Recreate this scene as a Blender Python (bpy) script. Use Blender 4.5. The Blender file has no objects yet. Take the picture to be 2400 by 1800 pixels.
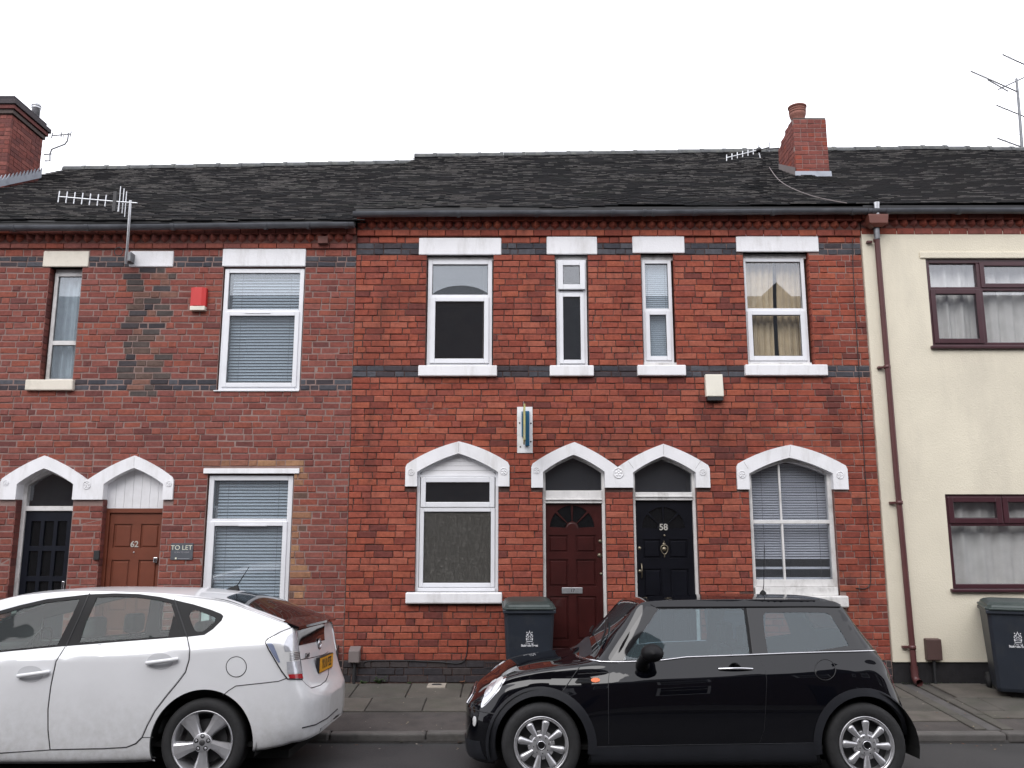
import bpy, bmesh, math, random
from mathutils import Vector, Matrix, noise
from mathutils.bvhtree import BVHTree
from mathutils.geometry import tessellate_polygon
random.seed(7)
R = math.radians
SC = bpy.context.scene
C = SC.collection

# ------------------------------------------------------------------ camera, sky, sun, exposure
FPX, PITCH, HC, DC = 1960.0, R(9.8), 1.897, 10.23      # focal length in photo pixels, upward tilt, eye height, distance to the facade
cam = bpy.data.cameras.new('camera'); cam.lens = 36.0*FPX/2400.0; cam.sensor_width = 36.0
cam.sensor_fit = 'HORIZONTAL'; cam.clip_start = 0.05; cam.clip_end = 400.0
camo = bpy.data.objects.new('camera', cam); C.objects.link(camo)
camo.location = (0, -DC, HC); camo.rotation_euler = (R(90)+PITCH, 0, 0); SC.camera = camo

wd = bpy.data.worlds.new('World'); SC.world = wd; wd.use_nodes = True
_n = wd.node_tree.nodes; _l = wd.node_tree.links; _n.clear()
SUN_EL, SUN_AZ = R(42), R(200)                       # overcast: only a faint brightening high behind the camera
sky = _n.new('ShaderNodeTexSky'); sky.sky_type = 'NISHITA'; sky.sun_disc = False
sky.sun_elevation = SUN_EL; sky.sun_rotation = SUN_AZ; sky.dust_density = 1.5; sky.air_density = 1.0
hs = _n.new('ShaderNodeHueSaturation'); hs.inputs['Saturation'].default_value = 0.12
mx = _n.new('ShaderNodeMix'); mx.data_type = 'RGBA'; mx.inputs[0].default_value = 0.9
mx.inputs[7].default_value = (9.55, 9.6, 10.25, 1)    # even cloud layer
bg = _n.new('ShaderNodeBackground'); bg.inputs['Strength'].default_value = 0.12
ow = _n.new('ShaderNodeOutputWorld')
_l.new(sky.outputs[0], hs.inputs['Color']); _l.new(hs.outputs[0], mx.inputs[6])
_l.new(mx.outputs[2], bg.inputs['Color']); _l.new(bg.outputs[0], ow.inputs[0])

sl = bpy.data.lights.new('sun', 'SUN'); sl.energy = 1.05; sl.angle = R(40); sl.color = (1.0, 0.975, 0.955)
so = bpy.data.objects.new('sun', sl); C.objects.link(so)
_d = Vector((math.sin(SUN_AZ)*math.cos(SUN_EL), math.cos(SUN_AZ)*math.cos(SUN_EL), math.sin(SUN_EL)))
so.rotation_euler = _d.to_track_quat('Z', 'Y').to_euler(); so.location = (0, -8, 20)

SC.view_settings.view_transform = 'Standard'; SC.view_settings.look = 'None'
SC.view_settings.exposure = 0.75; SC.view_settings.gamma = 1.0; SC.view_settings.use_curve_mapping = False
SC.cycles.max_bounces = 8; SC.cycles.transparent_max_bounces = 24; SC.cycles.use_denoising = True
SC.cycles.caustics_reflective = False; SC.cycles.caustics_refractive = False

# ------------------------------------------------------------------ measured positions: photo pixel -> point on a plane of the place
CP, SP = math.cos(PITCH), math.sin(PITCH)
def pray(px, py):
    a = (px-1200)/FPX; b = -(py-900)/FPX
    return Vector((a, CP-b*SP, SP+b*CP))
CAMV = Vector((0, -DC, HC))
def at(px, py, Y=0.0):
    d = pray(px, py); t = (Y+DC)/d.y
    return d.x*t, HC+d.z*t
def gnd(px, py, Z=0.0):
    d = pray(px, py); t = (Z-HC)/d.z
    return d.x*t, -DC+d.y*t
def plane_hit(px, py, p0, nrm):
    d = pray(px, py); t = (p0-CAMV).dot(nrm)/d.dot(nrm)
    return CAMV+d*t

# ------------------------------------------------------------------ mesh building
class MB:
    """collects faces of one mesh"""
    def __init__(s): s.v = []; s.f = []; s.m = []; s.sm = []
    def add(s, vs, fs, m=0, smooth=False):
        o = len(s.v); s.v += [tuple(v) for v in vs]
        for f in fs: s.f.append(tuple(i+o for i in f)); s.m.append(m); s.sm.append(smooth)
    def box(s, x0, x1, y0, y1, z0, z1, m=0):
        s.add([(x0,y0,z0),(x1,y0,z0),(x1,y1,z0),(x0,y1,z0),(x0,y0,z1),(x1,y0,z1),(x1,y1,z1),(x0,y1,z1)],
              [(0,3,2,1),(4,5,6,7),(0,1,5,4),(1,2,6,5),(2,3,7,6),(3,0,4,7)], m)
    def cbox(s, x0, x1, y0, y1, z0, z1, c, m=0):
        """box with its front (low y) edges chamfered by c"""
        f = [(x0+c,y0,z0+c),(x1-c,y0,z0+c),(x1-c,y0,z1-c),(x0+c,y0,z1-c)]
        k = [(x0,y0+c,z0),(x1,y0+c,z0),(x1,y0+c,z1),(x0,y0+c,z1)]
        b = [(x0,y1,z0),(x1,y1,z0),(x1,y1,z1),(x0,y1,z1)]
        fs = [(0,1,2,3)]
        for i in range(4):
            j = (i+1) % 4
            fs += [(i,4+i,4+j,j), (4+i,8+i,8+j,4+j)]
        s.add(f+k+b, fs, m)
    def plate(s, outer, holes, y0, y1, m=0, ms=None):
        """flat plate in the XZ plane with holes, between y0 (front) and y1 (back)"""
        ms = m if ms is None else ms
        loops = [outer]+list(holes)
        pts = [p for l in loops for p in l]
        tr = tessellate_polygon([[Vector((p[0], p[1], 0)) for p in l] for l in loops])
        n = len(pts)
        vs = [(p[0], y0, p[1]) for p in pts]+[(p[0], y1, p[1]) for p in pts]
        fr = []
        for t in tr:
            a, b, c = (Vector(pts[i]) for i in t)
            t2 = t if (b-a).cross(c-a) > 0 else (t[0], t[2], t[1])
            fr.append(tuple(t2))
        s.add(vs, fr+[tuple(i+n for i in reversed(t)) for t in fr], m)
        for li, l in enumerate(loops):
            ar = sum(l[i-1][0]*l[i][1]-l[i][0]*l[i-1][1] for i in range(len(l)))
            q = list(l) if (ar > 0) == (li == 0) else list(reversed(l))
            k = len(q)
            s.add([(p[0],y0,p[1]) for p in q]+[(p[0],y1,p[1]) for p in q],
                  [(i, k+i, k+(i+1)%k, (i+1)%k) for i in range(k)], ms)
    def tube(s, pts, r, n=8, m=0, caps=True, r1=None):
        pts = [Vector(p) for p in pts]; L = len(pts)
        vs = []; prev = None
        for i, p in enumerate(pts):
            t = (pts[min(i+1,L-1)]-pts[max(i-1,0)]).normalized()
            u = prev if prev is not None else (Vector((0,0,1)) if abs(t.z) < .9 else Vector((1,0,0)))
            u = (u-t*u.dot(t)).normalized(); prev = u; w = t.cross(u)
            rr = r if r1 is None else r+(r1-r)*i/(L-1)
            vs += [p+(u*math.cos(2*math.pi*k/n)+w*math.sin(2*math.pi*k/n))*rr for k in range(n)]
        fs = [(i*n+k, i*n+(k+1)%n, (i+1)*n+(k+1)%n, (i+1)*n+k) for i in range(L-1) for k in range(n)]
        s.add(vs, fs, m, True)
        if caps: s.add(vs[:n], [tuple(reversed(range(n)))], m); s.add(vs[-n:], [tuple(range(n))], m)
    def lathe(s, prof, axis='z', o=(0,0,0), n=32, m=0, smooth=True, a0=0, a1=2*math.pi):
        """profile (r, h) turned about an axis; for axis y, h runs along y"""
        full = abs(a1-a0-2*math.pi) < 1e-6; k = n if full else n+1
        vs = []
        for r, h in prof:
            for i in range(k):
                a = a0+(a1-a0)*i/n; c, d = r*math.cos(a), r*math.sin(a)
                p = (c, d, h) if axis == 'z' else ((c, h, d) if axis == 'y' else (h, c, d))
                vs.append((p[0]+o[0], p[1]+o[1], p[2]+o[2]))
        fs = []
        for j in range(len(prof)-1):
            for i in range(n):
                i2 = (i+1) % k
                q = (j*k+i, j*k+i2, (j+1)*k+i2, (j+1)*k+i)
                fs.append(q if axis != 'y' else tuple(reversed(q)))
        s.add(vs, fs, m, smooth)
    def build(s, name, mats, parent=None, loc=None, bevel=0, bseg=2):
        me = bpy.data.meshes.new(name); me.from_pydata(s.v, [], s.f)
        if not isinstance(mats, (list, tuple)): mats = [mats]
        for q in mats: me.materials.append(q)
        me.polygons.foreach_set('material_index', s.m); me.polygons.foreach_set('use_smooth', s.sm)
        me.update()
        return link(name, me, parent, loc, bevel, bseg)

def link(name, me, parent=None, loc=None, bevel=0, bseg=2):
    o = bpy.data.objects.new(name, me); C.objects.link(o)
    if parent is not None: o.parent = parent
    if loc is not None: o.location = loc
    if bevel:
        b = o.modifiers.new('edge', 'BEVEL'); b.width = bevel; b.segments = bseg; b.limit_method = 'ANGLE'; b.angle_limit = R(35)
        b.harden_normals = False
    return o
def tag(o, label=None, cat=None, group=None, kind=None):
    if label: o['label'] = label
    if cat: o['category'] = cat
    if group: o['group'] = group
    if kind: o['kind'] = kind
    return o
def empty(name, loc=(0,0,0), label=None, cat=None, group=None):
    o = bpy.data.objects.new(name, None); C.objects.link(o); o.location = loc; o.empty_display_size = .2
    return tag(o, label, cat, group)
def bx(name, x0, x1, y0, y1, z0, z1, mat, parent=None, bevel=0):
    m = MB(); m.box(x0, x1, y0, y1, z0, z1); return m.build(name, mat, parent, bevel=bevel)
def text_obj(name, txt, size, mat, parent, loc, rot=(R(90),0,0), depth=.001, align='CENTER', sx=1.0, bold=0.0):
    cu = bpy.data.curves.new(name, 'FONT'); cu.body = txt; cu.size = size; cu.extrude = depth
    cu.align_x = align; cu.align_y = 'CENTER'; cu.offset = bold
    t = bpy.data.objects.new(name, cu)
    C.objects.link(t); dg = bpy.context.evaluated_depsgraph_get()
    me = bpy.data.meshes.new_from_object(t.evaluated_get(dg)); bpy.data.objects.remove(t)
    me.materials.clear(); me.materials.append(mat)
    o = link(name, me, parent); o.location = loc; o.rotation_euler = rot; o.scale = (sx, 1, 1)
    return o

# ------------------------------------------------------------------ materials
MT = {}
def nodes_of(name):
    m = bpy.data.materials.new(name); m.use_nodes = True
    nt = m.node_tree; b = nt.nodes['Principled BSDF']
    MT[name] = m
    return m, nt, nt.nodes, nt.links, b
def mixrgb(nt, a, b, fac, mode='MIX'):
    x = nt.nodes.new('ShaderNodeMix'); x.data_type = 'RGBA'; x.blend_type = mode
    for sock, val in ((x.inputs[0], fac), (x.inputs[6], a), (x.inputs[7], b)):
        if hasattr(val, 'is_output'): nt.links.new(val, sock)
        elif isinstance(val, (tuple, list)): sock.default_value = (*val[:3], 1)
        else: sock.default_value = val
    return x.outputs[2]
def pos_noise(nt, scale, detail=4, rough=.55, stretch=None, dist=0.0):
    g = nt.nodes.new('ShaderNodeNewGeometry'); t = nt.nodes.new('ShaderNodeTexNoise')
    t.inputs['Scale'].default_value = scale; t.inputs['Detail'].default_value = detail
    t.inputs['Roughness'].default_value = rough; t.inputs['Distortion'].default_value = dist
    if stretch:
        mp = nt.nodes.new('ShaderNodeMapping'); mp.inputs['Scale'].default_value = stretch
        nt.links.new(g.outputs['Position'], mp.inputs[0]); nt.links.new(mp.outputs[0], t.inputs['Vector'])
    else: nt.links.new(g.outputs['Position'], t.inputs['Vector'])
    return t.outputs[0]
def ramp(nt, src, p0, p1, v0=0.0, v1=1.0):
    r = nt.nodes.new('ShaderNodeMapRange'); r.inputs[1].default_value = p0; r.inputs[2].default_value = p1
    r.inputs[3].default_value = v0; r.inputs[4].default_value = v1
    nt.links.new(src, r.inputs[0]); return r.outputs[0]
def bump(nt, b, src, strength, dist=.01):
    n = nt.nodes.new('ShaderNodeBump'); n.inputs['Strength'].default_value = strength; n.inputs['Distance'].default_value = dist
    nt.links.new(src, n.inputs['Height']); nt.links.new(n.outputs[0], b.inputs['Normal'])
def sc(c, k): return tuple(min(1, x*k) for x in c)
def pmat(name, col, rough=.6, var=.12, scale=9, bmp=0.0, bscale=60, metal=0.0, coat=0.0, spec=.5, dirt=None, dirt_amt=.5, dscale=3, dstretch=None):
    m, nt, N, L, b = nodes_of(name)
    c = mixrgb(nt, sc(col, 1-var), sc(col, 1+var), ramp(nt, pos_noise(nt, scale), .3, .7))
    if dirt: c = mixrgb(nt, c, dirt, ramp(nt, pos_noise(nt, dscale, 6, .65, dstretch), .5, .72, 0, dirt_amt))
    L.new(c, b.inputs['Base Color'])
    b.inputs['Roughness'].default_value = rough; b.inputs['Metallic'].default_value = metal
    b.inputs['Coat Weight'].default_value = coat; b.inputs['Specular IOR Level'].default_value = spec
    b.inputs['Coat Roughness'].default_value = .03
    if bmp: bump(nt, b, pos_noise(nt, bscale, 5, .6), bmp)
    return m
def glass_mat(name, base=.07, tint=(1,1,1), rough=0.0, haze=0.0, hazecol=(.5,.55,.58), speck=0):
    """window glass: mirror-like at a fresnel share, clear otherwise, optional diffuse haze, mostly painted-in sky reflection"""
    m = bpy.data.materials.new(name); m.use_nodes = True; nt = m.node_tree; N = nt.nodes; L = nt.links; N.clear(); MT[name] = m
    lw = N.new('ShaderNodeLayerWeight'); lw.inputs[0].default_value = .5
    pw = N.new('ShaderNodeMath'); pw.operation = 'POWER'; pw.inputs[1].default_value = 5.0; L.new(lw.outputs['Facing'], pw.inputs[0])
    ma = N.new('ShaderNodeMath'); ma.operation = 'MULTIPLY_ADD'; ma.inputs[1].default_value = .95; ma.inputs[2].default_value = base+.04; ma.use_clamp = True
    L.new(pw.outputs[0], ma.inputs[0])
    t = N.new('ShaderNodeBsdfTransparent'); t.inputs[0].default_value = (*tint, 1)
    g = N.new('ShaderNodeBsdfGlossy'); g.inputs['Roughness'].default_value = rough; g.inputs[0].default_value = (.95, .97, 1, 1)
    x = N.new('ShaderNodeMixShader'); L.new(ma.outputs[0], x.inputs[0])
    src = t.outputs[0]
    if haze:
        d = N.new('ShaderNodeBsdfDiffuse'); d.inputs[0].default_value = (*hazecol, 1)
        if speck: L.new(mixrgb(nt, sc(hazecol, .85), sc(hazecol, 2.4), ramp(nt, pos_noise(nt, speck, 4, .7, None, .6), .50, .76)), d.inputs[0])
        x2 = N.new('ShaderNodeMixShader'); x2.inputs[0].default_value = haze
        L.new(t.outputs[0], x2.inputs[1]); L.new(d.outputs[0], x2.inputs[2]); src = x2.outputs[0]
    L.new(src, x.inputs[1]); L.new(g.outputs[0], x.inputs[2])
    o = N.new('ShaderNodeOutputMaterial'); L.new(x.outputs[0], o.inputs[0])
    return m

def brick_mat(name, col, soot=.45, soot_at=(.5,.75), rough=.85):
    m, nt, N, L, b = nodes_of(name)
    c = mixrgb(nt, sc(col, .8), sc(col, 1.22), ramp(nt, pos_noise(nt, 22, 5, .65), .32, .68))
    c = mixrgb(nt, c, sc(col, .55), ramp(nt, pos_noise(nt, 70, 3, .6), .55, .8, 0, .55))
    c = mixrgb(nt, c, (.018,.014,.014), ramp(nt, pos_noise(nt, .9, 7, .68), soot_at[0], soot_at[1], 0, soot))
    c = mixrgb(nt, c, (.02,.016,.016), ramp(nt, pos_noise(nt, 9, 5, .6), .56, .8, 0, soot*.9))
    c = mixrgb(nt, c, (.022,.018,.018), ramp(nt, pos_noise(nt, 1.0, 6, .7, (3.2,1,.55)), .54, .74, 0, soot*.75))
    c = mixrgb(nt, c, (.34,.27,.25), ramp(nt, pos_noise(nt, 38, 4, .7), .70, .76, 0, .35))
    L.new(c, b.inputs['Base Color']); b.inputs['Roughness'].default_value = rough; b.inputs['Specular IOR Level'].default_value = .25
    bump(nt, b, pos_noise(nt, 130, 5, .7), .45, .006)
    return m
# red pressed bricks of the two houses, each a run of fired tints
RED_A = [(.222,.070,.054),(.205,.064,.050),(.238,.075,.055),(.188,.058,.047),(.212,.073,.060),(.168,.054,.045),(.135,.048,.043),(.225,.078,.062),(.240,.072,.050),(.195,.066,.056)]
RED_B = [(.285,.072,.044),(.258,.063,.040),(.310,.084,.049),(.232,.056,.037),(.275,.072,.047),(.205,.052,.037),(.150,.043,.035),(.295,.083,.054),(.320,.095,.061),(.250,.067,.048)]
BR_A = [brick_mat('brick_a%d' % i, c, .42, (.54,.82)) for i, c in enumerate(RED_A)]
BR_B = [brick_mat('brick_b%d' % i, c, .60, (.50,.78)) for i, c in enumerate(RED_B)]
BLUE = [brick_mat('blue_brick%d' % i, c, .3) for i, c in enumerate([(.062,.062,.072),(.048,.048,.058),(.08,.08,.092),(.055,.046,.052)])]
PLINTH = [brick_mat('plinth_brick%d' % i, c, .3) for i, c in enumerate([(.045,.040,.044),(.035,.032,.036),(.055,.046,.046)])]
PATCH = [brick_mat('patch_brick%d' % i, c, .45) for i, c in enumerate([(.085,.066,.060),(.06,.052,.056),(.19,.095,.072),(.115,.075,.062),(.042,.037,.042),(.07,.058,.055)])]
SALV = [brick_mat('salvaged_brick%d' % i, c, .35) for i, c in enumerate([(.27,.135,.08),(.235,.10,.068),(.12,.07,.055),(.33,.18,.10)])]

def mortar_mat(name, light, dark, lo, hi, right=None):
    m, nt, N, L, b = nodes_of(name)
    f = ramp(nt, pos_noise(nt, 1.3, 6, .7), lo, hi)
    if right:
        g = N.new('ShaderNodeNewGeometry'); s = N.new('ShaderNodeSeparateXYZ'); L.new(g.outputs['Position'], s.inputs[0])
        rr = ramp(nt, s.outputs[0], right[0], right[1])
        mxn = N.new('ShaderNodeMath'); mxn.operation = 'MAXIMUM'; L.new(f, mxn.inputs[0]); L.new(rr, mxn.inputs[1]); f = mxn.outputs[0]
    c = mixrgb(nt, dark, light, f)
    c = mixrgb(nt, c, sc(light, .6), ramp(nt, pos_noise(nt, 40, 3), .5, .75, 0, .5))
    L.new(c, b.inputs['Base Color']); b.inputs['Roughness'].default_value = .95
    bump(nt, b, pos_noise(nt, 160, 4), .4, .006)
    return m
mortar_mat('mortar_a', (.29,.205,.185), (.18,.115,.10), .32, .66)
mortar_mat('mortar_b', (.30,.205,.18), (.060,.032,.027), .55, .68, (2.9, 4.3))
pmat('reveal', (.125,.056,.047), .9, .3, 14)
pmat('white_paint', (.74,.74,.76), .55, .04, 5, .12, 40, dirt=(.42,.40,.38), dirt_amt=.35, dscale=2.2)
pmat('white_stone', (.78,.78,.80), .7, .04, 4, .25, 50, dirt=(.38,.36,.33), dirt_amt=.38, dscale=4.5, dstretch=(1.4,1,.35))
pmat('cream_stone', (.70,.65,.56), .7, .05, 4, .2, 50, dirt=(.3,.27,.22), dirt_amt=.4, dscale=4)
pmat('old_white', (.66,.65,.64), .6, .08, 9, .3, 45, dirt=(.16,.14,.125), dirt_amt=.55, dscale=7, dstretch=(1,1,.5))
pmat('upvc', (.74,.75,.78), .28, .03, 3, dirt=(.5,.5,.5), dirt_amt=.3, dscale=2)
pmat('seal', (.012,.012,.014), .5, .1)
pmat('brown_upvc', (.055,.020,.026), .3, .12, 5)
pmat('brown_pipe', (.095,.034,.034), .38, .12, 5)
pmat('cream_render', (.70,.648,.525), .92, .05, 1.2, .5, 55, dirt=(.45,.415,.35), dirt_amt=.36, dscale=.9, dstretch=(1.6,1,.5))
pmat('black_plinth', (.014,.013,.015), .55, .3, 10, .3, 40)
pmat('tile', (.0062,.0061,.0073), .92, .45, 7, .5, 60, dirt=(.011,.013,.008), dirt_amt=.6, dscale=1.6, spec=.1)
pmat('tile_brown', (.0105,.0085,.0088), .92, .4, 7, .5, 60, dirt=(.010,.011,.008), dirt_amt=.5, dscale=1.6, spec=.1)
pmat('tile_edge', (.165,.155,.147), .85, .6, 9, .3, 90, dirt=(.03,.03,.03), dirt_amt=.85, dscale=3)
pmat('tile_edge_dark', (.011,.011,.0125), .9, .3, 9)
pmat('ridge_tile', (.072,.075,.078), .85, .3, 8, .4, 50, dirt=(.16,.165,.14), dirt_amt=.6, dscale=9)
pmat('lead', (.30,.32,.36), .5, .2, 6, .2, 30, metal=.35, dirt=(.16,.17,.19), dirt_amt=.5, dscale=6)
pmat('gutter_black', (.10,.105,.118), .30, .25, 5)
pmat('hopper_brown', (.14,.048,.034), .4, .12, 6)
pmat('terracotta', (.21,.082,.06), .75, .15, 10, .15, 40, dirt=(.09,.05,.04), dirt_amt=.4, dscale=8)
pmat('alu', (.55,.56,.58), .35, .1, 20, metal=.8)
pmat('alu_dark', (.16,.165,.175), .45, .2, 20, metal=.5)
pmat('blk_plastic', (.02,.02,.022), .5, .15, 8)
pmat('int_wall', (.17,.16,.15), .9, .15, 2)
pmat('int_dark', (.02,.02,.022), .9, .15, 2)
pmat('blind', (.60,.62,.66), .5, .04, 3)
pmat('curtain_beige', (.52,.43,.29), .9, .12, 6, .2, 300)
pmat('curtain_net', (.60,.62,.64), .95, .10, 12, .2, 300)
pmat('curtain_grey', (.60,.60,.585), .95, .08, 6, .2, 300)
glass_mat('glass', .055, haze=.018, hazecol=(.4,.45,.52))
glass_mat('glass_fan', .03, (.8,.82,.85), haze=.075, hazecol=(.26,.27,.30))
glass_mat('glass_dulled', .035, (.92,.93,.95), haze=.06, hazecol=(.40,.43,.47))  # tint and haze dull the view of the blind
pmat('opposite_tile', (.045,.045,.05), .85, .25, 5)
glass_mat('glass_hazy', .06, (.9,.94,.96), haze=.09, hazecol=(.55,.6,.66))  # pale haze painted in for hazy reflection on the panes
glass_mat('glass_obscure', .03, (.55,.58,.56), rough=.18, haze=.5, hazecol=(.125,.12,.11), speck=34)
glass_mat('glass_dark', .02, (.25,.27,.28), rough=.04, haze=.35, hazecol=(.02,.022,.025))
pmat('door_red', (.040,.0088,.0082), .28, .18, 6, .05, 30, coat=.3)
pmat('door_black', (.0048,.0052,.0085), .34, .2, 6, .05, 30, coat=.05, spec=.3)
pmat('door_navy', (.0055,.007,.013), .42, .2, 6, .05, 30, spec=.3)
pmat('door_brown', (.150,.042,.022), .42, .12, 5, .08, 40)
pmat('chrome', (.62,.62,.64), .18, .05, 5, metal=1.0)
pmat('brass', (.22,.19,.14), .4, .15, 20, metal=.9)
pmat('num_silver', (.62,.60,.55), .35, .1, 20, metal=.4)
pmat('red_plastic', (.50,.024,.022), .45, .08, 4)
pmat('cream_plastic', (.70,.67,.58), .5, .05, 4, dirt=(.35,.33,.28), dirt_amt=.3, dscale=6)
pmat('grey_box', (.155,.130,.125), .6, .1, 6, .1, 40)
pmat('brown_box', (.085,.048,.043), .55, .1, 6, .1, 40)
# ------------------------------------------------------------------ ground: road, kerb, pavement
def road_mat():
    m, nt, N, L, b = nodes_of('asphalt')
    c = mixrgb(nt, (.030,.030,.032), (.062,.060,.060), ramp(nt, pos_noise(nt, 240, 2), .35, .7))
    c = mixrgb(nt, c, (.022,.022,.024), ramp(nt, pos_noise(nt, 1.1, 6, .6), .48, .7, 0, .7))
    c = mixrgb(nt, c, (.085,.08,.075), ramp(nt, pos_noise(nt, 30, 3), .68, .75, 0, .5))
    L.new(c, b.inputs['Base Color']); b.inputs['Roughness'].default_value = .75
    bump(nt, b, pos_noise(nt, 260, 3), .6, .01)
    return m
road_mat()
pmat('tarmac_path', (.066,.058,.054), .85, .25, 3, .5, 200, dirt=(.035,.034,.034), dirt_amt=.7, dscale=5)
SLAB = [pmat('slab%d' % i, c, .85, .2, 5, .3, 120, dirt=(.055,.060,.042), dirt_amt=.65, dscale=3.2) for i, c in enumerate([(.088,.080,.068),(.075,.069,.060),(.098,.087,.075)])]
KERB = [pmat('kerb%d' % i, c, .85, .25, 8, .4, 90, dirt=(.04,.04,.038), dirt_amt=.7, dscale=4) for i, c in enumerate([(.105,.098,.092),(.085,.08,.078)])]
CAM_Y = [(60,-.09),(-1.93,-.09),(-3.58,0.0),(-4.6,.035),(-5.8,.05),(-7.0,.035),(-8.0,0.0),(-9.7,-.09),(-150,-.09)]   # cambered carriageway
m = MB(); m.add([(x_, y_, z_) for y_, z_ in CAM_Y for x_ in (-150, 150)], [(2*i+2, 2*i+3, 2*i+1, 2*i) for i in range(len(CAM_Y)-1)])
tag(m.build('road', MT['asphalt']), 'dark grey asphalt road in front of the terrace', None, None, 'structure')
def pz(y): return .105+y*(.115/1.95)
X_L, X_R = -11.0, 11.0
m = MB(); m.add([(X_L,-1.80,-.088),(X_R,-1.80,-.088),(X_R,.12,-.088),(X_L,.12,-.088),(X_L,-1.80,pz(-1.80)-.004),(X_R,-1.80,pz(-1.80)-.004),(X_R,.12,pz(.12)-.004),(X_L,.12,pz(.12)-.004)],
      [(0,1,5,4),(4,5,6,7),(1,2,6,5),(3,0,4,7)])
pav = tag(m.build('pavement', MT['tarmac_path']), 'brown grey tarmac and slab footway below the houses', None, None, 'structure')
rs = random.Random(3)
def slab(x0, x1, y0, y1, mat, h=.0):
    g = .006; dz = rs.uniform(-.002, .003)+h
    m = MB(); x0 += g; x1 -= g; y0 += g; y1 -= g; c = .006
    t = lambda x, y, d=0: (x, y, pz(y)+.014+dz+d)
    vs = [t(x0+c,y0+c),t(x1-c,y0+c),t(x1-c,y1-c),t(x0+c,y1-c),t(x0,y0,-c),t(x1,y0,-c),t(x1,y1,-c),t(x0,y1,-c),t(x0,y0,-.03),t(x1,y0,-.03),t(x1,y1,-.03),t(x0,y1,-.03)]
    fs = [(0,1,2,3)]
    for i in range(4): j = (i+1)%4; fs += [(i,4+i,4+j,j),(4+i,8+i,8+j,4+j)]
    m.add(vs, fs); return m.build('paving_slab', mat, pav)
ch0, ch1 = 4.42, 4.80                                   # drain channel below the downpipe
for row, (y0, y1) in enumerate([(-.655,-.030),(-1.175,-.657)]):
    x = -9.0+.23*row
    while x < 9.0:
        w = .60+rs.uniform(-.015, .015)
        a, b_ = x, x+w
        if a < ch1 and b_ > ch0:
            if a < ch0-.08: slab(a, ch0, y0, y1, rs.choice(SLAB))
            if b_ > ch1+.08: slab(ch1, b_, y0, y1, rs.choice(SLAB))
        else: slab(a, b_, y0, y1, rs.choice(SLAB))
        x += w
for y0, y1 in ((-.70,-.030),(-1.30,-.702),(-1.795,-1.302)):
    slab(ch0, ch0+.12, y0, y1, SLAB[1]); slab(ch1-.12, ch1, y0, y1, SLAB[1]); slab(ch0+.122, ch1-.122, y0, y1, KERB[1], -.012)
for i in range(3): slab(ch1+.62*i+.002, ch1+.62*(i+1), -1.42, -1.177, rs.choice(SLAB))
for i in range(4): slab(ch0-.62*(i+1), ch0-.62*i-.002, -1.52, -1.177, rs.choice(SLAB))
m = MB(); m.box(X_L, X_R, -1.928, -1.802, -.089, -.06)
kb = tag(m.build('kerb', KERB[1]), 'worn concrete kerb along the footway edge', None, None, 'structure')
x = -9.0
while x < 9.0:
    w = .91
    k = MB(); k.box(x+.004, x+w-.004, -1.935+rs.uniform(-.004,.004), -1.800, -.088, .002+rs.uniform(-.004,.004))
    k.build('kerb_stone', rs.choice(KERB), kb, bevel=.022, bseg=3); x += w

# ------------------------------------------------------------------ brick laying
def poly_span(poly, z):
    xs = []
    for i in range(len(poly)):
        (x0, z0), (x1, z1) = poly[i-1], poly[i]
        if (z0 > z) != (z1 > z): xs.append(x0+(x1-x0)*(z-z0)/(z1-z0))
    xs.sort()
    return [(xs[i], xs[i+1]) for i in range(0, len(xs)-1, 2)]
_bm_cache = {}
def brick_mesh(mat, L, H, v):
    key = (mat.name, round(L,3), round(H,4), v)
    if key not in _bm_cache:
        rr = random.Random(hash((round(L,3), v)) & 0xffff)
        me = MB(); c = .005; j = lambda: rr.uniform(-.0022, .0022)
        brick_into(me, 0, 0, L, H, 0, rr)
        ob = bpy.data.meshes.new('brick'); ob.from_pydata(me.v, [], me.f); ob.materials.append(mat); ob.update(); _bm_cache[key] = ob
    return _bm_cache[key]
def brick_into(mb, x, z, L, H, mi, rr, y=0.0):
    c = .0062; j = lambda: rr.uniform(-.0036, .0036)
    x0, x1, z0, z1 = x, x+L, z, z+H
    f = [(x0+c+j(),y+j()*.6,z0+c+j()),(x1-c+j(),y+j()*.6,z0+c+j()),(x1-c+j(),y+j()*.6,z1-c+j()),(x0+c+j(),y+j()*.6,z1-c+j())]
    k = [(x0+j(),y+c,z0+j()),(x1+j(),y+c,z0+j()),(x1+j(),y+c,z1+j()),(x0+j(),y+c,z1+j())]
    b = [(x0,y+.05,z0),(x1,y+.05,z0),(x1,y+.05,z1),(x0,y+.05,z1)]
    fs = [(0,1,2,3)]
    for i in range(4):
        q = (i+1)%4; fs += [(i,4+i,4+q,q),(4+i,8+i,8+q,4+q)]
    mb.add(f+k+b, fs, mi)

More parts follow.
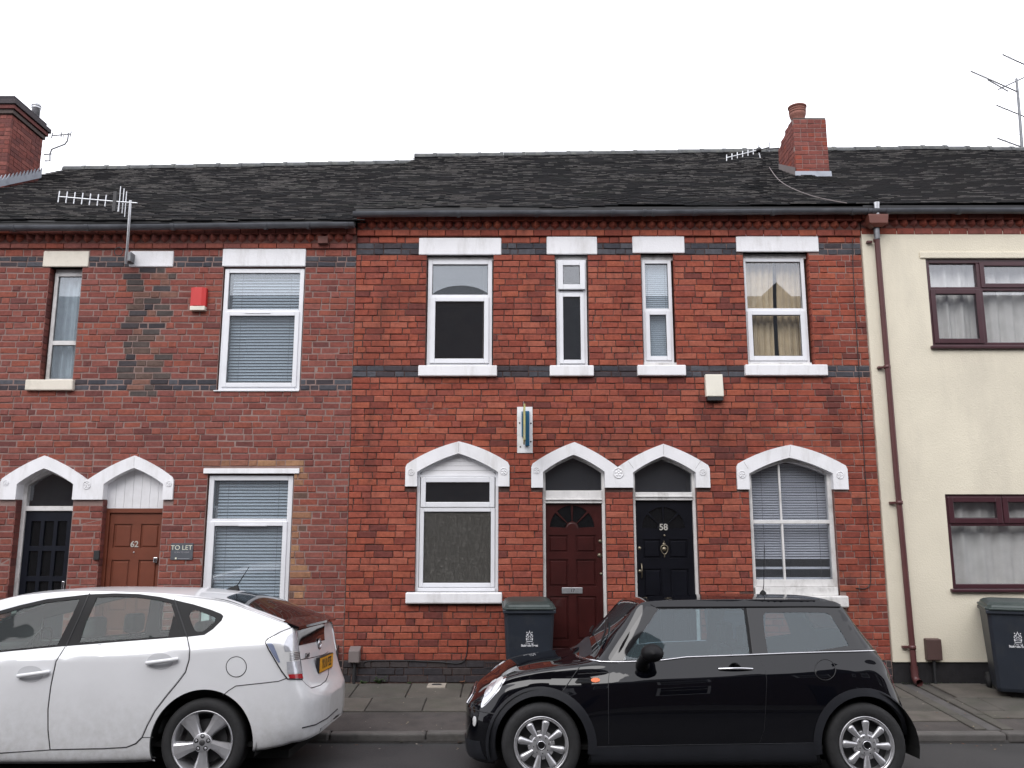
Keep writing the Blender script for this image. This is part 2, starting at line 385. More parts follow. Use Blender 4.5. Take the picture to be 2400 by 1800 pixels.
def lay(house, x0, x1, segs, holes, seed, hidden, joint=.0082, limit=300, hoods=()):
    """lay a facade in courses; the largest bricks in view are parts of their own, the rest one joined part"""
    rr = random.Random(seed); allb = []
    ci = 0
    for (z0, z1, n, kind, pal) in segs:
        c = (z1-z0)/n
        for k in range(n):
            za = z0+c*k; zb = za+c
            blk = []
            for h in holes:
                for q in (za+.012, (za+zb)/2, zb-.012): blk += poly_span(h, q)
            for h in hoods: blk += poly_span(h, zb-.006)     # bricks run in behind the proud stone
            blk.sort(); free = []; cur = x0
            for a, b in blk:
                if a > cur: free.append((cur, a))
                cur = max(cur, b)
            if cur < x1: free.append((cur, x1))
            # bond: mostly stretchers with header courses mixed in
            x = x0-rr.choice([.0, .057, .112, .17])
            pat = (['s','h'] if ci % 2 == 0 else ['s','s','h']) if rr.random() < .8 else ['s']
            marks = []; i = rr.randrange(len(pat))
            while x < x1:
                w = .224 if pat[i % len(pat)] == 's' else .114
                w += rr.uniform(-.010, .010); marks.append((x, x+w)); x += w; i += 1
            wav = .003*math.sin(ci*1.7)
            for a, b in free:
                run = [(max(p, a), min(q, b)) for p, q in marks if q > a+.001 and p < b-.001]
                if len(run) > 1 and run[0][1]-run[0][0] < .045: run[1] = (run[0][0], run[1][1]); run.pop(0)
                if len(run) > 1 and run[-1][1]-run[-1][0] < .045: run[-2] = (run[-2][0], run[-1][1]); run.pop()
                for p, q in run:
                    L = q-p-joint
                    if L < .02: continue
                    xm = (p+q)/2; zm = (za+zb)/2
                    mt = pal(xm, zm, rr)
                    allb.append((p+joint/2, za+joint/2, L, c-joint, mt, rr.uniform(-.006, .003), xm, zm))
            ci += 1
    # which show largest: full stretchers low on the wall in plain view
    def score(b):
        if hidden(b[6], b[7]) or b[2] < .19: return -1
        d = math.hypot(b[6], DC); s = b[2]*b[3]/(d*d)*(1.0 if abs(b[6]) < 6.1 else 0)
        return s*(1+.3*(3.8-b[7]))
    order = sorted(range(len(allb)), key=lambda i: -score(allb[i]))
    single = set(i for i in order[:limit] if score(allb[i]) > 0)
    mats = []; idx = {}
    mb = MB()
    for i, (x, z, L, H, mt, y, xm, zm) in enumerate(allb):
        if i in single:
            Lq = round(L/.006)*.006
            o = link('brick', brick_mesh(mt, Lq, H, rr.randrange(3)), house, (x+(L-Lq)/2, y, z))
            o.rotation_euler = (0, rr.uniform(-.004,.004), rr.uniform(-.004,.004))
        else:
            if mt.name not in idx: idx[mt.name] = len(mats); mats.append(mt)
            brick_into(mb, x, z, L, H, idx[mt.name], rr, y)
    o = mb.build('brickwork', mats, house); o['kind'] = 'stuff'
    return len(allb)

def wall_slab(name, house, x0, x1, z0, z1, holes, y0, y1, mats, ):
    m = MB(); m.plate([(x0,z0),(x1,z0),(x1,z1),(x0,z1)], holes, y0, y1, 0, 1)
    return m.build(name, mats, house)
def rect(x0, x1, z0, z1): return [(x0,z0),(x1,z0),(x1,z1),(x0,z1)]
def arch_curve(p, q, bulge, n=8):
    """points from p to q bowed upward"""
    out = []
    nx, nz = -(q[1]-p[1]), q[0]-p[0]; l = math.hypot(nx, nz); nx /= l; nz /= l
    if nz < 0: nx, nz = -nx, -nz
    for i in range(n+1):
        t = i/n; b = 4*t*(1-t)*bulge*l
        out.append((p[0]+(q[0]-p[0])*t+nx*b, p[1]+(q[1]-p[1])*t+nz*b))
    return out
def W(x, y): return at(x, y, 0)

# ------------------------------------------------------------------ windows and doors
def bars(mb, x0, x1, z0, z1, w, y0, y1, m=0, wb=None, wt=None):
    wb = w if wb is None else wb; wt = w if wt is None else wt
    mb.box(x0, x0+w, y0, y1, z0, z1, m); mb.box(x1-w, x1, y0, y1, z0, z1, m)
    mb.box(x0+w, x1-w, y0, y1, z0, z0+wb, m); mb.box(x0+w, x1-w, y0, y1, z1-wt, z1, m)
def pane(par, x0, x1, z0, z1, y, mat, seal=True):
    p = bx('pane', x0-.002, x1+.002, y, y+.006, z0-.002, z1+.002, MT[mat] if isinstance(mat, str) else mat, par)
    if seal:
        m = MB(); s = .006; bars(m, x0-.001, x1+.001, z0-.001, z1+.001, s, y-.006, y-.0005)
        m.build('gasket', MT['seal'], par)
    return p
def sash(par, x0, x1, z0, z1, w, y0, y1, mat, gl, name='sash'):
    m = MB(); bars(m, x0, x1, z0, z1, w, y0, y1)
    s = m.build(name, MT[mat], par, bevel=.006)
    pane(par, x0+w, x1-w, z0+w, z1-w, y0+.022, gl)
    return s
def upvc(house, x0, x1, z0, z1, zt, y=.055, fw=.05, sw=.055, glt='glass', glb='glass', mat='upvc', top='fixed', gap=.0, slim=False):
    """outer frame with a transom at zt, fixed light above, sash below"""
    m = MB(); bars(m, x0, x1, z0, z1, fw, y, y+.07); m.box(x0+fw, x1-fw, y, y+.07, zt-.022, zt+.022)
    w = m.build('window', MT[mat], house, bevel=.005)
    if top == 'fixed': pane(w, x0+fw, x1-fw, zt+.022, z1-fw, y+.03, glt)
    if glb: sash(w, x0+fw-.014, x1-fw+.014, z0+fw-.014, zt-.022+.012, sw, y-.016, y+.04, mat, glb)
    return w
def blind(x0, x1, z0, z1, y, pitch, label, gap_rows=(), tilt=44, cords=2, group='white venetian blinds'):
    r = empty('venetian_blind', (0,0,0), label, 'blind', group)
    n = int((z1-z0)/pitch); d = pitch*1.12
    mb = MB(); t = .0012
    c, s = math.cos(R(tilt))*d, math.sin(R(tilt))*d
    vs = []
    for k in range(4):                                   # gently crowned slat
        u = -1+2*k/3; q = .12*d*(1-u*u)
        vs.append((u*c*.5, u*s*.5+q))
    L = x1-x0
    pts = [(0, a, b) for a, b in vs]+[(L, a, b) for a, b in vs]
    pts += [(p[0], p[1], p[2]-t) for p in pts]
    fs = [(k, k+1, 4+k+1, 4+k) for k in range(3)]+[(8+k, 8+4+k, 8+4+k+1, 8+k+1) for k in range(3)]
    fs += [(0,4,12,8),(3,11,15,7)]
    mb.add(pts, fs, 0, True)
    me = bpy.data.meshes.new('slat'); me.from_pydata(mb.v, [], mb.f); me.materials.append(MT['blind']); me.update()
    rr = random.Random(int(x0*100))
    for i in range(n):
        if i in gap_rows: continue
        o = link('slat', me, r, (x0, y, z1-.03-pitch*i)); o.rotation_euler = (0, rr.uniform(-.0025,.0025), 0)
    bx('head_rail', x0, x1, y-.014, y+.014, z1-.022, z1, MT['blind'], r)
    for k in range(cords):
        xx = x0+L*(.14+.72*k/max(1, cords-1))
        m = MB(); m.tube([(xx, y-.016, z1), (xx+.004, y-.016, z0)], .0018, 5); m.build('cord', MT['int_wall'], r)
    return r
def curtain(name, x0, x1, z0, z1, y, mat, label, folds=9, amp=.02, cat='curtain', seed=0, shape=None, group=None):
    n = folds*10; rows = 6; mb = MB(); rr = random.Random(seed)
    ph = [rr.uniform(0, 6) for _ in range(3)]
    vs = []
    for j in range(rows+1):
        v = j/rows
        for i in range(n+1):
            u = i/n; xx = x0+(x1-x0)*u
            if shape: xx = shape(u, v, x0, x1)
            yy = y+amp*(math.sin(u*folds*6.28+ph[0]+.5*math.sin(v*2+u*7))+.5*math.sin(u*folds*13.1+ph[1]))
            vs.append((xx, yy, z0+(z1-z0)*v))
    w = n+1; k = len(vs); vs += [(p[0], p[1]+.002, p[2]) for p in vs]
    fs = [(j*w+i, j*w+i+1, (j+1)*w+i+1, (j+1)*w+i) for j in range(rows) for i in range(n)]
    fs += [tuple(k+q for q in reversed(f)) for f in fs]
    mb.add(vs, fs, 0, True)
    return tag(mb.build(name, mat), label, cat, group)
def panel_door(house, x0, x1, z0, z1, y, mat, panels, fan=None, name='door'):
    """panelled leaf: raised and fielded panels in a face plate, optional half-round glazed fan"""
    holes = [rect(a, b, c, d) for a, b, c, d in panels]
    if fan:
        cx, cz, rr_ = fan
        segs = []
        for k in range(4):
            a0, a1 = math.pi*k/4+.045, math.pi*(k+1)/4-.045
            inner = .30*rr_
            pg = [(cx+inner*math.cos(a0), cz+.008+inner*math.sin(a0))]
            pg += [(cx+rr_*math.cos(a0+(a1-a0)*i/6), cz+.008+rr_*math.sin(a0+(a1-a0)*i/6)) for i in range(7)]
            pg += [(cx+inner*math.cos(a1), cz+.008+inner*math.sin(a1))]
            segs.append(pg)
        holes += segs
    m = MB(); m.plate(rect(x0, x1, z0, z1), holes, y, y+.014)
    d = m.build(name, MT[mat], house, bevel=.003)
    if fan:
        m = MB(); m.plate(rect(x0+.002, x1-.002, z0+.002, z1-.002), [[(cx+rr_*1.04*math.cos(math.pi*i/16), cz+rr_*1.04*math.sin(math.pi*i/16)) for i in range(17)]], y+.0145, y+.044)
    else:
        m = MB(); m.box(x0+.002, x1-.002, y+.0145, y+.044, z0+.002, z1-.002)
    m.build('leaf', MT[mat], d)
    for a, b, c, e in panels:
        g = .018; p = MB(); p.cbox(a+g, b-g, y+.003, y+.0145, c+g, e-g, .010); p.build('panel', MT[mat], d)
    if fan:
        for sgm in segs:
            p = MB(); p.plate([(cx+(q[0]-cx)*1.02, cz+(q[1]-cz)*1.01) for q in sgm], [], y+.016, y+.022); p.build('pane', MT['glass_dark'], d)
        p = MB(); p.lathe([(0,-.002),(.24*rr_,-.002),(.28*rr_,.004)], 'y', (cx, y, cz), 16, a0=0, a1=math.pi, smooth=False); p.build('fan_boss', MT[mat], d)
    return d
def arch_stone(house, outer, holes, mat='white_stone', y0=-.028, y1=.14, rounds=(), joints=()):
    """painted stone hood; holes are the arch openings, already cut out of the outline"""
    m = MB(); m.plate(outer, holes, y0, y1)
    a = m.build('arch_stone', MT[mat], house, bevel=.006)
    for (x, z, r) in rounds:
        q = MB(); q.lathe([(r,-.001),(r,-.006),(r*.82,-.006),(r*.82,-.0005)], 'y', (x, y0, z), 20)
        for k in range(5):
            aa = 2*math.pi*k/5+.3; q.lathe([(0,-.007),(r*.22,-.005),(r*.3,0)], 'y', (x+.45*r*math.cos(aa), y0, z+.45*r*math.sin(aa)), 8)
        q.lathe([(0,-.008),(r*.18,-.006),(r*.26,0)], 'y', (x, y0, z), 8)
        q.build('roundel', MT[mat], a)
    for p, q_ in joints:
        t = MB(); t.tube([(p[0], y0+.001, p[1]), (q_[0], y0+.001, q_[1])], .0025, 4); t.build('joint', MT['int_wall'], a)
    return a
def block(name, house, x0, x1, z0, z1, y0, mat, y1=.10, bevel=.012):
    m = MB(); m.box(x0, x1, y0, y1, z0, z1)
    o = m.build(name, MT[mat], house, bevel=bevel, bseg=2); return o
def rect_px(xl, xr, yt, yb):
    """wall rectangle from its edges half way up in the photo"""
    ym = (yt+yb)/2
    return W(xl, ym)[0], W(xr, ym)[0], W(1200, yb)[1], W(1200, yt)[1]

# ------------------------------------------------------------------ roofs
def roof(house, x0, x1, ze, zr, seed, mats, skip=(), limit=300, ye=-.14, yr=5.93, straight=False, gauge=.1, pale=.55):
    rr = random.Random(seed)
    L = math.hypot(yr-ye, zr(0)-ze(0)); n = int(L/gauge)
    def P(x, t, up=0.0):
        a, b = ze(x), zr(x)
        w = 0 if straight else .022*noise.noise(Vector((x*.9, t*5, seed)))+.010*noise.noise(Vector((x*3.1, t*17, seed+3)))
        sg = .02*math.sin(math.pi*t)*math.sin(x*.8+seed)
        y = ye+(yr-ye)*t; z = a+(b-a)*t+w+sg
        th = math.atan2(b-a, yr-ye)
        return Vector((x, y-math.sin(th)*up, z+math.cos(th)*up))
    # boarded deck below the tiles
    m = MB(); q = 10
    vs = []
    for i in range(q+1):
        xx = x0+(x1-x0)*i/q
        for t in (0.0, .5, 1.0): vs.append(P(xx, t, -.03))
    fs = [(3*i+k, 3*i+3+k, 3*i+4+k, 3*i+1+k) for i in range(q) for k in range(2)]
    m.add(vs, fs)
    # rear slope so that the roof is a closed form
    m.add([(x0,yr,zr(x0)-.03),(x1,yr,zr(x1)-.03),(x1,2*yr,zr(x1)-3.2),(x0,2*yr,zr(x0)-3.2)], [(0,1,2,3)])
    rf = m.build('roof', MT['tile'], house)
    tw = .168; th = .006; mb = MB(); cnt = 0
    cache = {}
    for k in range(n):
        t = k/n; x = x0+(tw/2 if k % 2 else 0)
        off = noise.noise(Vector((k*.37, seed, 0)))
        while x < x1-.02:
            w = min(tw-.003, x1-x-.002)
            cx = x+w/2; p = P(cx, t); p2 = P(cx, min(1, t+gauge/L))
            bad = any(a <= cx <= b and c <= p.y <= d for a, b, c, d in skip)
            if not bad:
                u = (p2-p).normalized(); lift = rr.uniform(0, .006) if not straight else rr.uniform(0, .002)
                slide = rr.uniform(-.008, .008) if not straight else 0
                roll = rr.uniform(-.02, .02) if not straight else rr.uniform(-.006, .006)
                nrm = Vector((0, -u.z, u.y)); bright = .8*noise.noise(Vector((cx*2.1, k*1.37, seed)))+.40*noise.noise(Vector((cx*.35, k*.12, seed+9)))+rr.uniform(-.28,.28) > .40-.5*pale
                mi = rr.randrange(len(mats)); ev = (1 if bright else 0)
                if cnt < limit and abs((cx)/(p.y+DC)) < .62:
                    key = (mi, ev)
                    if key not in cache:
                        g = MB(); tile_into(g, Vector((0,0,0)), Vector((1,0,0)), Vector((0,1,0)), Vector((0,0,1)), tw-.003, th, gauge, 0, 1)
                        me = bpy.data.meshes.new('roof_tile'); me.from_pydata(g.v, [], g.f)
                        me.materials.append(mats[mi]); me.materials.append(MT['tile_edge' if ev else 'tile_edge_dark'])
                        me.polygons.foreach_set('material_index', g.m); me.update(); cache[key] = me
                    o = link('roof_tile', cache[key], rf)
                    ax = Vector((math.cos(roll), 0, math.sin(roll))); nn = ax.cross(u).normalized()
                    M = Matrix((ax, u, nn)).transposed().to_4x4(); M.translation = p+nrm*lift-u*slide
                    o.matrix_world = M; o.scale = (w/(tw-.003), 1, 1); cnt += 1
                else:
                    ax = Vector((math.cos(roll), 0, math.sin(roll))); nn = ax.cross(u).normalized()
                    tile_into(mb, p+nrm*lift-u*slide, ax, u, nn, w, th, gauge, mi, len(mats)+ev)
            x += tw
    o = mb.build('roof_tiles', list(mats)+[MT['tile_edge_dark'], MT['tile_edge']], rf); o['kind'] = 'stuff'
    # ridge tiles
    x = x0; i = 0
    while x < x1-.05:
        w = min(.457, x1-x); z = (zr(x)+zr(x+w))/2+rr.uniform(-.006,.006)
        g = MB(); r_ = .115
        pr = [(x+.004, r_), (x+w-.07, r_), (x+w-.07, r_+.013), (x+w, r_+.013)]
        vs = []; fs = []; ns = 8
        for (xx, rad) in pr:
            for s_ in range(ns+1):
                a = math.pi*s_/ns; vs.append((xx, yr-math.cos(a)*rad, z+math.sin(a)*rad-.045))
        q = ns+1
        for a in range(len(pr)-1):
            for s_ in range(ns): fs.append((a*q+s_, (a+1)*q+s_, (a+1)*q+s_+1, a*q+s_+1))
        fs += [tuple(range(q)), tuple(reversed(range(3*q, 4*q)))]
        g.add(vs, fs, 0, False); g.build('ridge_tile', MT['ridge_tile'], rf); x += w; i += 1
    return rf, P
def tile_into(mb, p, ax, u, nn, w, th, gauge, mi, me):
    L = gauge*1.6
    tilt = nn*.008
    a = p-ax*(w/2)+tilt; b = p+ax*(w/2)+tilt
    c = b+u*L-tilt; d = a+u*L-tilt
    dn = nn*(-th)
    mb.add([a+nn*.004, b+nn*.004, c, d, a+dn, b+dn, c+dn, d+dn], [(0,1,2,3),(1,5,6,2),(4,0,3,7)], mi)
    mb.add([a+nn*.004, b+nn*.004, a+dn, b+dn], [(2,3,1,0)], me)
def gutter(house, x0, x1, z0, z1, y=-.175, r=.058, joints=()):
    m = MB(); n = 10; prof = [(math.cos(math.pi+math.pi*i/n), math.sin(math.pi+math.pi*i/n)) for i in range(n+1)]
    vs = []; K = 12
    for i in range(K+1):
        t = i/K; xx = x0+(x1-x0)*t; zz = z0+(z1-z0)*t+.004*math.sin(t*9)
        for c, s in prof: vs.append((xx, y+c*r, zz+s*r))
        for c, s in reversed(prof): vs.append((xx, y+c*(r-.004), zz+s*(r-.004)))
    q = 2*(n+1)
    m.add(vs, [(i*q+k, i*q+(k+1)%q, (i+1)*q+(k+1)%q, (i+1)*q+k) for i in range(K) for k in range(q)], 0, False)
    m.add([(x0,y+c*r,z0+s*r) for c, s in prof], [tuple(range(n+1))]); m.add([(x1,y+c*r,z1+s*r) for c, s in prof], [tuple(reversed(range(n+1)))])
    g = m.build('gutter', MT['gutter_black'], house)
    for xx in joints:
        zz = z0+(z1-z0)*(xx-x0)/(x1-x0)
        b = MB(); b.lathe([(r-.002,-.022),(r+.009,-.022),(r+.009,.022),(r-.002,.022)], 'x', (xx, y, zz), 12, a0=math.pi, a1=2*math.pi, smooth=False)
        b.build('gutter_bracket', MT['gutter_black'], g)
    return g
def cornice(house, x0, x1, zs, tint, seed, teeth_y=-.075):
    """oversailing courses with dog-tooth bricks between them"""
    rr = random.Random(seed); z0, z1, z2, z3 = zs
    for (za, zb, y) in ((z0, z1, -.030), (z2, z3, -.085)):
        x = x0
        while x < x1-.01:
            w = min(.226, x1-x); g = MB(); g.cbox(x+.003, x+w-.004, y+rr.uniform(-.002,.002), .06, za+.003, zb-.004, .005)
            g.build('cornice_brick', rr.choice(tint), house); x += w
    p = .1235; n = int((x1-x0)/p)
    meshes = {}
    for i in range(n):
        mt = rr.choice(tint)
        if mt.name not in meshes:
            g = MB(); w = .054; h = z2-z1-.006
            g.add([(-w,-.022,h),(w,-.022,h),(0,-.086,h),(-w,-.022,h*.45),(w,-.022,h*.45),(0,-.080,h*.45),(0,-.028,.004)],
                  [(0,3,5,2),(2,5,4,1),(3,6,5),(5,6,4),(0,2,1)])
            me = bpy.data.meshes.new('dog_tooth_brick'); me.from_pydata(g.v, [], g.f); me.materials.append(mt); me.update(); meshes[mt.name] = me
        o = link('dog_tooth_brick', meshes[mt.name], house, (x0+p*(i+.5), 0, z1+.003))
    bx('cornice_core', x0, x1, -.0215, .07, z1, z2, MT['reveal'], house)

def reveal_bricks(house, x, side, z0, z1, n, pal, depth=.10, seed=3):
    """brick ends turning into an opening; side +1: the opening lies to the right of x"""
    r = random.Random(seed); c = (z1-z0)/n
    for k in range(n):
        a = x-side*.004; b = x+side*.007
        m = MB(); m.box(min(a,b), max(a,b), .004, depth, z0+c*k+.005, z0+c*(k+1)-.005); m.build('brick', r.choice(pal), house)
# =================================================================== house with no 62 (and its neighbour's door) on the left
XA0, XB0, XC0 = -9.18, -1.985, 4.462
XC1 = 13.0
H1 = empty('terrace_house', (0,0,0), 'purplish red brick terrace house with red alarm box and door number 62', 'house', 'terrace houses facing the street')
hl = []
n1 = rect_px(92, 179, 626, 893); n1 = (W(116,630)[0], W(192,640)[0], n1[2], n1[3]); hl.append(rect(*n1))
u1 = (W(524,640)[0], W(715,640)[0], W(600,915)[1], W(600,626)[1]); hl.append(rect(*u1))
g1 = (W(486,1130)[0], W(688,1130)[0], .55, W(600,1111)[1]); hl.append(rect(*g1))
def arch_open(xl, xr, zs, xa, za, zb, bulge=.035):
    return [(xl, zb), (xr, zb)]+arch_curve((xr, zs), (xa, za), bulge)+arch_curve((xa, za), (xl, zs), bulge)[1:]
dz0 = .20
A1 = dict(xl=W(37,1180)[0], xr=W(171,1180)[0], zs=W(31,1134)[1], xa=W(106,1097)[0], za=W(106,1097)[1])
A2 = dict(xl=W(241,1180)[0], xr=W(382,1180)[0], zs=W(240,1134)[1], xa=W(316,1096)[0], za=W(316,1096)[1])
ao1 = arch_open(A1['xl'], A1['xr'], A1['zs'], A1['xa'], A1['za'], dz0)
ao2 = arch_open(A2['xl'], A2['xr'], A2['zs'], A2['xa'], A2['za'], dz0)
hl += [ao1, ao2]
# outline of the joined hoods over the two doors
zb1 = W(200,1171)[1]
def hood(pl, apexes, pr, valley, zb, opens, sh=.03):
    """outline: left foot, left shoulder, apex (valley, apex), right shoulder, right foot, then up and over the openings"""
    o = [(pl[0], zb)]; o += [(pl[0], pl[1]-sh), (pl[0]+sh*.6, pl[1]+sh*.4)]
    if valley:
        o += arch_curve((pl[0]+sh*.6, pl[1]+sh*.4), apexes[0], .035)[1:]; o += arch_curve(apexes[0], valley, .035)[1:]
        o += arch_curve(valley, apexes[1], .035)[1:]; o += arch_curve(apexes[1], (pr[0]-sh*.6, pr[1]+sh*.4), .035)[1:]
    else:
        o += arch_curve((pl[0]+sh*.6, pl[1]+sh*.4), apexes[0], .045)[1:]; o += arch_curve(apexes[0], (pr[0]-sh*.6, pr[1]+sh*.4), .045)[1:]
    o += [(pr[0], pr[1]-sh), (pr[0], zb)]
    for A in reversed(opens):
        A = dict(xl=A['xl']+.004, xr=A['xr']-.004, zs=A['zs']-.004, xa=A['xa'], za=A['za']-.004)
        o += [(A['xr'], zb), ]+arch_curve((A['xr'], A['zs']), (A['xa'], A['za']), .035)+arch_curve((A['xa'], A['za']), (A['xl'], A['zs']), .035)[1:]+[(A['xl'], zb)]
    return o
ho1 = hood(W(4,1124), [W(107,1068), W(318,1068)], W(409,1121), W(207,1125), zb1, [A1, A2])
hood_hole1 = [p for p in ho1[:ho1.index((W(409,1121)[0], zb1))+1]]
bl1 = [W(0,915)[1], W(0,889)[1]]; bt1 = [5.173, 5.315]
hid1 = lambda x, z: z < (1.30 if x > -6.3 and x < -2.6 else .1) or x < -6.15
def palA(x, z, r):
    if z < .37: return r.choice(PLINTH)
    if W(304,700)[0] < x < W(400,700)[0]-.0+0*z and 3.5 < z < 5.17:                       # bricked-up window
        return r.choice(PATCH) if r.random() < .9 else r.choice(BR_A)
    if W(655,1200)[0] < x < W(715,1200)[0] and .4 < z < 2.7 and r.random() < .8: return r.choice(SALV)
    if W(470,1090)[0] < x < W(710,1090)[0] and 2.58 < z < 2.76: return r.choice(SALV+PATCH[:2])
    q = r.random()
    return BR_A[6] if q < .05 else (BR_A[5] if q < .13 else r.choice(BR_A[:5]+BR_A[7:]))
palBlue = lambda x, z, r: r.choice(BLUE)
def palBlueA(x, z, r):
    return r.choice(PATCH) if W(304,900)[0]-.02 < x < W(400,900)[0] and z < 4 else r.choice(BLUE)
segsA = [(.12,.369,3,0,palA),(.369,bl1[0],41,0,palA),(bl1[0],bl1[1],2,0,palBlueA),(bl1[1],bt1[0],18,0,palA),(bt1[0],bt1[1],2,0,palBlue),(bt1[1],5.411,1,0,palA)]
lin1 = [(102,209,589,626,'cream_stone'),(304,407,589,626,'white_stone'),(522,717,583,625,'white_stone')]
holesA = list(hl)
for xl, xr, yt, yb, mt in lin1:
    b = rect_px(xl, xr, yt, yb); block('lintel', H1, b[0], b[1], b[2], b[3], -.016, mt); holesA.append(rect(b[0]+.004, b[1]-.004, b[2]+.004, b[3]-.004))
sb = rect_px(64, 175, 891, 916); block('sill', H1, sb[0], sb[1], sb[2], sb[3], -.055, 'cream_stone', .14); holesA.append(rect(sb[0]+.004, sb[1]-.004, sb[2]+.004, sb[3]-.004))
lb = rect_px(478, 702, 1098, 1110); block('lintel', H1, lb[0], lb[1], lb[2], lb[3], -.022, 'white_stone', .1, .004); holesA.append(rect(lb[0]+.004, lb[1]-.004, lb[2]+.004, lb[3]-.004))
lay(H1, -8.2, XB0-.0005, segsA, holesA, 11, hid1, joint=.0105, hoods=[hood_hole1])
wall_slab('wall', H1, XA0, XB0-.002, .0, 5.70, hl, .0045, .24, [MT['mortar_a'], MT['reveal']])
cornice(H1, -8.2, XB0-.004, (5.412,5.482,5.588,5.680), [BR_A[0],BR_A[2],BR_A[4],BR_A[7],BR_A[8],BR_B[4],BR_A[3]], 5)
arch_stone(H1, ho1, [], rounds=[(*W(17,1132),.035),(*W(206,1137),.05),(*W(398,1134),.035)], joints=[(W(317,1072), W(316,1094))])
reveal_bricks(H1, n1[0], 1, n1[2], n1[3], 18, BR_A[3:7])
for A_ in (A1, A2): reveal_bricks(H1, A_['xl'], 1, dz0, zb1, 26, BR_A[3:7], .12)
# narrow upper window with net curtain
m = MB(); x0, x1, z0, z1 = n1; zt = W(150,800)[1]; x0 += .03
bars(m, x0, x1, z0, z1-.05, .045, .09, .15); m.box(x0+.045, x1-.045, .09, .15, zt-.028, zt+.028)
m.box(x0, x1, .10, .16, z1-.05, z1)
w = m.build('window', MT['old_white'], H1, bevel=.004)
pane(w, x0+.045, x1-.045, zt+.028, z1-.095, .115, 'glass_hazy'); pane(w, x0+.045, x1-.045, z0+.045, zt-.028, .115, 'glass_hazy')
curtain('net_curtain', x0-.05, x1+.05, z0, z1, .22, MT['curtain_net'], 'grey white net curtain in the narrow window above the black glazed door', 4, .03, 'curtain', 3)
# wide upper window, blind behind
x0, x1, z0, z1 = u1
w = upvc(H1, x0+.012, x1-.012, z0+.002, z1-.016, W(600,728)[1], .02, .055, .055, 'glass_hazy', 'glass_hazy')
bx('trickle_vent', (x0+x1)/2-.22, (x0+x1)/2+.10, -.004, .004, W(600,733)[1]-.008, W(600,733)[1]+.006, MT['upvc'], w)
bx('window_sill', x0-.03, x1-.01, -.02, .06, z0-.012, z0+.001, MT['upvc'], w)
blind(x0+.1, x1-.07, z0+.06, z1-.06, .112, .0385, 'white venetian blind in the upstairs window beside the red alarm box')
# wide ground floor window
x0, x1, z0, z1 = g1
w = upvc(H1, x0+.012, x1-.012, z0+.002, z1-.016, W(600,1220)[1], .03, .06, .055, 'glass_hazy', 'glass_hazy')
bx('trickle_vent', (x0+x1)/2-.12, (x0+x1)/2+.22, .006, .016, W(600,1231)[1]-.01, W(600,1231)[1]+.008, MT['upvc'], w)
blind(x0+.11, x1-.08, z0+.06, z1-.06, .122, .0385, 'white venetian blind in the ground floor window behind the white car')
# door with nine small panes, in a deep white frame
def frame_arch(house, A, zb, w, y0, y1, mat, name='door_frame'):
    A2_ = dict(xl=A['xl']+w, xr=A['xr']-w, zs=A['zs']-w*.35, xa=A['xa'], za=A['za']-w*1.05)
    inner = arch_open(A2_['xl'], A2_['xr'], A2_['zs'], A2_['xa'], A2_['za'], zb)
    outer = arch_open(A['xl'], A['xr'], A['zs'], A['xa'], A['za'], zb-.004)
    m = MB(); o = [(A['xl'], zb)]+[(A2_['xl'], zb)]+list(reversed(arch_curve((A2_['xa'], A2_['za']), (A2_['xl'], A2_['zs']), .035)))
    o = [(A['xl'], zb), (A2_['xl'], zb)]+arch_curve((A2_['xl'], A2_['zs']), (A2_['xa'], A2_['za']), .035)+arch_curve((A2_['xa'], A2_['za']), (A2_['xr'], A2_['zs']), .035)[1:]
    o += [(A2_['xr'], zb), (A['xr'], zb)]+arch_curve((A['xr'], A['zs']), (A['xa'], A['za']), .035)+arch_curve((A['xa'], A['za']), (A['xl'], A['zs']), .035)[1:]
    m.plate(o, [], y0, y1)
    return m.build(name, MT[mat], house, bevel=.004), A2_
def fanlight(par, Ai, zb, y, gl='glass'):
    m = MB(); m.plate(arch_open(Ai['xl']-.003, Ai['xr']+.003, Ai['zs'], Ai['xa'], Ai['za']+.003, zb), [], y, y+.005)
    return m.build('pane', MT[gl], par)
f, Ai = frame_arch(H1, A1, dz0, .05, .13, .20, 'old_white')
ztr = W(100,1191)[1]; bx('transom', Ai['xl'], Ai['xr'], .125, .20, ztr-.03, ztr+.028, MT['old_white'], f, .004)
fanlight(f, Ai, ztr+.028, .16)
x0, x1, z0, z1 = Ai['xl']+.003, Ai['xr']-.003, dz0+.02, ztr-.032
pw = (x1-x0-.24)/3; pans = []; 
zz = [z1-.12, z1-.12-.36, z1-.12-.72, z1-.12-1.08]
m = MB(); holes = []
for r_ in range(3):
    for c_ in range(3):
        a = x0+.075+c_*(pw+.045); holes.append(rect(a, a+pw, zz[r_]-.30, zz[r_]))
m.plate(rect(x0, x1, z0, z1), holes, .150, .190)
d = m.build('door', MT['door_navy'], H1, bevel=.006)
for h in holes:
    p = MB(); p.box(h[0][0]-.003, h[1][0]+.003, .172, .177, h[0][1]-.003, h[2][1]+.003); p.build('pane', MT['glass_dark'], d)
bx('letter_box', (x0+x1)/2-.12, (x0+x1)/2+.12, .144, .1495, z0+.62, z0+.68, MT['alu_dark'], d)
bx('handle', x1-.05, x1-.02, .10, .149, z0+.93, z0+1.05, MT['chrome'], d, .004)
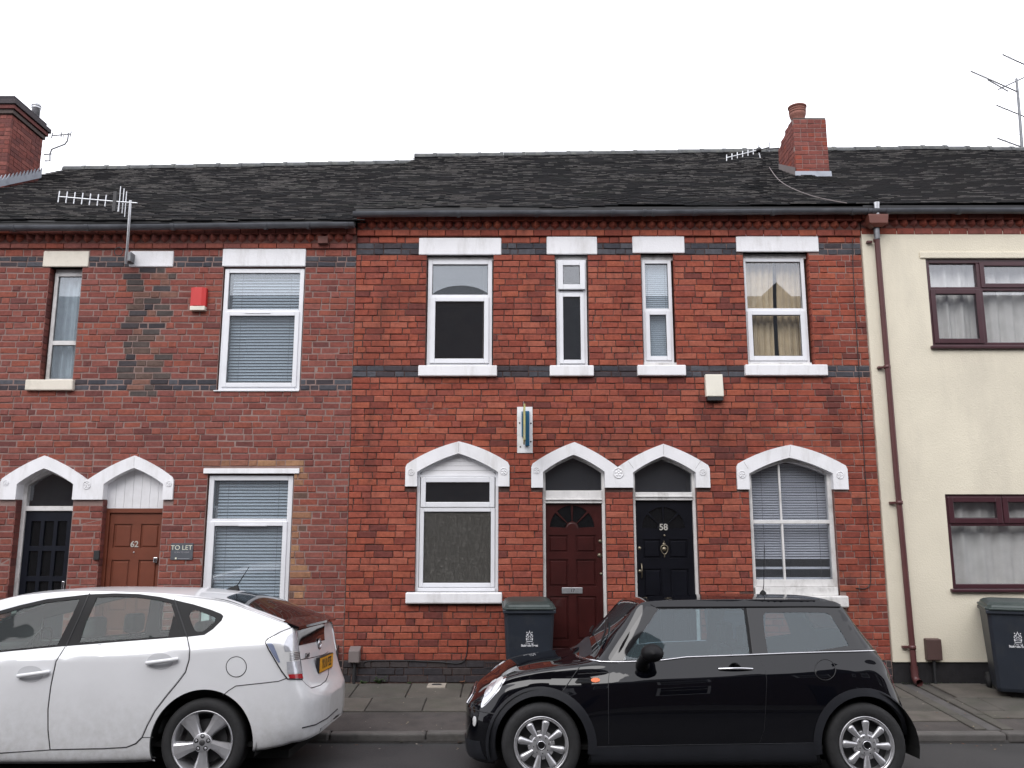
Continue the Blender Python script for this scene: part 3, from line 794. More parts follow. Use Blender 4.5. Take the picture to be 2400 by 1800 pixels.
# brown door no 62 under white boards
ztr = W(310,1191)[1]
m = MB(); nb = 7
f = bx('board_backing', A2['xl'], A2['xr'], .125, .15, ztr, ztr+.02, MT['white_paint'], H1)
bw = (A2['xr']-A2['xl'])/nb
for k in range(nb):
    a, b = A2['xl']+bw*k+.0015, A2['xl']+bw*(k+1)-.0015
    g = MB()
    zt = lambda x: A2['zs']+(A2['za']-A2['zs'])*((x-A2['xl'])/(A2['xa']-A2['xl']) if x < A2['xa'] else (A2['xr']-x)/(A2['xr']-A2['xa']))+.03
    g.plate([(a, ztr), (b, ztr), (b, zt(b)), ((a+b)/2, zt((a+b)/2)), (a, zt(a))], [], .10, .122); g.build('head_board', MT['white_paint'], f, bevel=.003)
m = MB(); m.box(A2['xl'], A2['xl']+.045, .10, .17, dz0, ztr); m.box(A2['xr']-.02, A2['xr'], .10, .17, dz0, ztr); m.box(A2['xl']+.045, A2['xr']-.02, .10, .17, ztr-.055, ztr)
f = m.build('door_frame', MT['door_brown'], H1, bevel=.004)
x0, x1, z0, z1 = A2['xl']+.05, A2['xr']-.022, dz0+.02, ztr-.058
cx = (x0+x1)/2; pw = .225
pn = []
for s_ in (-1, 1):
    a = cx+s_*.165-pw/2; 
    pn += [(a, a+pw, z1-.42, z1-.13), (a, a+pw, z1-1.17, z1-.56), (a, a+pw, z1-1.80, z1-1.36)]
d62 = panel_door(H1, x0, x1, z0, z1, .125, 'door_brown', pn)
nx, nz = at(315, 1276, .12)
text_obj('number', '62', .10, MT['num_silver'], d62, (nx, .123, nz), depth=.004, bold=.0016)
bx('spyhole', nx-.008, nx+.008, .118, .1245, at(315,1295,.12)[1]-.008, at(315,1295,.12)[1]+.008, MT['chrome'], d62, .003)
hx, hz = at(368, 1312, .11); bx('handle', hx-.035, hx+.012, .085, .1245, hz-.035, hz+.03, MT['chrome'], d62, .006)
rd1, P1 = roof(H1, XA0, XB0+.12, lambda x: 5.745, lambda x: 9.14+.0195*(x-XA0), 4, [MT['tile'], MT['tile_brown']], skip=((-9.45,-8.5,3.0,4.05),))
gz = [at(0,531,-.19)[1], at(836,523,-.19)[1]]
gutter(H1, at(0,531,-.19)[0]-2.6, XB0-.005, gz[0]-.02, gz[1], joints=[at(x,527,-.19)[0] for x in (32,205,405,622,722,812)])
bx('fascia', XA0, XB0-.005, -.115, -.09, 5.682, 5.76, MT['seal'], H1)
bx('vent_block', at(745,565,-.09)[0], at(768,565,-.09)[0], -.10, .0, 5.46, 5.55, MT['reveal'], H1)

# =================================================================== red house, nos 58 and 60, in the middle
H2 = empty('terrace_house', (0,0,0), 'orange red brick terrace house with maroon door and black door number 58', 'house', 'terrace houses facing the street')
hl2 = []; holesB = []
def wopen(xl, xr, yt, yb):
    z0, z1 = W(1200, yb)[1], W(1200, yt)[1]; ym = (yt+yb)/2
    r_ = (W(xl, ym)[0], W(xr, ym)[0], z0, z1); hl2.append(rect(*r_)); return r_
U1 = wopen(998.5, 1155.5, 598, 858); U2 = wopen(1302, 1379, 597, 858); U3 = wopen(1505.5, 1584, 594, 857); U4 = wopen(1748, 1903, 591, 857)
lin2 = [(982,1175,558,598),(1281,1399.5,555,597),(1482,1604,552.5,594),(1725,1918,549.5,591)]
for xl, xr, yt, yb in lin2:
    b = rect_px(xl, xr, yt, yb); block('lintel', H2, b[0], b[1], b[2], b[3], -.016, 'white_stone'); holesB.append(rect(b[0]+.004, b[1]-.004, b[2]+.004, b[3]-.004))
for xl, xr, yt, yb in [(981,1165,858,883),(1288,1391,858,883),(1493,1606,857,882),(1744.5,1937,856,882)]:
    b = rect_px(xl, xr, yt, yb); block('sill', H2, b[0], b[1], b[2], b[3], -.06, 'white_stone', .12); holesB.append(rect(b[0]+.004, b[1]-.004, b[2]+.004, b[3]-.004))
def mkA(l, r_, a, lx, rx):
    return dict(xl=W(*lx)[0], xr=W(*rx)[0], zs=(W(*l)[1]+W(*r_)[1])/2, xa=W(*a)[0], za=W(*a)[1])
B1 = mkA((978.7,1107),(1167,1104),(1075,1062),(977,1125),(1168,1125))
B2 = mkA((1272,1106),(1417,1104.5),(1344,1065),(1272,1125),(1418,1125))
B3 = mkA((1482,1107),(1631,1106),(1554,1068.6),(1483,1125),(1631,1125))
B4 = mkA((1754.5,1108.5),(1951,1110),(1849,1072),(1754.5,1125),(1952,1125))
zs1 = W(1076,1388)[1]; zs4 = W(1900,1396)[1]
hl2 += [arch_open(B1['xl'], B1['xr'], B1['zs'], B1['xa'], B1['za'], zs1), arch_open(B2['xl'], B2['xr'], B2['zs'], B2['xa'], B2['za'], dz0),
        arch_open(B3['xl'], B3['xr'], B3['zs'], B3['xa'], B3['za'], dz0), arch_open(B4['xl'], B4['xr'], B4['zs'], B4['xa'], B4['za'], zs4)]
hoB1 = hood(W(951,1090), [W(1076,1035)], W(1194,1086), None, W(1076,1140)[1], [B1])
hoB2 = hood(W(1245,1089), [W(1346,1036.5), W(1554,1040.7)], W(1662,1093), W(1447,1095), W(1450,1143)[1], [B2, B3])
hoB4 = hood(W(1725,1089.5), [W(1851,1043)], W(1984,1094), None, W(1850,1147)[1], [B4])
def upto(ho, x): return ho[:next(i for i, p in enumerate(ho) if i > 6 and abs(p[0]-x) < 1e-6 and abs(p[1]-ho[0][1]) < 1e-6)+1]
holesB += hl2; hoodsB = [upto(hoB1, W(1194,1086)[0]), upto(hoB2, W(1662,1093)[0]), upto(hoB4, W(1984,1094)[0])]
for xl, xr, yt, yb in [(951.5,1177,1388,1414),(1735,1985,1396,1423)]:
    b = rect_px(xl, xr, yt, yb); block('sill', H2, b[0], b[1], b[2], b[3], -.07, 'old_white' if xl > 1200 else 'white_stone', .12, .016); holesB.append(rect(b[0]+.004, b[1]-.004, b[2]+.004, b[3]-.004))
bbz = (W(1200,884)[1], W(1200,857)[1]); btz = (5.337, 5.491)
def hid2(x, z):
    if .45 < x < 4.05 and z < 1.32: return True
    if -.55 < x < .0 and z < 1.2: return True
    return z < .14
def palB(x, z, r):
    if z < .37: return r.choice(PLINTH)
    q = r.random()
    if x > 3.7 and q < .35: return r.choice([BR_B[5], BR_B[6], BR_B[3]])
    return BR_B[6] if q < .04 else (BR_B[5] if q < .11 else r.choice(BR_B[:5]+BR_B[7:]))
segsB = [(.12,.369,3,0,palB),(.369,bbz[0],43,0,palB),(bbz[0],bbz[1],2,0,palBlue),(bbz[1],btz[0],18,0,palB),(btz[0],btz[1],2,0,palBlue),(btz[1],5.577,1,0,palB)]
ab = rect_px(1136, 1179, 1551, 1566); holesB.append(rect(*ab))
lay(H2, XB0+.0005, XC0-.004, segsB, holesB, 23, hid2, hoods=hoodsB)
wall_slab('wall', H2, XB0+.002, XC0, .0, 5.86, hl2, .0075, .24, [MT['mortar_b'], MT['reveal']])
m = MB(); m.plate(rect(*ab), [rect(ab[0]+.012+(ab[1]-ab[0]-.02)/7*k, ab[0]+.012+(ab[1]-ab[0]-.02)/7*k+.015, ab[2]+.012, ab[3]-.012) for k in range(7)], -.002, .03); m.build('air_brick', PLINTH[0], H2)
cornice(H2, XB0+.004, XC0-.004, (5.578,5.662,5.760,5.846), [BR_B[0],BR_B[2],BR_B[4],BR_B[7],BR_B[8],BR_B[9],BR_B[3],BR_B[5]], 8)
arch_stone(H2, hoB1, [], rounds=[(*W(964,1107),.04),(*W(1181,1105),.045)], joints=[(W(1075.5,1038), W(1075,1060))])
arch_stone(H2, hoB2, [], rounds=[(*W(1257,1103),.04),(*W(1449,1109),.065),(*W(1646,1107),.04)], joints=[(W(1554,1043), W(1554,1066)), (W(1472,1082), W(1484,1098)), (W(1641,1081), W(1629,1099))])
arch_stone(H2, hoB4, [], rounds=[(*W(1738,1112),.045),(*W(1967,1114),.045)], joints=[(W(1851,1046), W(1849,1070)), (W(1742,1083), W(1752,1099))])
reveal_bricks(H2, U4[1], -1, U4[2], U4[3], 18, BR_B[:6]); reveal_bricks(H2, U3[1], -1, U3[2], U3[3], 18, BR_B[:6], .06)
# upper windows
x0, x1, z0, z1 = U1
upvc(H2, x0+.012, x1-.012, z0+.002, z1-.05, W(1080,692)[1], .05, .055, .06, 'glass_hazy', 'glass')
bx('head_board', x0, x1, .06, .13, z1-.05, z1, MT['old_white'], H2)
x0, x1, z0, z1 = U2
zt = W(1340,683)[1]
w = upvc(H2, x0+.012, x1-.012, z0+.002, z1-.05, zt, .05, .05, .05, glb='glass', top=None)
vs_ = MB(); a, b, c, e = x0+.035, x1-.035, zt+.03, z1-.075
bars(vs_, a, b, c, e, .065, .0, .05); vo = vs_.build('sash', MT['upvc'], w, bevel=.006); pane(w, a+.065, b-.065, c+.065, e-.065, .022, 'glass')
bx('head_board', x0, x1, .06, .13, z1-.05, z1, MT['old_white'], H2)
x0, x1, z0, z1 = U3
upvc(H2, x0+.012, x1-.03, z0+.045, z1-.07, W(1545,724)[1], .06, .045, .055, 'glass_hazy', 'glass_hazy')
bx('head_board', x0, x1, .07, .13, z1-.07, z1, MT['old_white'], H2); bx('sub_sill', x0+.005, x1-.005, .03, .12, z0-.004, z0+.045, MT['old_white'], H2)
blind(x0+.05, x1-.06, z0+.1, z1-.1, .155, .027, 'pale blind behind the narrow upstairs window beside the curtained one', tilt=60)
x0, x1, z0, z1 = U4
upvc(H2, x0+.0, x1-.04, z0+.045, z1-.06, W(1820,723)[1], .07, .045, .06, 'glass', 'glass')
bx('head_board', x0, x1, .08, .13, z1-.06, z1, MT['old_white'], H2); bx('sub_sill', x0+.002, x1-.035, .03, .12, z0-.004, z0+.045, MT['old_white'], H2)
xm = W(1829,760)[0]
curtain('bedroom_curtain', x0-.02, xm-.015, z0, z1-.05, .22, MT['curtain_beige'], 'beige curtain half drawn on the alarm box side of the upstairs window', 5, .018, seed=5, shape=lambda u, v, a, b: a+(b+.04*v*v-.01-a)*u, group='bedroom curtains')
curtain('bedroom_curtain', xm+.0, x1+.02, z0, z1-.05, .23, MT['curtain_beige'], 'beige curtain half drawn on the downpipe side of the upstairs window', 5, .018, seed=6, shape=lambda u, v, a, b: a+.03*(1-v)+(b-a-.03*(1-v))*u+.06*v*v*(1-u), group='bedroom curtains')
# arched ground floor window of no 60: boarded head, obscure glass
A = B1; zbw = zs1
f, Ai = frame_arch(H2, A, zbw+.0, .035, .045, .13, 'upvc', 'window')
zh = W(1075,1113)[1]
zt = lambda x, A=Ai: A['zs']+(A['za']-A['zs'])*((x-A['xl'])/(A['xa']-A['xl']) if x < A['xa'] else (A['xr']-x)/(A['xr']-A['xa']))+.02
nb = 4; dzb = (Ai['za']-zh)/nb
for k in range(nb):
    za, zb_ = zh+dzb*k+.0015, zh+dzb*(k+1)-.0015
    def lim(z):
        if z <= Ai['zs']: return Ai['xl'], Ai['xr']
        t = (z-Ai['zs'])/(Ai['za']-Ai['zs']); t = min(t, .985)
        return Ai['xl']+(Ai['xa']-Ai['xl'])*(t-.10*math.sin(math.pi*t)), Ai['xr']-(Ai['xr']-Ai['xa'])*(t-.10*math.sin(math.pi*t))
    (a0, b0), (a1, b1) = lim(za), lim(zb_)
    g = MB(); g.plate([(a0-.004,za),(b0+.004,za),(b1+.004,zb_),(a1-.004,zb_)], [], .060, .08); g.build('head_board', MT['white_paint'], f, bevel=.003)
bx('rail', Ai['xl'], Ai['xr'], .04, .12, zh-.025, zh, MT['upvc'], f, .003)
zt1, zt2 = W(1075,1178.5)[1], W(1075,1199)[1]
sash(f, Ai['xl']+.01, Ai['xr']-.01, zt1-.052, zh-.026, .062, .035, .11, 'upvc', 'glass')
sash(f, Ai['xl']+.005, Ai['xr']-.005, zbw+.055, zt1-.056, .05, .045, .11, 'upvc', 'glass_obscure')
bx('rail', Ai['xl'], Ai['xr'], .02, .12, zbw+.004, zbw+.05, MT['upvc'], f, .004)
curtain('net_curtain', Ai['xl'], Ai['xr'], zbw, zt1, .24, MT['int_wall'], 'dull patterned net behind the obscure ground floor window left of the bin', 6, .01, seed=8)
# maroon door, no 60
def door_in(A, zb, zfan0, zfan1, mat, fan, pn, wfr=.035, y=.07):
    f, Ai = frame_arch(H2, A, zb, wfr, y, y+.09, 'old_white')
    bx('transom', Ai['xl'], Ai['xr'], y-.012, y+.09, zfan1, zfan0, MT['old_white'], f, .004)
    bx('transom_moulding', Ai['xl'], Ai['xr'], y-.03, y-.013, zfan1+.035, zfan1+.055, MT['old_white'], f, .004)
    fanlight(f, Ai, zfan0, y+.045, 'glass_fan')
    return f, Ai, panel_door(H2, Ai['xl']+.003, Ai['xr']-.003, zb+.02, zfan1-.003, y+.03, mat, pn, fan)
def pn_at(rows, cols, y):
    out = []
    for (yt, yb) in rows:
        for (xl, xr) in cols: out.append((at(xl,1250,y)[0], at(xr,1250,y)[0], at(1400,yb,y)[1], at(1400,yt,y)[1]))
    return out
pn = pn_at([(1254,1295),(1311,1375),(1397,1500),(1515,1545)], [(1285.5,1331),(1349,1396)], .10)
f60, Ai60, d60 = door_in(B2, dz0, W(1345,1149)[1], W(1345,1179)[1], 'door_red', (at(1341,1239,.1)[0], at(1341,1239,.1)[1], .272), pn)
lx0, lz0 = at(1317,1391,.09); lx1, lz1 = at(1365,1377,.09)
lp = bx('letter_plate', lx0, lx1, .088, .0995, lz0, lz1, MT['alu'], d60, .003)
text_obj('number', '17', .055, MT['seal'], d60, ((lx0+lx1)/2+.005, .087, (lz0+lz1)/2), depth=.0006)
for (px, py, r_) in ((1407,1268.6,.022),(1405.6,1301.6,.026),(1409.4,1345,.018)):
    q = MB(); xx, zz_ = at(px, py, .09); q.lathe([(0,-.012),(r_*.5,-.012),(r_*.55,-.006),(r_,-.005),(r_,.002)], 'y', (xx,.099,zz_), 16); q.build('lock', MT['brass'], d60)
# black door, no 58
pn = pn_at([(1264,1309),(1333,1400),(1420,1520)], [(1506,1548),(1567,1611)], .10)
f58, Ai58, d58 = door_in(B3, dz0, W(1554,1153)[1], W(1554,1172)[1], 'door_black', (at(1555,1241,.1)[0], at(1555,1241,.1)[1], .262), pn)
nx, nz = at(1555,1236,.09); text_obj('number', '58', .105, MT['num_silver'], d58, (nx, .089, nz), depth=.004, bold=.0016)
kx, kz = at(1557,1255,.09); q = MB(); q.lathe([(0,-.03),(.012,-.026),(.014,-.012),(.006,-.006),(.010,.0)], 'y', (kx,.0995,kz), 12); q.build('knob', MT['brass'], d58)
kx, kz = at(1557,1286,.09)
q = MB(); q.lathe([(0,-.012),(.016,-.010),(.02,.0)], 'y', (kx,.0995,kz+.055), 12)
ring = [(kx+.042*math.sin(t)*(1-.25*math.cos(t)), .085, kz-.012-.055*math.cos(t)) for t in [2*math.pi*i/20 for i in range(21)]]
q.tube(ring, .007, 6); q.lathe([(0,-.016),(.026,-.012),(.030,0)], 'y', (kx,.0995,kz-.004), 14); q.tube([(kx,.092,kz+.06),(kx,.092,kz+.095)], .006, 6); q.tube([(kx,.090,kz-.065),(kx,.090,kz-.10)], .008, 6)
q.build('knocker', MT['brass'], d58)
hx, hz = at(1504,1338,.08); q = MB(); q.tube([(hx,.0985,hz+.085),(hx,.065,hz+.065),(hx,.060,hz),(hx,.065,hz-.065),(hx,.0985,hz-.085)], .008, 8); q.build('pull_handle', MT['brass'], d58)
for px, py in ((1499,1285),(1500,1339)):
    q = MB(); xx, zz_ = at(px, py, .09); q.lathe([(0,-.01),(.018,-.008),(.022,.0)], 'y', (xx,.0995,zz_), 14); q.build('lock', MT['brass'], d58)
# sash window of no 58
A = B4; f, Ai = frame_arch(H2, A, zs4, .05, .06, .14, 'old_white', 'window')
zm = W(1850,1223)[1]; zb_ = W(1850,1359)[1]; xmid = W(1837,1225)[0]
bx('meeting_rail', Ai['xl'], Ai['xr'], .055, .11, zm-.022, zm+.022, MT['old_white'], f, .004)
bx('glazing_bar', xmid-.012, xmid+.012, .075, .105, zm+.022, Ai['za']-.03, MT['old_white'], f, .003); bx('glazing_bar', xmid-.012, xmid+.012, .060, .10, zb_, zm-.022, MT['old_white'], f, .003)
bx('bottom_rail', Ai['xl'], Ai['xr'], .055, .11, W(1850,1376)[1], zb_, MT['old_white'], f, .004)
bx('sub_sill', Ai['xl']-.03, Ai['xr']+.03, .0, .13, zs4, W(1850,1377)[1], MT['old_white'], f, .006)
for a, b in ((Ai['xl'], xmid-.012), (xmid+.012, Ai['xr'])):
    pane(f, a, b, zb_, zm-.022, .085, 'glass_dulled', False)
m = MB(); m.plate(arch_open(Ai['xl'], Ai['xr'], Ai['zs'], Ai['xa'], Ai['za'], zm+.022), [], .09, .095); m.build('pane', MT['glass_dulled'], f)
blind(Ai['xl']+.03, Ai['xr']+.05, zb_, Ai['za']-.01, .23, .031, 'white venetian blind in the arched sash window above the black car', gap_rows=(37,38,39,41,42,43), tilt=48)
rd2, P2 = roof(H2, XB0-.02, XC0+.35, lambda x: 5.905+.009*(x+2), lambda x: 9.42+.0165*(x+2), 9, [MT['tile'], MT['tile'], MT['tile_brown']], skip=((4.55,5.12,2.40,3.25),))
gl_ = [at(831,498,-.19)[1], at(2018,491,-.19)[1], at(2400,490,-.19)[1]]
gutter(H2, XB0-.02, XC0+.02, gl_[0], gl_[1], joints=[at(x,495,-.19)[0] for x in (1075,1258,1437,1510,1532,1629,1812,2000)])
bx('fascia', XB0, XC0, -.13, -.092, 5.848, 5.93, MT['seal'], H2)

# =================================================================== cream rendered house on the right
H3 = empty('terrace_house', (0,0,0), 'cream rendered terrace house with dark brown window frames and brown downpipe', 'house', 'terrace houses facing the street')
hl3 = []
c1 = (W(2175,700)[0], 8.0, W(2300,817)[1], W(2300,608)[1]); c2 = (W(2222,1270)[0], 8.2, W(2300,1385)[1], W(2300,1158.5)[1])
hl3 = [rect(*c1), rect(*c2)]
zr0 = W(2200,1551)[1]
wall_slab('wall', H3, XC0+.004, XC1, zr0, W(2100,546)[1]+.02, hl3, -.022, .24, [MT['cream_render'], MT['cream_render']])
bx('plinth', XC0+.004, XC1, .0, .23, .0, zr0-.001, MT['black_plinth'], H3)
bx('wall_head', XC0+.004, XC1, .0, .23, W(2100,546)[1]+.021, 5.88, MT['reveal'], H3)
block('lintel', H3, W(2153,600)[0], 8.3, c1[3]+.004, W(2300,592)[1], -.04, 'cream_render', .0, .01)
cornice(H3, XC0+.004, 8.6, (5.60,5.684,5.782,5.868), [BR_B[4],BR_B[9],BR_A[4],BR_A[7],BR_B[3],BR_A[0]], 15)
def brown_win(cr, cols, zt, glt='glass', glb='glass', lower_sash=None):
    x0, x1, z0, z1 = cr
    m = MB(); bars(m, x0+.002, x1-.002, z0+.03, z1-.002, .05, .0, .08)
    for xx in cols: m.box(xx-.028, xx+.028, .0, .08, z0+.08, z1-.052)
    m.box(x0+.052, x1-.052, .001, .079, zt-.025, zt+.025)
    w = m.build('window', MT['brown_upvc'], H3, bevel=.006)
    bx('window_sill', x0-.035, x1, -.07, .05, z0-.012, z0+.028, MT['brown_upvc'], w, .01)
    return w
ca = W(2302,720)[0]; zt = W(2300,677)[1]
w = brown_win(c1, [ca], zt)
x0, x1, z0, z1 = c1
pane(w, x0+.05, ca-.028, zt+.025, z1-.05, .035, 'glass', False)
sash(w, x0+.035, ca-.012, z0+.065, zt-.01, .06, -.014, .05, 'brown_upvc', 'glass')
sash(w, ca+.012, ca+1.0, zt+.012, z1-.035, .055, -.014, .05, 'brown_upvc', 'glass')
pane(w, ca+.028, ca+1.0, z0+.08, zt-.025, .035, 'glass', False)
bx('mullion', ca+1.0, ca+1.06, .002, .078, z0+.08, z1-.05, MT['brown_upvc'], w); pane(w, ca+1.06, x1-.05, z0+.08, z1-.05, .035, 'glass', False)
curtain('bedroom_curtain', x0+.02, x1-.02, z0, z1+.05, .17, MT['curtain_grey'], 'pale grey curtain in the upstairs window of the cream house', 14, .028, seed=21, group='pale grey curtains')
ca = W(2349,1195)[0]; zt = W(2300,1228)[1]
w = brown_win(c2, [], zt); x0, x1, z0, z1 = c2
bx('mullion', ca-.02, ca+.02, .002, .078, zt+.025, z1-.05, MT['brown_upvc'], w)
sash(w, x0+.035, ca-.008, zt+.006, z1-.03, .065, -.014, .05, 'brown_upvc', 'glass'); sash(w, ca+.008, ca+.95, zt+.006, z1-.03, .065, -.014, .05, 'brown_upvc', 'glass')
pane(w, x0+.05, ca+.95, z0+.08, zt-.025, .035, 'glass', False); pane(w, ca+.95, x1-.05, z0+.08, z1-.05, .035, 'glass', False)
curtain('living_room_curtain', x0+.02, x1-.02, z0, z1+.05, .16, MT['curtain_grey'], 'pale grey curtain in the ground floor window of the cream house', 12, .024, seed=24, group='pale grey curtains')
rd3, P3 = roof(H3, XC0+.36, XC1, lambda x: 5.905+.009*(x+2), lambda x: 9.42+.0165*(min(x, 8.6)+2)-.02*max(0, x-8.6), 13, [MT['tile_brown'], MT['tile_brown'], MT['tile']], skip=((4.55,5.12,2.40,3.25),), straight=True, gauge=.1, pale=.45)
gutter(H3, XC0+.03, 8.9, gl_[1], gl_[2]+.02, joints=[at(x,490,-.19)[0] for x in (2048,2080,2248)])
bx('fascia', XC0+.002, XC1, -.13, -.092, 5.87, 5.95, MT['seal'], H3)
# downpipe with hopper
dp = MB(); hx, hz = at(2053,522,-.13)
dpo = empty('downpipe'); dpo.parent = H3
q = MB(); w_ = .115; 
vs = []; 
for (zz, ww, dd) in ((hz+.085,.125,.09),(hz+.06,.125,.09),(hz-.03,.115,.085),(hz-.075,.05,.05)):
    vs += [(hx-ww,-.13-dd,zz),(hx+ww,-.13-dd,zz),(hx+ww,-.13+.05,zz),(hx-ww,-.13+.05,zz)]
q.add(vs, [(i*4+k, i*4+4+k, i*4+4+(k+1)%4, i*4+(k+1)%4) for i in range(3) for k in range(4)]+[(0,1,2,3)])
q.build('hopper', MT['hopper_brown'], dpo, bevel=.006)
q = MB(); q.tube([(hx,-.19,hz+.25),(hx,-.17,hz+.07)], .034, 10); q.build('outlet', MT['alu'], dpo)
px0 = hx+.0; q = MB()
q.tube([(px0,-.13,hz-.06),(px0,-.13,hz-.22)], .036, 12); q.build('pipe_collar', MT['alu_dark'], dpo)
px1 = at(2145,1590,-.09)[0]
q = MB(); q.tube([(px0,-.125,hz-.2),(px0+.01,-.10,hz-.42),((px0+px1)/2,-.085,2.6),(px1,-.085,.30)], .034, 12); q.build('pipe', MT['brown_pipe'], dpo)
q = MB(); q.tube([(px1,-.085,.32),(px1,-.085,.20),(px1+.005,-.11,.155),(px1+.01,-.17,.145)], .042, 12, caps=False); q.build('shoe', MT['brown_pipe'], dpo)
for py in (860, 1178, 1517, 565):
    zz = at(2100,py,-.085)[1]; t = (zz-.3)/(hz-.5); xx = px1+(px0-px1)*t
    q = MB(); q.lathe([(.034,-.022),(.041,-.022),(.041,.022),(.034,.022)], 'z', (xx,-.085 if zz < 5 else -.11,zz), 12); q.box(xx-.10, xx-.036, -.07, -.024, zz-.012, zz+.012); q.build('pipe_clip', MT['brown_pipe'], dpo)

# rooms behind the windows
for (h, xa, xb) in ((H1, XA0+.05, XB0-.06), (H2, XB0+.06, XC0-.06), (H3, XC0+.06, XC1-.05)):
    m = MB(); m.box(xa, xb, .5, 3.2, .12, .16); m.box(xa, xb, .5, 3.2, 2.95, 3.15); m.box(xa, xb, 3.2, 3.25, .12, 5.6); m.box(xa, xb, .5, 3.2, 5.5, 5.6)
    n_ = 4 if h is H2 else 3
    for k in range(n_+1):
        xx = xa+(xb-xa)*k/n_; m.box(xx-.04, xx+.04, .45, 3.2, .16, 5.5)
    m.build('room', MT['int_wall'], h)
    bx('rear_wall', xa, xb, 8.5, 8.7, 0, 6.5, MT['reveal'], h)

# chimneys
def chimney(house, x0, x1, y0, y1, zt, base, bricks, mort, cap=.06, rake=None, seed=1):
    """stack of real bricks over a core; rake = (y, z) of a sloping rear shoulder"""
    rr = random.Random(seed); ch = empty('chimney'); ch.parent = house
    prof = [(y0+.006, base-.6), (y0+.006, zt), (y1-.006, zt), (y1-.006, base-.6)]
    if rake: prof = [(y0+.006, base-.6), (y0+.006, zt), (rake[0]-.006, zt), (y1-.006, rake[1]), (y1-.006, base-.6)]
    n = len(prof); m = MB()
    m.add([(x0+.006,a,b) for a, b in prof]+[(x1-.006,a,b) for a, b in prof], [tuple(range(n)), tuple(reversed(range(n, 2*n)))]+[(i, n+i, n+(i+1)%n, (i+1)%n) for i in range(n)])
    core = m.build('stack_core', mort, ch)
    c = .077; k = 0; z = zt-.004
    while z > base-.55:
        z0 = z-c; zm = z0+c/2
        ye = y1
        if rake and zm > rake[1]: ye = rake[0]+(y1-rake[0])*(zt-zm)/(zt-rake[1])
        def run(a, b, put):
            x = a-(.0 if k % 2 else .11)
            while x < b-.01:
                w = .224 if (k % 3) else .114
                p, q = max(a, x), min(b, x+w)
                if q-p > .03: put(p+.004, q-.004)
                x += w
        g = lambda: rr.uniform(-.003, .003)
        def front(p, q):
            mb = MB(); mb.cbox(p, q, y0+g(), y0+.06, z0+.004, z-.004, .004); mb.build('brick', rr.choice(bricks), ch)
        def side(s_, xx):
            def put(p, q):
                mb = MB(); o_ = xx+s_*g()
                mb.box(min(o_, o_-s_*.05), max(o_, o_-s_*.05), p, q, z0+.004, z-.004); mb.build('brick', rr.choice(bricks), ch)
            return put
        run(x0, x1, front)
        roofz = lambda y: base
        if house is H1: run(y0+.062, ye, side(1, x1))
        else: run(y0+.062, ye, side(-1, x0))
        z = z0; k += 1
    return ch, core
rz1 = 7.55
ch1_, _c = chimney(H1, -9.42, -8.53, 3.05, 4.0, 8.86, rz1, BR_A[3:7]+[BR_A[6]], MT['reveal'], seed=4)
for i, (o_, za, zb_) in enumerate(((.03,8.865,8.94),(.06,8.942,9.015),(.09,9.017,9.10),(.03,9.102,9.19))):
    m = MB(); m.box(-9.42-o_, -8.53+o_, 3.05-o_, 4.0+o_, za, zb_); m.build('cap_course', [PATCH[0], BR_A[6], PATCH[1], PATCH[4]][i], ch1_, bevel=.008)
px_, pz_ = at(89,262,3.75)
q = MB(); q.lathe([(.0,.17),(.075,.17),(.075,.15),(.085,.15),(.085,.13),(.075,.13),(.075,.11),(.085,.11),(.085,.09),(.07,.08),(.07,-.2),(.0,-.2)], 'z', (-8.62,3.85,9.30), 18); q.build('flue_terminal', MT['alu'], ch1_)
q = MB(); n = 14
p0_ = Vector((-8.50,4.0,8.13)); p1_ = Vector((-8.50,2.6,7.32)); 
vs = []; fs = []
up = Vector((0,0,1))
for i in range(n):
    a = p0_.lerp(p1_, i/n); b = p0_.lerp(p1_, (i+1)/n)
    vs += [a, b, b+up*.10, a+up*.20]; fs.append((4*i,4*i+1,4*i+2,4*i+3))
vs2 = [v+Vector((.012,0,0)) for v in vs]; k = len(vs)
q.add(vs+vs2, fs+[tuple(k+j for j in reversed(f)) for f in fs]+[(4*i+1, k+4*i+1, k+4*i+2, 4*i+2) for i in range(n)]+[(4*i+2, k+4*i+2, k+4*i+3, 4*i+3) for i in range(n)])
q.box(-8.50, -8.36, 2.6, 4.0, 7.2, 7.21)
q2 = q.build('lead_flashing', MT['lead'], ch1_)
zt2c = at(1900,279,2.43)[1]
ch2_, _c = chimney(H2, 4.565, 5.105, 2.43, 3.22, zt2c, 7.38, [BR_A[5], BR_A[3], BR_A[4], BR_A[5], BR_A[1], BR_B[3]], MT['mortar_a'], rake=(2.72, 8.28), seed=6)
m = MB(); m.box(4.575, 5.10, 2.44, 2.72, zt2c+.001, zt2c+.03); m.build('cap_mortar', PATCH[0], ch2_, bevel=.012)
q = MB(); cz = zt2c
q.lathe([(.10,0),(.105,.05),(.118,.08),(.128,.11),(.135,.14),(.128,.145),(.128,.16),(.137,.165),(.137,.18),(.128,.185),(.128,.20),(.137,.205),(.137,.22),(.128,.225),(.128,.24),(.15,.25),(.15,.268),(.12,.275),(.10,.27),(.10,.05)], 'z', (4.70,2.58,cz+.02), 24)
q.build('chimney_pot', MT['terracotta'], ch2_)
q = MB(); q.add([(4.545,2.415,7.55),(5.125,2.415,7.55),(5.135,2.405,7.33),(5.17,2.22,7.305),(4.49,2.22,7.305),(4.535,2.405,7.33)], [(0,5,2,1),(5,4,3,2)])
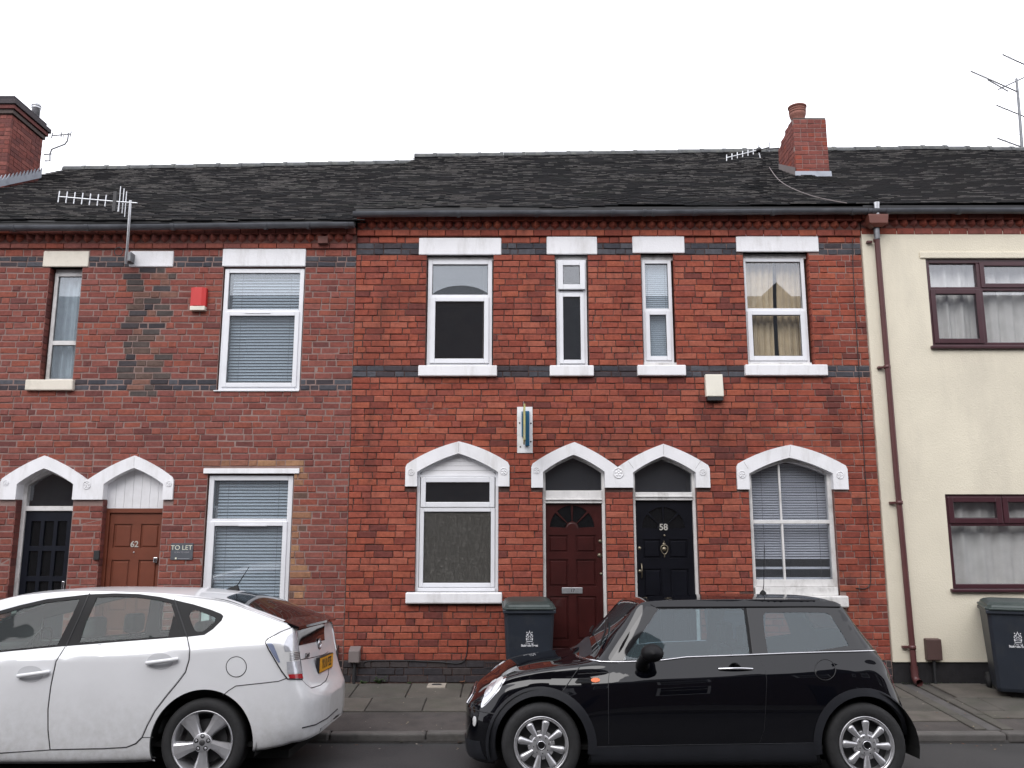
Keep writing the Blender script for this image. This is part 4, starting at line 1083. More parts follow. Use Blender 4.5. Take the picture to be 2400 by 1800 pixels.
q.add([(4.548,2.42,7.55),(5.122,2.42,7.55),(5.132,2.41,7.33),(5.17,2.22,7.29),(4.49,2.22,7.29),(4.538,2.41,7.33)], [(1,2,5,0),(2,3,4,5)]); q.build('lead_flashing', MT['lead'], ch2_)
q = MB(); q.add([(4.556,2.43,7.42),(4.556,3.22,7.88),(4.556,3.22,8.04),(4.556,2.43,7.62),(4.50,2.40,7.36),(4.50,3.22,7.86)], [(0,3,2,1),(4,0,1,5)]); q.build('mortar_fillet', MT['grey_box'], ch2_)
# ------------------------------------------------------------------ cars
def car_paint(name, col, rough=.25, coat=1.0, flake=0.0, dirt=0.0, dirtcol=(.3,.28,.25), spec=.5):
    m, nt, N, L, b = nodes_of(name)
    c = mixrgb(nt, sc(col, .97), sc(col, 1.03), ramp(nt, pos_noise(nt, 3), .3, .7))
    if dirt:                                            # road film towards the sills, also painting in lower-body shade
        g = N.new('ShaderNodeNewGeometry'); s = N.new('ShaderNodeSeparateXYZ'); L.new(g.outputs['Position'], s.inputs[0])
        a = ramp(nt, s.outputs[2], .75, .15, 0, 1); mu = N.new('ShaderNodeMath'); mu.operation = 'MULTIPLY'
        L.new(a, mu.inputs[0]); L.new(ramp(nt, pos_noise(nt, 14, 6, .7), .3, .75, 0, dirt), mu.inputs[1])
        c = mixrgb(nt, c, dirtcol, mu.outputs[0])
    L.new(c, b.inputs['Base Color']); b.inputs['Roughness'].default_value = rough
    b.inputs['Coat Weight'].default_value = coat; b.inputs['Coat Roughness'].default_value = .015; b.inputs['Specular IOR Level'].default_value = spec
    return m
car_paint('paint_white', (.70,.705,.72), .35, .8, dirt=.6, dirtcol=(.33,.32,.29))
car_paint('paint_black', (.0022,.0024,.0042), .3, 1.0, dirt=.05, dirtcol=(.05,.045,.04), spec=.0)
pmat('trim_black', (.006,.006,.007), .5, .15, 8, spec=.2)
pmat('trim_grey', (.014,.015,.019), .5, .12, 8, .1, 200, spec=.35)
pmat('gloss_black', (.003,.003,.004), .06, .1, 8, coat=.3)
pmat('rubber', (.018,.018,.019), .78, .2, 20, .3, 60)
pmat('alloy', (.62,.62,.64), .32, .06, 12, metal=.75, dirt=(.16,.14,.12), dirt_amt=.4, dscale=9)
pmat('alloy_dark', (.06,.06,.062), .5, .2, 12, metal=.4)
pmat('well', (.004,.004,.004), .9, .2)
pmat('seat_grey', (.085,.09,.09), .9, .1, 8)
pmat('seat_dark', (.03,.03,.033), .9, .1, 8)
pmat('amber', (.72,.13,.008), .35, .1, 8, coat=.1)
pmat('red_lens', (.36,.012,.018), .2, .1, 8, coat=.7)
pmat('clear_lens', (.55,.56,.60), .15, .12, 40, metal=.35, coat=1.0)
pmat('clear_lens_blue', (.20,.23,.33), .15, .1, 20, coat=1.0)
pmat('lamp_white', (.78,.78,.78), .12, .05, 20, metal=.2, coat=1.0)
pmat('plate_yellow', (.72,.34,.02), .4, .05, 8)
glass_mat('car_glass', .03, (.62,.76,.80), haze=.13, hazecol=(.20,.30,.33))  # bluish haze painted in for sky reflected on the side glass
glass_mat('car_glass_light', -.018, (.68,.80,.76), haze=.03, hazecol=(.22,.29,.27))
glass_mat('car_glass_dark', -.025, (.16,.17,.18))
ROLL = R(-3.2)

def pchip(xs, ys, x):
    n = len(xs)
    if x <= xs[0]: return ys[0]
    if x >= xs[-1]: return ys[-1]
    d = [(ys[i+1]-ys[i])/(xs[i+1]-xs[i]) for i in range(n-1)]
    def sl(i):
        if i == 0: return d[0]
        if i == n-1: return d[-1]
        if d[i-1]*d[i] <= 0: return 0.0
        h0, h1 = xs[i]-xs[i-1], xs[i+1]-xs[i]; w1, w2 = 2*h1+h0, h1+2*h0
        return (w1+w2)/(w1/d[i-1]+w2/d[i])
    import bisect
    i = min(bisect.bisect_right(xs, x)-1, n-2); h = xs[i+1]-xs[i]; t = (x-xs[i])/h
    return ((2*t**3-3*t*t+1)*ys[i]+(t**3-2*t*t+t)*h*sl(i)+(-2*t**3+3*t*t)*ys[i+1]+(t**3-t*t)*h*sl(i+1))
class Car:
    def __init__(s, root, yc, stations, nx=150, sub=6, sharp=()):
        s.root = root; s.yc = yc
        xs = [q[0] for q in stations]; nr = len(stations[0][1])
        lo, hi = xs[0], xs[-1]
        samp = []
        for i in range(len(xs)-1):
            k = max(3, int(nx*(xs[i+1]-xs[i])/(hi-lo)))
            samp += [xs[i]+(xs[i+1]-xs[i])*j/k for j in range(k)]
        samp.append(hi)
        rows = [[(pchip(xs, [q[1][r][0] for q in stations], x), pchip(xs, [q[1][r][1] for q in stations], x)) for x in samp] for r in range(nr)]
        # smooth lengthwise to even out the joints between stations
        for it in range(3):
            for r in range(nr):
                a = rows[r]; rows[r] = [a[0]]+[(.25*a[i-1][0]+.5*a[i][0]+.25*a[i+1][0], .25*a[i-1][1]+.5*a[i][1]+.25*a[i+1][1]) for i in range(1, len(a)-1)]+[a[-1]]
        half = []
        for i, x in enumerate(samp):
            P = [rows[r][i] for r in range(nr)]
            P = [(P[0][0]*2-P[1][0], P[0][1]*2-P[1][1])]+P+[(-P[-2][0], P[-2][1])]
            sec = []
            for r in range(nr-1):
                p0, p1, p2, p3 = P[r:r+4]
                if r in sharp: p0 = (2*p1[0]-p2[0], 2*p1[1]-p2[1])
                if r+1 in sharp: p3 = (2*p2[0]-p1[0], 2*p2[1]-p1[1])
                for j in range(sub):
                    t = j/sub
                    sec.append(tuple(.5*((2*p1[k])+(-p0[k]+p2[k])*t+(2*p0[k]-5*p1[k]+4*p2[k]-p3[k])*t*t+(-p0[k]+3*p1[k]-3*p2[k]+p3[k])*t**3) for k in (0, 1)))
            sec.append((0.0, P[-2][1])); half.append(sec)
        m = len(half[0]); s.verts = []; s.faces = []
        for i, x in enumerate(samp):
            for (w, z) in half[i]: s.verts.append(Vector((x, yc-w, z)))
            for (w, z) in reversed(half[i][:-1]): s.verts.append(Vector((x, yc+w, z)))
        q = 2*m-1; s.q = q
        for i in range(len(samp)-1):
            for k in range(q-1): s.faces.append((i*q+k, (i+1)*q+k, (i+1)*q+k+1, i*q+k+1))
        s.faces.append(tuple(range(q))); s.faces.append(tuple(reversed(range((len(samp)-1)*q, len(samp)*q))))
        # vertex normals
        nm = [Vector((0,0,0)) for _ in s.verts]
        for f in s.faces[:-2]:
            a, b, c, d = (s.verts[i] for i in f); n = (c-a).cross(d-b)
            for i in f: nm[i] += n
        s.nm = [n.normalized() if n.length > 1e-12 else Vector((0,-1,0)) for n in nm]
        cen = Vector((0, yc, .6))
        side = sum(1 if (s.nm[i].y < 0) == (s.verts[i].y < yc) else -1 for i in range(0, len(s.verts), 7))
        s.flip = -1 if side < 0 else 1
        if s.flip < 0: s.nm = [-n for n in s.nm]; s.faces = [tuple(reversed(f)) for f in s.faces]
        s.tri = []
        for f in s.faces[:-2]: s.tri += [(f[0],f[1],f[2]), (f[0],f[2],f[3])]
        for f in s.faces[-2:]: s.tri += [(f[0],f[i],f[i+1]) for i in range(1, len(f)-1)]
        s.bvh = BVHTree.FromPolygons(s.verts, s.tri)
        s.M = Matrix.Translation(root.location) @ Matrix.Rotation(root.rotation_euler.x, 4, 'X'); s.Mi = s.M.inverted()
        s.cut = []
    def local_ray(s, px, py):
        o = s.Mi @ CAMV; d = (s.Mi.to_3x3() @ pray(px, py)).normalized(); return o, d
    def norm_at(s, loc, idx):
        t = s.tri[idx]; a, b, c = (s.verts[i] for i in t)
        v0, v1, v2 = b-a, c-a, loc-a; d00, d01, d11, d20, d21 = v0.dot(v0), v0.dot(v1), v1.dot(v1), v2.dot(v0), v2.dot(v1)
        den = d00*d11-d01*d01
        if abs(den) < 1e-14: return s.nm[t[0]]
        v = (d11*d20-d01*d21)/den; w = (d00*d21-d01*d20)/den
        return (s.nm[t[0]]*(1-v-w)+s.nm[t[1]]*v+s.nm[t[2]]*w).normalized()
    def hit(s, o, d):
        loc, n, i, dist = s.bvh.ray_cast(o, d)
        if loc is None:
            best = None
            for k in range(60):
                q = s.bvh.find_nearest(o+d*(d.dot(-o)*0+4.5+.08*k))
                if q[0] is not None and (best is None or q[3] < best[3]): best = q
            loc, n, i, dist = best
        return loc, s.norm_at(loc, i)
    def hit_px(s, px, py): return s.hit(*s.local_ray(px, py))
    def hit_side(s, x, z): return s.hit(Vector((x, -3, z)), Vector((0, 1, 0)))
    def hit_top(s, x, y): return s.hit(Vector((x, y, 4)), Vector((0, 0, -1)))
    def hit_rear(s, y, z): return s.hit(Vector((6, y, z)), Vector((-1, 0, 0)))
    def hit_front(s, y, z): return s.hit(Vector((-8, y, z)), Vector((1, 0, 0)))

def densify(poly, step):
    out = []
    for i in range(len(poly)):
        a, b = poly[i], poly[(i+1) % len(poly)]; l = math.hypot(b[0]-a[0], b[1]-a[1]); k = max(1, int(l/step))
        out += [(a[0]+(b[0]-a[0])*j/k, a[1]+(b[1]-a[1])*j/k) for j in range(k)]
    return out
def smooth_loop(pts, closed=True, n=6):
    """Catmull-Rom through the points"""
    L = len(pts); out = []
    for i in range(L if closed else L-1):
        p0, p1, p2, p3 = (pts[(i-1) % L] if closed or i > 0 else pts[0]), pts[i % L], pts[(i+1) % L], (pts[(i+2) % L] if closed or i+2 < L else pts[L-1])
        for j in range(n):
            t = j/n
            out.append(tuple(.5*((2*p1[k])+(-p0[k]+p2[k])*t+(2*p0[k]-5*p1[k]+4*p2[k]-p3[k])*t*t+(-p0[k]+3*p1[k]-3*p2[k]+p3[k])*t**3) for k in range(len(p1))))
    if not closed: out.append(tuple(pts[-1]))
    return out
def inside(p, poly):
    c = False
    for i in range(len(poly)):
        (x0, y0), (x1, y1) = poly[i-1], poly[i]
        if (y0 > p[1]) != (y1 > p[1]) and p[0] < (x1-x0)*(p[1]-y0)/(y1-y0)+x0: c = not c
    return c
from mathutils.geometry import delaunay_2d_cdt
def patch(car, name, poly, mat, parent, mode='px', off=.003, thick=.006, mirror=True, step=7, grid=15, holes=(), round_=False):
    """a panel cut from the body surface: outline in photo pixels (mode px) or in car metres (side, top, rear, front)"""
    sc_ = 1.0 if mode == 'px' else 1/300.0
    st, gr = step*sc_, grid*sc_
    if round_: poly = smooth_loop(poly, True, 5)
    loops = [densify(poly, st)]+[densify(h, st) for h in holes]
    pts = []; edges = []
    for l in loops:
        o = len(pts); pts += l; edges += [(o+i, o+(i+1) % len(l)) for i in range(len(l))]
    nb = len(pts)
    xs = [p[0] for p in poly]; ys = [p[1] for p in poly]
    i = 0; y = min(ys)+gr*.5
    while y < max(ys):
        x = min(xs)+gr*(.5 if i % 2 else .9)
        while x < max(xs):
            p = (x, y)
            if inside(p, loops[0]) and not any(inside(p, h) for h in loops[1:]) and min((p[0]-q[0])**2+(p[1]-q[1])**2 for q in pts[:nb]) > (st*.55)**2: pts.append(p)
            x += gr
        y += gr*.87; i += 1
    r = delaunay_2d_cdt([Vector(p) for p in pts], edges, [], 0, 1e-7)
    vo, fo = r[0], r[2]
    tris = []
    for f in fo:
        c = ((vo[f[0]].x+vo[f[1]].x+vo[f[2]].x)/3, (vo[f[0]].y+vo[f[1]].y+vo[f[2]].y)/3)
        if inside(c, loops[0]) and not any(inside(c, h) for h in loops[1:]): tris.append(tuple(f))
    H = {'px': car.hit_px, 'side': car.hit_side, 'top': car.hit_top, 'rear': car.hit_rear, 'front': car.hit_front}[mode]
    P = []; Nn = []
    for v in vo:
        l, n = H(v.x, v.y); P.append(l+n*off); Nn.append(n)
    # orient
    t2 = []
    for t in tris:
        a, b, c = (P[i] for i in t); n = (b-a).cross(c-a)
        t2.append(t if n.dot(Nn[t[0]]) > 0 else (t[0], t[2], t[1]))
    cnt = {}
    for t in t2:
        for k in range(3): cnt[(t[k], t[(k+1) % 3])] = 1
    border = [e for e in cnt if (e[1], e[0]) not in cnt]
    nv = len(P); V = list(P); NN = list(Nn); F = list(t2)
    rim = {}
    for a, b in border:
        for q in (a, b):
            if q not in rim:
                rim[q] = (len(V), len(V)+1); V.append(P[q]); V.append(P[q]-Nn[q]*thick); NN += [Nn[q], Nn[q]]
        F.append((rim[b][0], rim[a][0], rim[a][1], rim[b][1]))
    res = []
    for side in ((0, 1) if mirror else (0,)):
        vv = V if side == 0 else [Vector((p.x, 2*car.yc-p.y, p.z)) for p in V]
        ff = F if side == 0 else [tuple(reversed(f)) for f in F]
        nn = NN if side == 0 else [Vector((n.x, -n.y, n.z)) for n in NN]
        me = bpy.data.meshes.new(name); me.from_pydata(vv, [], ff); me.materials.append(mat)
        me.polygons.foreach_set('use_smooth', [True]*len(ff)); me.update()
        try: me.normals_split_custom_set_from_vertices([tuple(n) for n in nn])
        except Exception: pass
        res.append(link(name, me, parent[side] if isinstance(parent, (list, tuple)) else parent))
    return res
def seam(car, pts, r, mat, parent, name='shut_line', mode='px', off=.001, mirror=True, step=8, smooth=False):
    """a narrow strip or bead laid along the body surface"""
    sc_ = 1.0 if mode == 'px' else 1/300.0
    if smooth: pts = smooth_loop(pts, False, 6)
    dn = []
    for i in range(len(pts)-1):
        a, b = pts[i], pts[i+1]; l = math.hypot(b[0]-a[0], b[1]-a[1]); k = max(1, int(l/(step*sc_)))
        dn += [(a[0]+(b[0]-a[0])*j/k, a[1]+(b[1]-a[1])*j/k) for j in range(k)]
    dn.append(pts[-1])
    H = {'px': car.hit_px, 'side': car.hit_side, 'top': car.hit_top, 'rear': car.hit_rear, 'front': car.hit_front}[mode]
    out = []
    for x, y in dn:
        l, n = H(x, y); out.append(l+n*off)
    res = []
    for side in ((0, 1) if mirror else (0,)):
        m = MB(); m.tube([p if side == 0 else Vector((p.x, 2*car.yc-p.y, p.z)) for p in out], r, 6)
        res.append(m.build(name, mat, parent[side] if isinstance(parent, (list, tuple)) else parent))
    return res
def base_body(car, mats, wheel_cuts, window_polys, name='body', grow=0.0, lining=None):
    """the shell, opened at the wheel arches and windows"""
    keep = []
    polys = []
    for mode, poly in window_polys:
        if mode == 'px':
            hp = []
            for p in densify(poly, 12):
                l, n = car.hit_px(*p); hp.append((l.x, l.z))
            if grow:
                ar = sum(hp[i-1][0]*hp[i][1]-hp[i][0]*hp[i-1][1] for i in range(len(hp))); sg = 1 if ar > 0 else -1; g2 = []
                for i in range(len(hp)):
                    ax, az = hp[i-1]; bx_, bz = hp[(i+1) % len(hp)]; dx, dz = bx_-ax, bz-az; q = math.hypot(dx, dz) or 1
                    g2.append((hp[i][0]+sg*dz/q*grow, hp[i][1]-sg*dx/q*grow))
                hp = g2
            polys.append(('side', hp))
        else: polys.append((mode, poly))
    for f in car.faces:
        c = sum((car.verts[i] for i in f), Vector((0,0,0)))/len(f)
        bad = False
        for (cx, cz, r) in wheel_cuts:
            if (c.x-cx)**2+(c.z-cz)**2 < r*r and abs(c.y-car.yc) > .30: bad = True
        if not bad:
            for mode, poly in polys:
                if mode == 'side' and abs(c.y-car.yc) > .45 and inside((c.x, c.z), poly): bad = True
                if mode == 'top' and inside((c.x, c.y), poly) and c.z > .85: bad = True
        if not bad: keep.append(f)
    VV = [v.copy() for v in car.verts]
    ec = {}
    for f in keep:
        for k in range(len(f)): ec[(f[k], f[(k+1) % len(f)])] = 1
    bv = set()
    for (a, b) in ec:
        if (b, a) not in ec: bv.add(a); bv.add(b)
    for i in bv:                                        # draw the cut edge onto the true arch circle
        v = VV[i]
        for (cx, cz, r) in wheel_cuts:
            dx, dz = v.x-cx, v.z-cz; q = math.hypot(dx, dz)
            if abs(q-r) < .06 and abs(v.y-car.yc) > .3 and v.z > .16: v.x = cx+dx*r/q; v.z = cz+dz*r/q
        for mode, poly in polys:                        # and the window edges onto their outlines
            if mode != 'side' or abs(v.y-car.yc) < .45: continue
            best = None
            for k in range(len(poly)):
                ax, az = poly[k-1]; bx_, bz = poly[k]; dx, dz = bx_-ax, bz-az; q = dx*dx+dz*dz or 1
                t = max(0, min(1, ((v.x-ax)*dx+(v.z-az)*dz)/q)); px_, pz_ = ax+dx*t, az+dz*t
                d_ = (v.x-px_)**2+(v.z-pz_)**2
                if best is None or d_ < best[0]: best = (d_, px_, pz_)
            if best[0] < .022**2:
                v.x, v.z = best[1], best[2]
                h_ = car.hit_side(v.x, v.z)[0]
                if abs(h_.y-(v.y if v.y < car.yc else 2*car.yc-v.y)) < .05: v.y = h_.y if v.y < car.yc else 2*car.yc-h_.y
    me = bpy.data.meshes.new(name); me.from_pydata(VV, [], keep); me.materials.append(mats)
    me.polygons.foreach_set('use_smooth', [len(f) == 4 for f in keep]); me.update()
    o = link(name, me, car.root)
    if lining:
        me = bpy.data.meshes.new('cabin_lining'); me.from_pydata([v-n*.022 for v, n in zip(VV, car.nm)], [], [tuple(reversed(f)) for f in keep if len(f) == 4]); me.materials.append(lining); me.update()
        link('cabin_lining', me, car.root)
    return o
def wells(car, cuts, x0, x1, z0):
    for (cx, cz, r) in cuts:
        for s in (0, 1):
            m = MB(); y0, y1 = (.015, .36) if s == 0 else (2*car.yc-.36, 2*car.yc-.015)
            n = 20; a0, a1 = R(-14), R(194)
            vs = []
            for k in range(n+1):
                a = a0+(a1-a0)*k/n
                vs += [(cx+r*math.cos(a), y0, cz+r*math.sin(a)), (cx+r*math.cos(a), y1, cz+r*math.sin(a))]
            m.add(vs, [(2*k, 2*k+1, 2*k+3, 2*k+2) for k in range(n)])
            yy = y1 if s == 0 else y0
            m.add([(cx+r*math.cos(a0+(a1-a0)*k/n), yy, cz+r*math.sin(a0+(a1-a0)*k/n)) for k in range(n+1)], [tuple(range(n+1))])
            m.build('wheel_well', MT['well'], car.root)
    m = MB(); m.box(x0, x1, .25, 2*car.yc-.25, z0, z0+.06); m.build('floor_pan', MT['well'], car.root)
def tyre(par, cx, y, cz, R_, rr, wdt, s=1):
    m = MB(); h = wdt
    pf = [(rr, .012), (rr+.006, .002), (rr+.03, -.006), (R_-.035, -.008), (R_-.012, .004), (R_-.002, .022), (R_, h*.5), (R_-.002, h-.022), (R_-.02, h), (rr, h)]
    m.lathe([(a, b*s) for a, b in pf], 'y', (cx, y, cz), 56)
    for k in (.25, .42, .58, .75):
        m.lathe([(R_+.0015, (h*k-.004)*s), (R_+.0015, (h*k+.004)*s)], 'y', (cx, y, cz), 56)
    return m.build('tyre', MT['rubber'], par)
def finger_wheel(car, cx, cz, y, s, rot):
    """eight rounded fingers on a flat hub (black hatchback)"""
    w = empty('wheel'); w.parent = car.root
    tyre(w, cx, y, cz, .302, .205, .175, s)
    m = MB()
    m.lathe([(q, b*s) for q, b in [(.207,.010),(.207,-.004),(.200,-.006),(.196,.004),(.191,.004),(.186,-.001),(.182,.012),(.180,.09),(.12,.10)]], 'y', (cx, y, cz), 56)
    m.build('rim', MT['alloy'], w)
    m = MB(); m.lathe([(.182,.075*s),(.02,.075*s)], 'y', (cx, y, cz), 32); m.build('brake_disc', MT['alloy_dark'], w)
    me = None
    for k in range(8):
        a = rot+2*math.pi*k/8
        if me is None:
            g = MB(); n = 14; L0, L1 = .052, .184; vs = []
            for i in range(n+1):
                t = i/n; rad = L0+(L1-L0)*t
                wd = (.013+.016*min(1, t*1.25))*(math.sqrt(max(0, 1-((t-.86)/.14)**2)) if t > .86 else 1.0)
                wd = max(wd, .001); ht = .022*(wd/.029)**.7
                for j in range(9):
                    b = math.pi*j/8; vs.append((math.cos(b)*wd, -(math.sin(b)*ht)*s+.014*s, rad))
            g.add(vs, [(i*9+j, i*9+j+1, (i+1)*9+j+1, (i+1)*9+j) if s < 0 else (i*9+j, (i+1)*9+j, (i+1)*9+j+1, i*9+j+1) for i in range(n) for j in range(8)], 0, True)
            me = bpy.data.meshes.new('spoke'); me.from_pydata(g.v, [], g.f); me.materials.append(MT['alloy']); me.polygons.foreach_set('use_smooth', [True]*len(g.f)); me.update()
        o = link('spoke', me, w, (cx, y, cz)); o.rotation_euler = (0, a, 0)
    m = MB(); m.lathe([(.078,.03*s),(.078,.006*s),(.072,.001*s),(.040,-.001*s),(.036,.004*s)], 'y', (cx, y, cz), 40)
    for k in range(8):
        a = rot+math.pi/8+2*math.pi*k/8; c, d = math.sin(a), math.cos(a)
        vs = []
        for rr_ in (.066, .102):
            for ww in (-.014, .014):
                for yy in (.012, .04): vs.append((cx+c*rr_+d*ww, y+yy*s, cz+d*rr_-c*ww))
        m.add(vs, [(0,2,6,4),(1,5,7,3),(4,6,7,5),(0,4,5,1),(2,3,7,6)])
    m.build('hub', MT['alloy'], w, bevel=.002)
    for k in range(8):
        a = rot+math.pi/8+2*math.pi*k/8; q = MB(); q.lathe([(0,-.0035*s),(.004,-.0035*s),(.004,.004*s)], 'y', (cx+.058*math.sin(a), y, cz+.058*math.cos(a)), 8); q.build('bolt_hole', MT['well'], w)
    m = MB(); m.lathe([(.034,.004*s),(.034,-.006*s),(.028,-.009*s),(.025,-.006*s)], 'y', (cx, y, cz), 28); m.build('cap_ring', MT['chrome'], w)
    m = MB(); m.lathe([(0,-.007*s),(.0255,-.0065*s)], 'y', (cx, y, cz), 24); m.build('centre_cap', MT['gloss_black'], w)
    return w
def star_wheel(car, cx, cz, y, s, rot):
    """five broad flared spokes (white hatchback)"""
    w = empty('wheel'); w.parent = car.root
    tyre(w, cx, y, cz, .318, .228, .20, s)
    m = MB(); m.lathe([(q, b*s) for q, b in [(.231,.012),(.231,-.004),(.226,-.006),(.220,.001),(.214,.02),(.205,.035),(.200,.12),(.12,.13)]], 'y', (cx, y, cz), 60); m.build('rim', MT['alloy'], w)
    m = MB(); m.lathe([(.16,.085*s),(.02,.085*s)], 'y', (cx, y, cz), 32); m.build('brake_disc', MT['alloy_dark'], w)
    m = MB(); m.lathe([(.21,.13*s),(.0,.13*s)], 'y', (cx, y, cz), 24); m.build('wheel_back', MT['well'], w)
    for k in range(5):
        a = rot+2*math.pi*k/5; g = MB(); n = 8; vs = []
        for i in range(n+1):
            t = i/n; rad = .045+(.222-.045)*t; hw = .030+.038*t**1.3
            skew = -.006+.012*t; dep = .004+.018*(1-t)*t*2
            row = [(-hw+skew, .035), (-hw+skew, dep), (-hw*.35+skew, dep-.006), (hw*.55+skew, dep-.002), (hw*.80+skew, dep+.004), (hw+skew, .035)]
            for u, d in row: vs.append((u, d*s, math.sqrt(max(0, rad*rad-u*u)) if t > .5 else rad))
        r_ = 6
        g.add(vs, [(i*r_+j, (i+1)*r_+j, (i+1)*r_+j+1, i*r_+j+1) if s < 0 else (i*r_+j, i*r_+j+1, (i+1)*r_+j+1, (i+1)*r_+j) for i in range(n) for j in range(r_-1)], 0, False)
        o = g.build('spoke', MT['alloy'], w, (cx, y, cz)); o.rotation_euler = (0, a, 0)
    m = MB(); m.lathe([(.070,.03*s),(.070,.004*s),(.064,.0*s),(0,.0*s)], 'y', (cx, y, cz), 36); m.build('hub', MT['alloy'], w)
    for k in range(5):
        a = rot+math.pi/5+2*math.pi*k/5; q = MB()
        q.lathe([(.0165,-.0008*s),(.0165,-.0015*s),(.0,-.0012*s)], 'y', (cx+.048*math.sin(a), y, cz+.048*math.cos(a)), 16); q.build('nut_recess', MT['well'], w)
        q = MB(); q.lathe([(0,-.008*s),(.006,-.008*s),(.010,-.003*s),(.010,.0)], 'y', (cx+.048*math.sin(a), y, cz+.048*math.cos(a)), 6, smooth=False); q.build('wheel_nut', MT['alloy'], w)
    q = MB(); q.lathe([(0,-.005*s),(.018,-.004*s),(.022,-.001*s)], 'y', (cx, y, cz), 24); q.build('centre_cap', MT['alloy_dark'], w)
    return w
def seat(car, x, y, w, mat, zb=.30, facing=-1, head=True, top=.98, rec=.18):
    s = empty('seat'); s.parent = car.root
    m = MB(); m.box(x-.24, x+.24, y-w/2, y+w/2, zb, zb+.22); m.build('cushion', mat, s, bevel=.05, bseg=3)
    m = MB(); x0 = x-facing*.20
    vs = []
    for (zz, dx, ww) in ((zb+.15,0,w*.98),(zb+.42,.06,w),(top-.12,.06+rec*.6,w*.86),(top,.06+rec*.75,w*.6)):
        for t in (-.06, .06): vs += [(x0-facing*dx+t, y-ww/2, zz), (x0-facing*dx+t, y+ww/2, zz)]
    fs = []
    for i in range(3):
        a = 4*i; b = a+4
        fs += [(a,a+1,b+1,b),(a+3,a+2,b+2,b+3),(a+2,a,b,b+2),(a+1,a+3,b+3,b+1)]
    fs += [(12,13,15,14)]
    m.add(vs, fs); m.build('backrest', mat, s, bevel=.03, bseg=3)
    if head:
        hx = x0-facing*(.06+rec*.9)
        m = MB(); m.box(hx-.045, hx+.055, y-.13, y+.13, top+.03, top+.20); m.build('head_restraint', mat, s, bevel=.035, bseg=3)
        m = MB()
        for q in (-.06, .06): m.tube([(hx,y+q,top-.02),(hx,y+q,top+.06)], .007, 6)
        m.build('head_post', MT['chrome'], s)
    return s
def cut_window(car, px): return ('px', px)
zA = lambda u, v: (1080+u/3.686, 1350+v/3.686)
zB = lambda u, v: (1500+u/3.686, 1350+v/3.686)
zC = lambda u, v: (1900+u/3.686, 1350+v/3.686)
zD = lambda u, v: (u/3.686, 1350+v/3.686)
zE = lambda u, v: (400+u/3.686, 1350+v/3.686)

# ================================================================= black three-door hatchback
MINI = empty('parked_car', (.221, -3.58, 0), 'small black three door hatchback with chrome belt line parked facing the white car', 'car', 'cars parked along the kerb')
MINI.rotation_euler = (ROLL, 0, 0)
ST = [
 (-.600, [(.22,.22),(.28,.26),(.30,.34),(.30,.43),(.27,.48),(.22,.505),(.15,.51),(.07,.513),(0,.515)]),
 (-.575, [(.45,.18),(.50,.22),(.52,.34),(.52,.45),(.49,.505),(.44,.54),(.3,.55),(.15,.555),(0,.557)]),
 (-.525, [(.58,.15),(.62,.20),(.65,.35),(.65,.46),(.62,.525),(.56,.578),(.4,.608),(.2,.628),(0,.634)]),
 (-.420, [(.67,.14),(.71,.20),(.735,.35),(.74,.46),(.70,.57),(.635,.65),(.45,.682),(.22,.695),(0,.70)]),
 (-.250, [(.72,.14),(.76,.20),(.78,.35),(.785,.48),(.745,.66),(.685,.768),(.48,.787),(.25,.795),(0,.798)]),
 (0.0,  [(.74,.14),(.79,.20),(.805,.35),(.812,.50),(.772,.69),(.715,.822),(.5,.842),(.25,.85),(0,.853)]),
 (.30,  [(.74,.14),(.79,.19),(.81,.35),(.812,.53),(.785,.73),(.730,.862),(.52,.876),(.26,.884),(0,.888)]),
 (.42,  [(.74,.14),(.79,.19),(.81,.35),(.812,.55),(.792,.745),(.738,.874),(.60,.915),(.35,.97),(0,.998)]),
 (.62,  [(.74,.14),(.79,.19),(.81,.35),(.812,.56),(.796,.76),(.742,.886),(.650,1.075),(.49,1.145),(0,1.168)]),
 (.84,  [(.74,.14),(.79,.19),(.81,.35),(.812,.57),(.798,.77),(.742,.900),(.612,1.285),(.51,1.325),(0,1.338)]),
 (1.10, [(.74,.14),(.79,.19),(.81,.35),(.812,.58),(.798,.785),(.742,.912),(.605,1.292),(.52,1.345),(0,1.366)]),
 (1.65, [(.74,.14),(.79,.19),(.81,.35),(.812,.59),(.798,.81),(.740,.942),(.600,1.296),(.52,1.355),(0,1.380)]),
 (2.20, [(.74,.14),(.79,.19),(.81,.35),(.812,.60),(.795,.82),(.735,.960),(.592,1.296),(.51,1.352),(0,1.376)]),
 (2.40, [(.74,.15),(.785,.20),(.805,.35),(.808,.58),(.784,.80),(.725,.965),(.588,1.288),(.49,1.332),(0,1.352)]),
 (2.53, [(.73,.19),(.775,.24),(.795,.37),(.795,.56),(.765,.77),(.708,.955),(.615,1.12),(.48,1.165),(0,1.19)]),
 (2.67, [(.71,.25),(.75,.29),(.77,.38),(.77,.53),(.735,.73),(.675,.905),(.58,.945),(.4,.965),(0,.975)]),
 (2.755,[(.68,.27),(.72,.30),(.74,.38),(.74,.50),(.705,.64),(.62,.745),(.5,.765),(.3,.775),(0,.78)]),
 (2.825,[(.6,.285),(.64,.31),(.66,.37),(.66,.46),(.62,.52),(.5,.56),(.4,.566),(.2,.57),(0,.57)]),
 (2.88, [(.30,.30),(.36,.32),(.38,.36),(.38,.44),(.34,.48),(.28,.50),(.2,.503),(.1,.505),(0,.506)]),
]
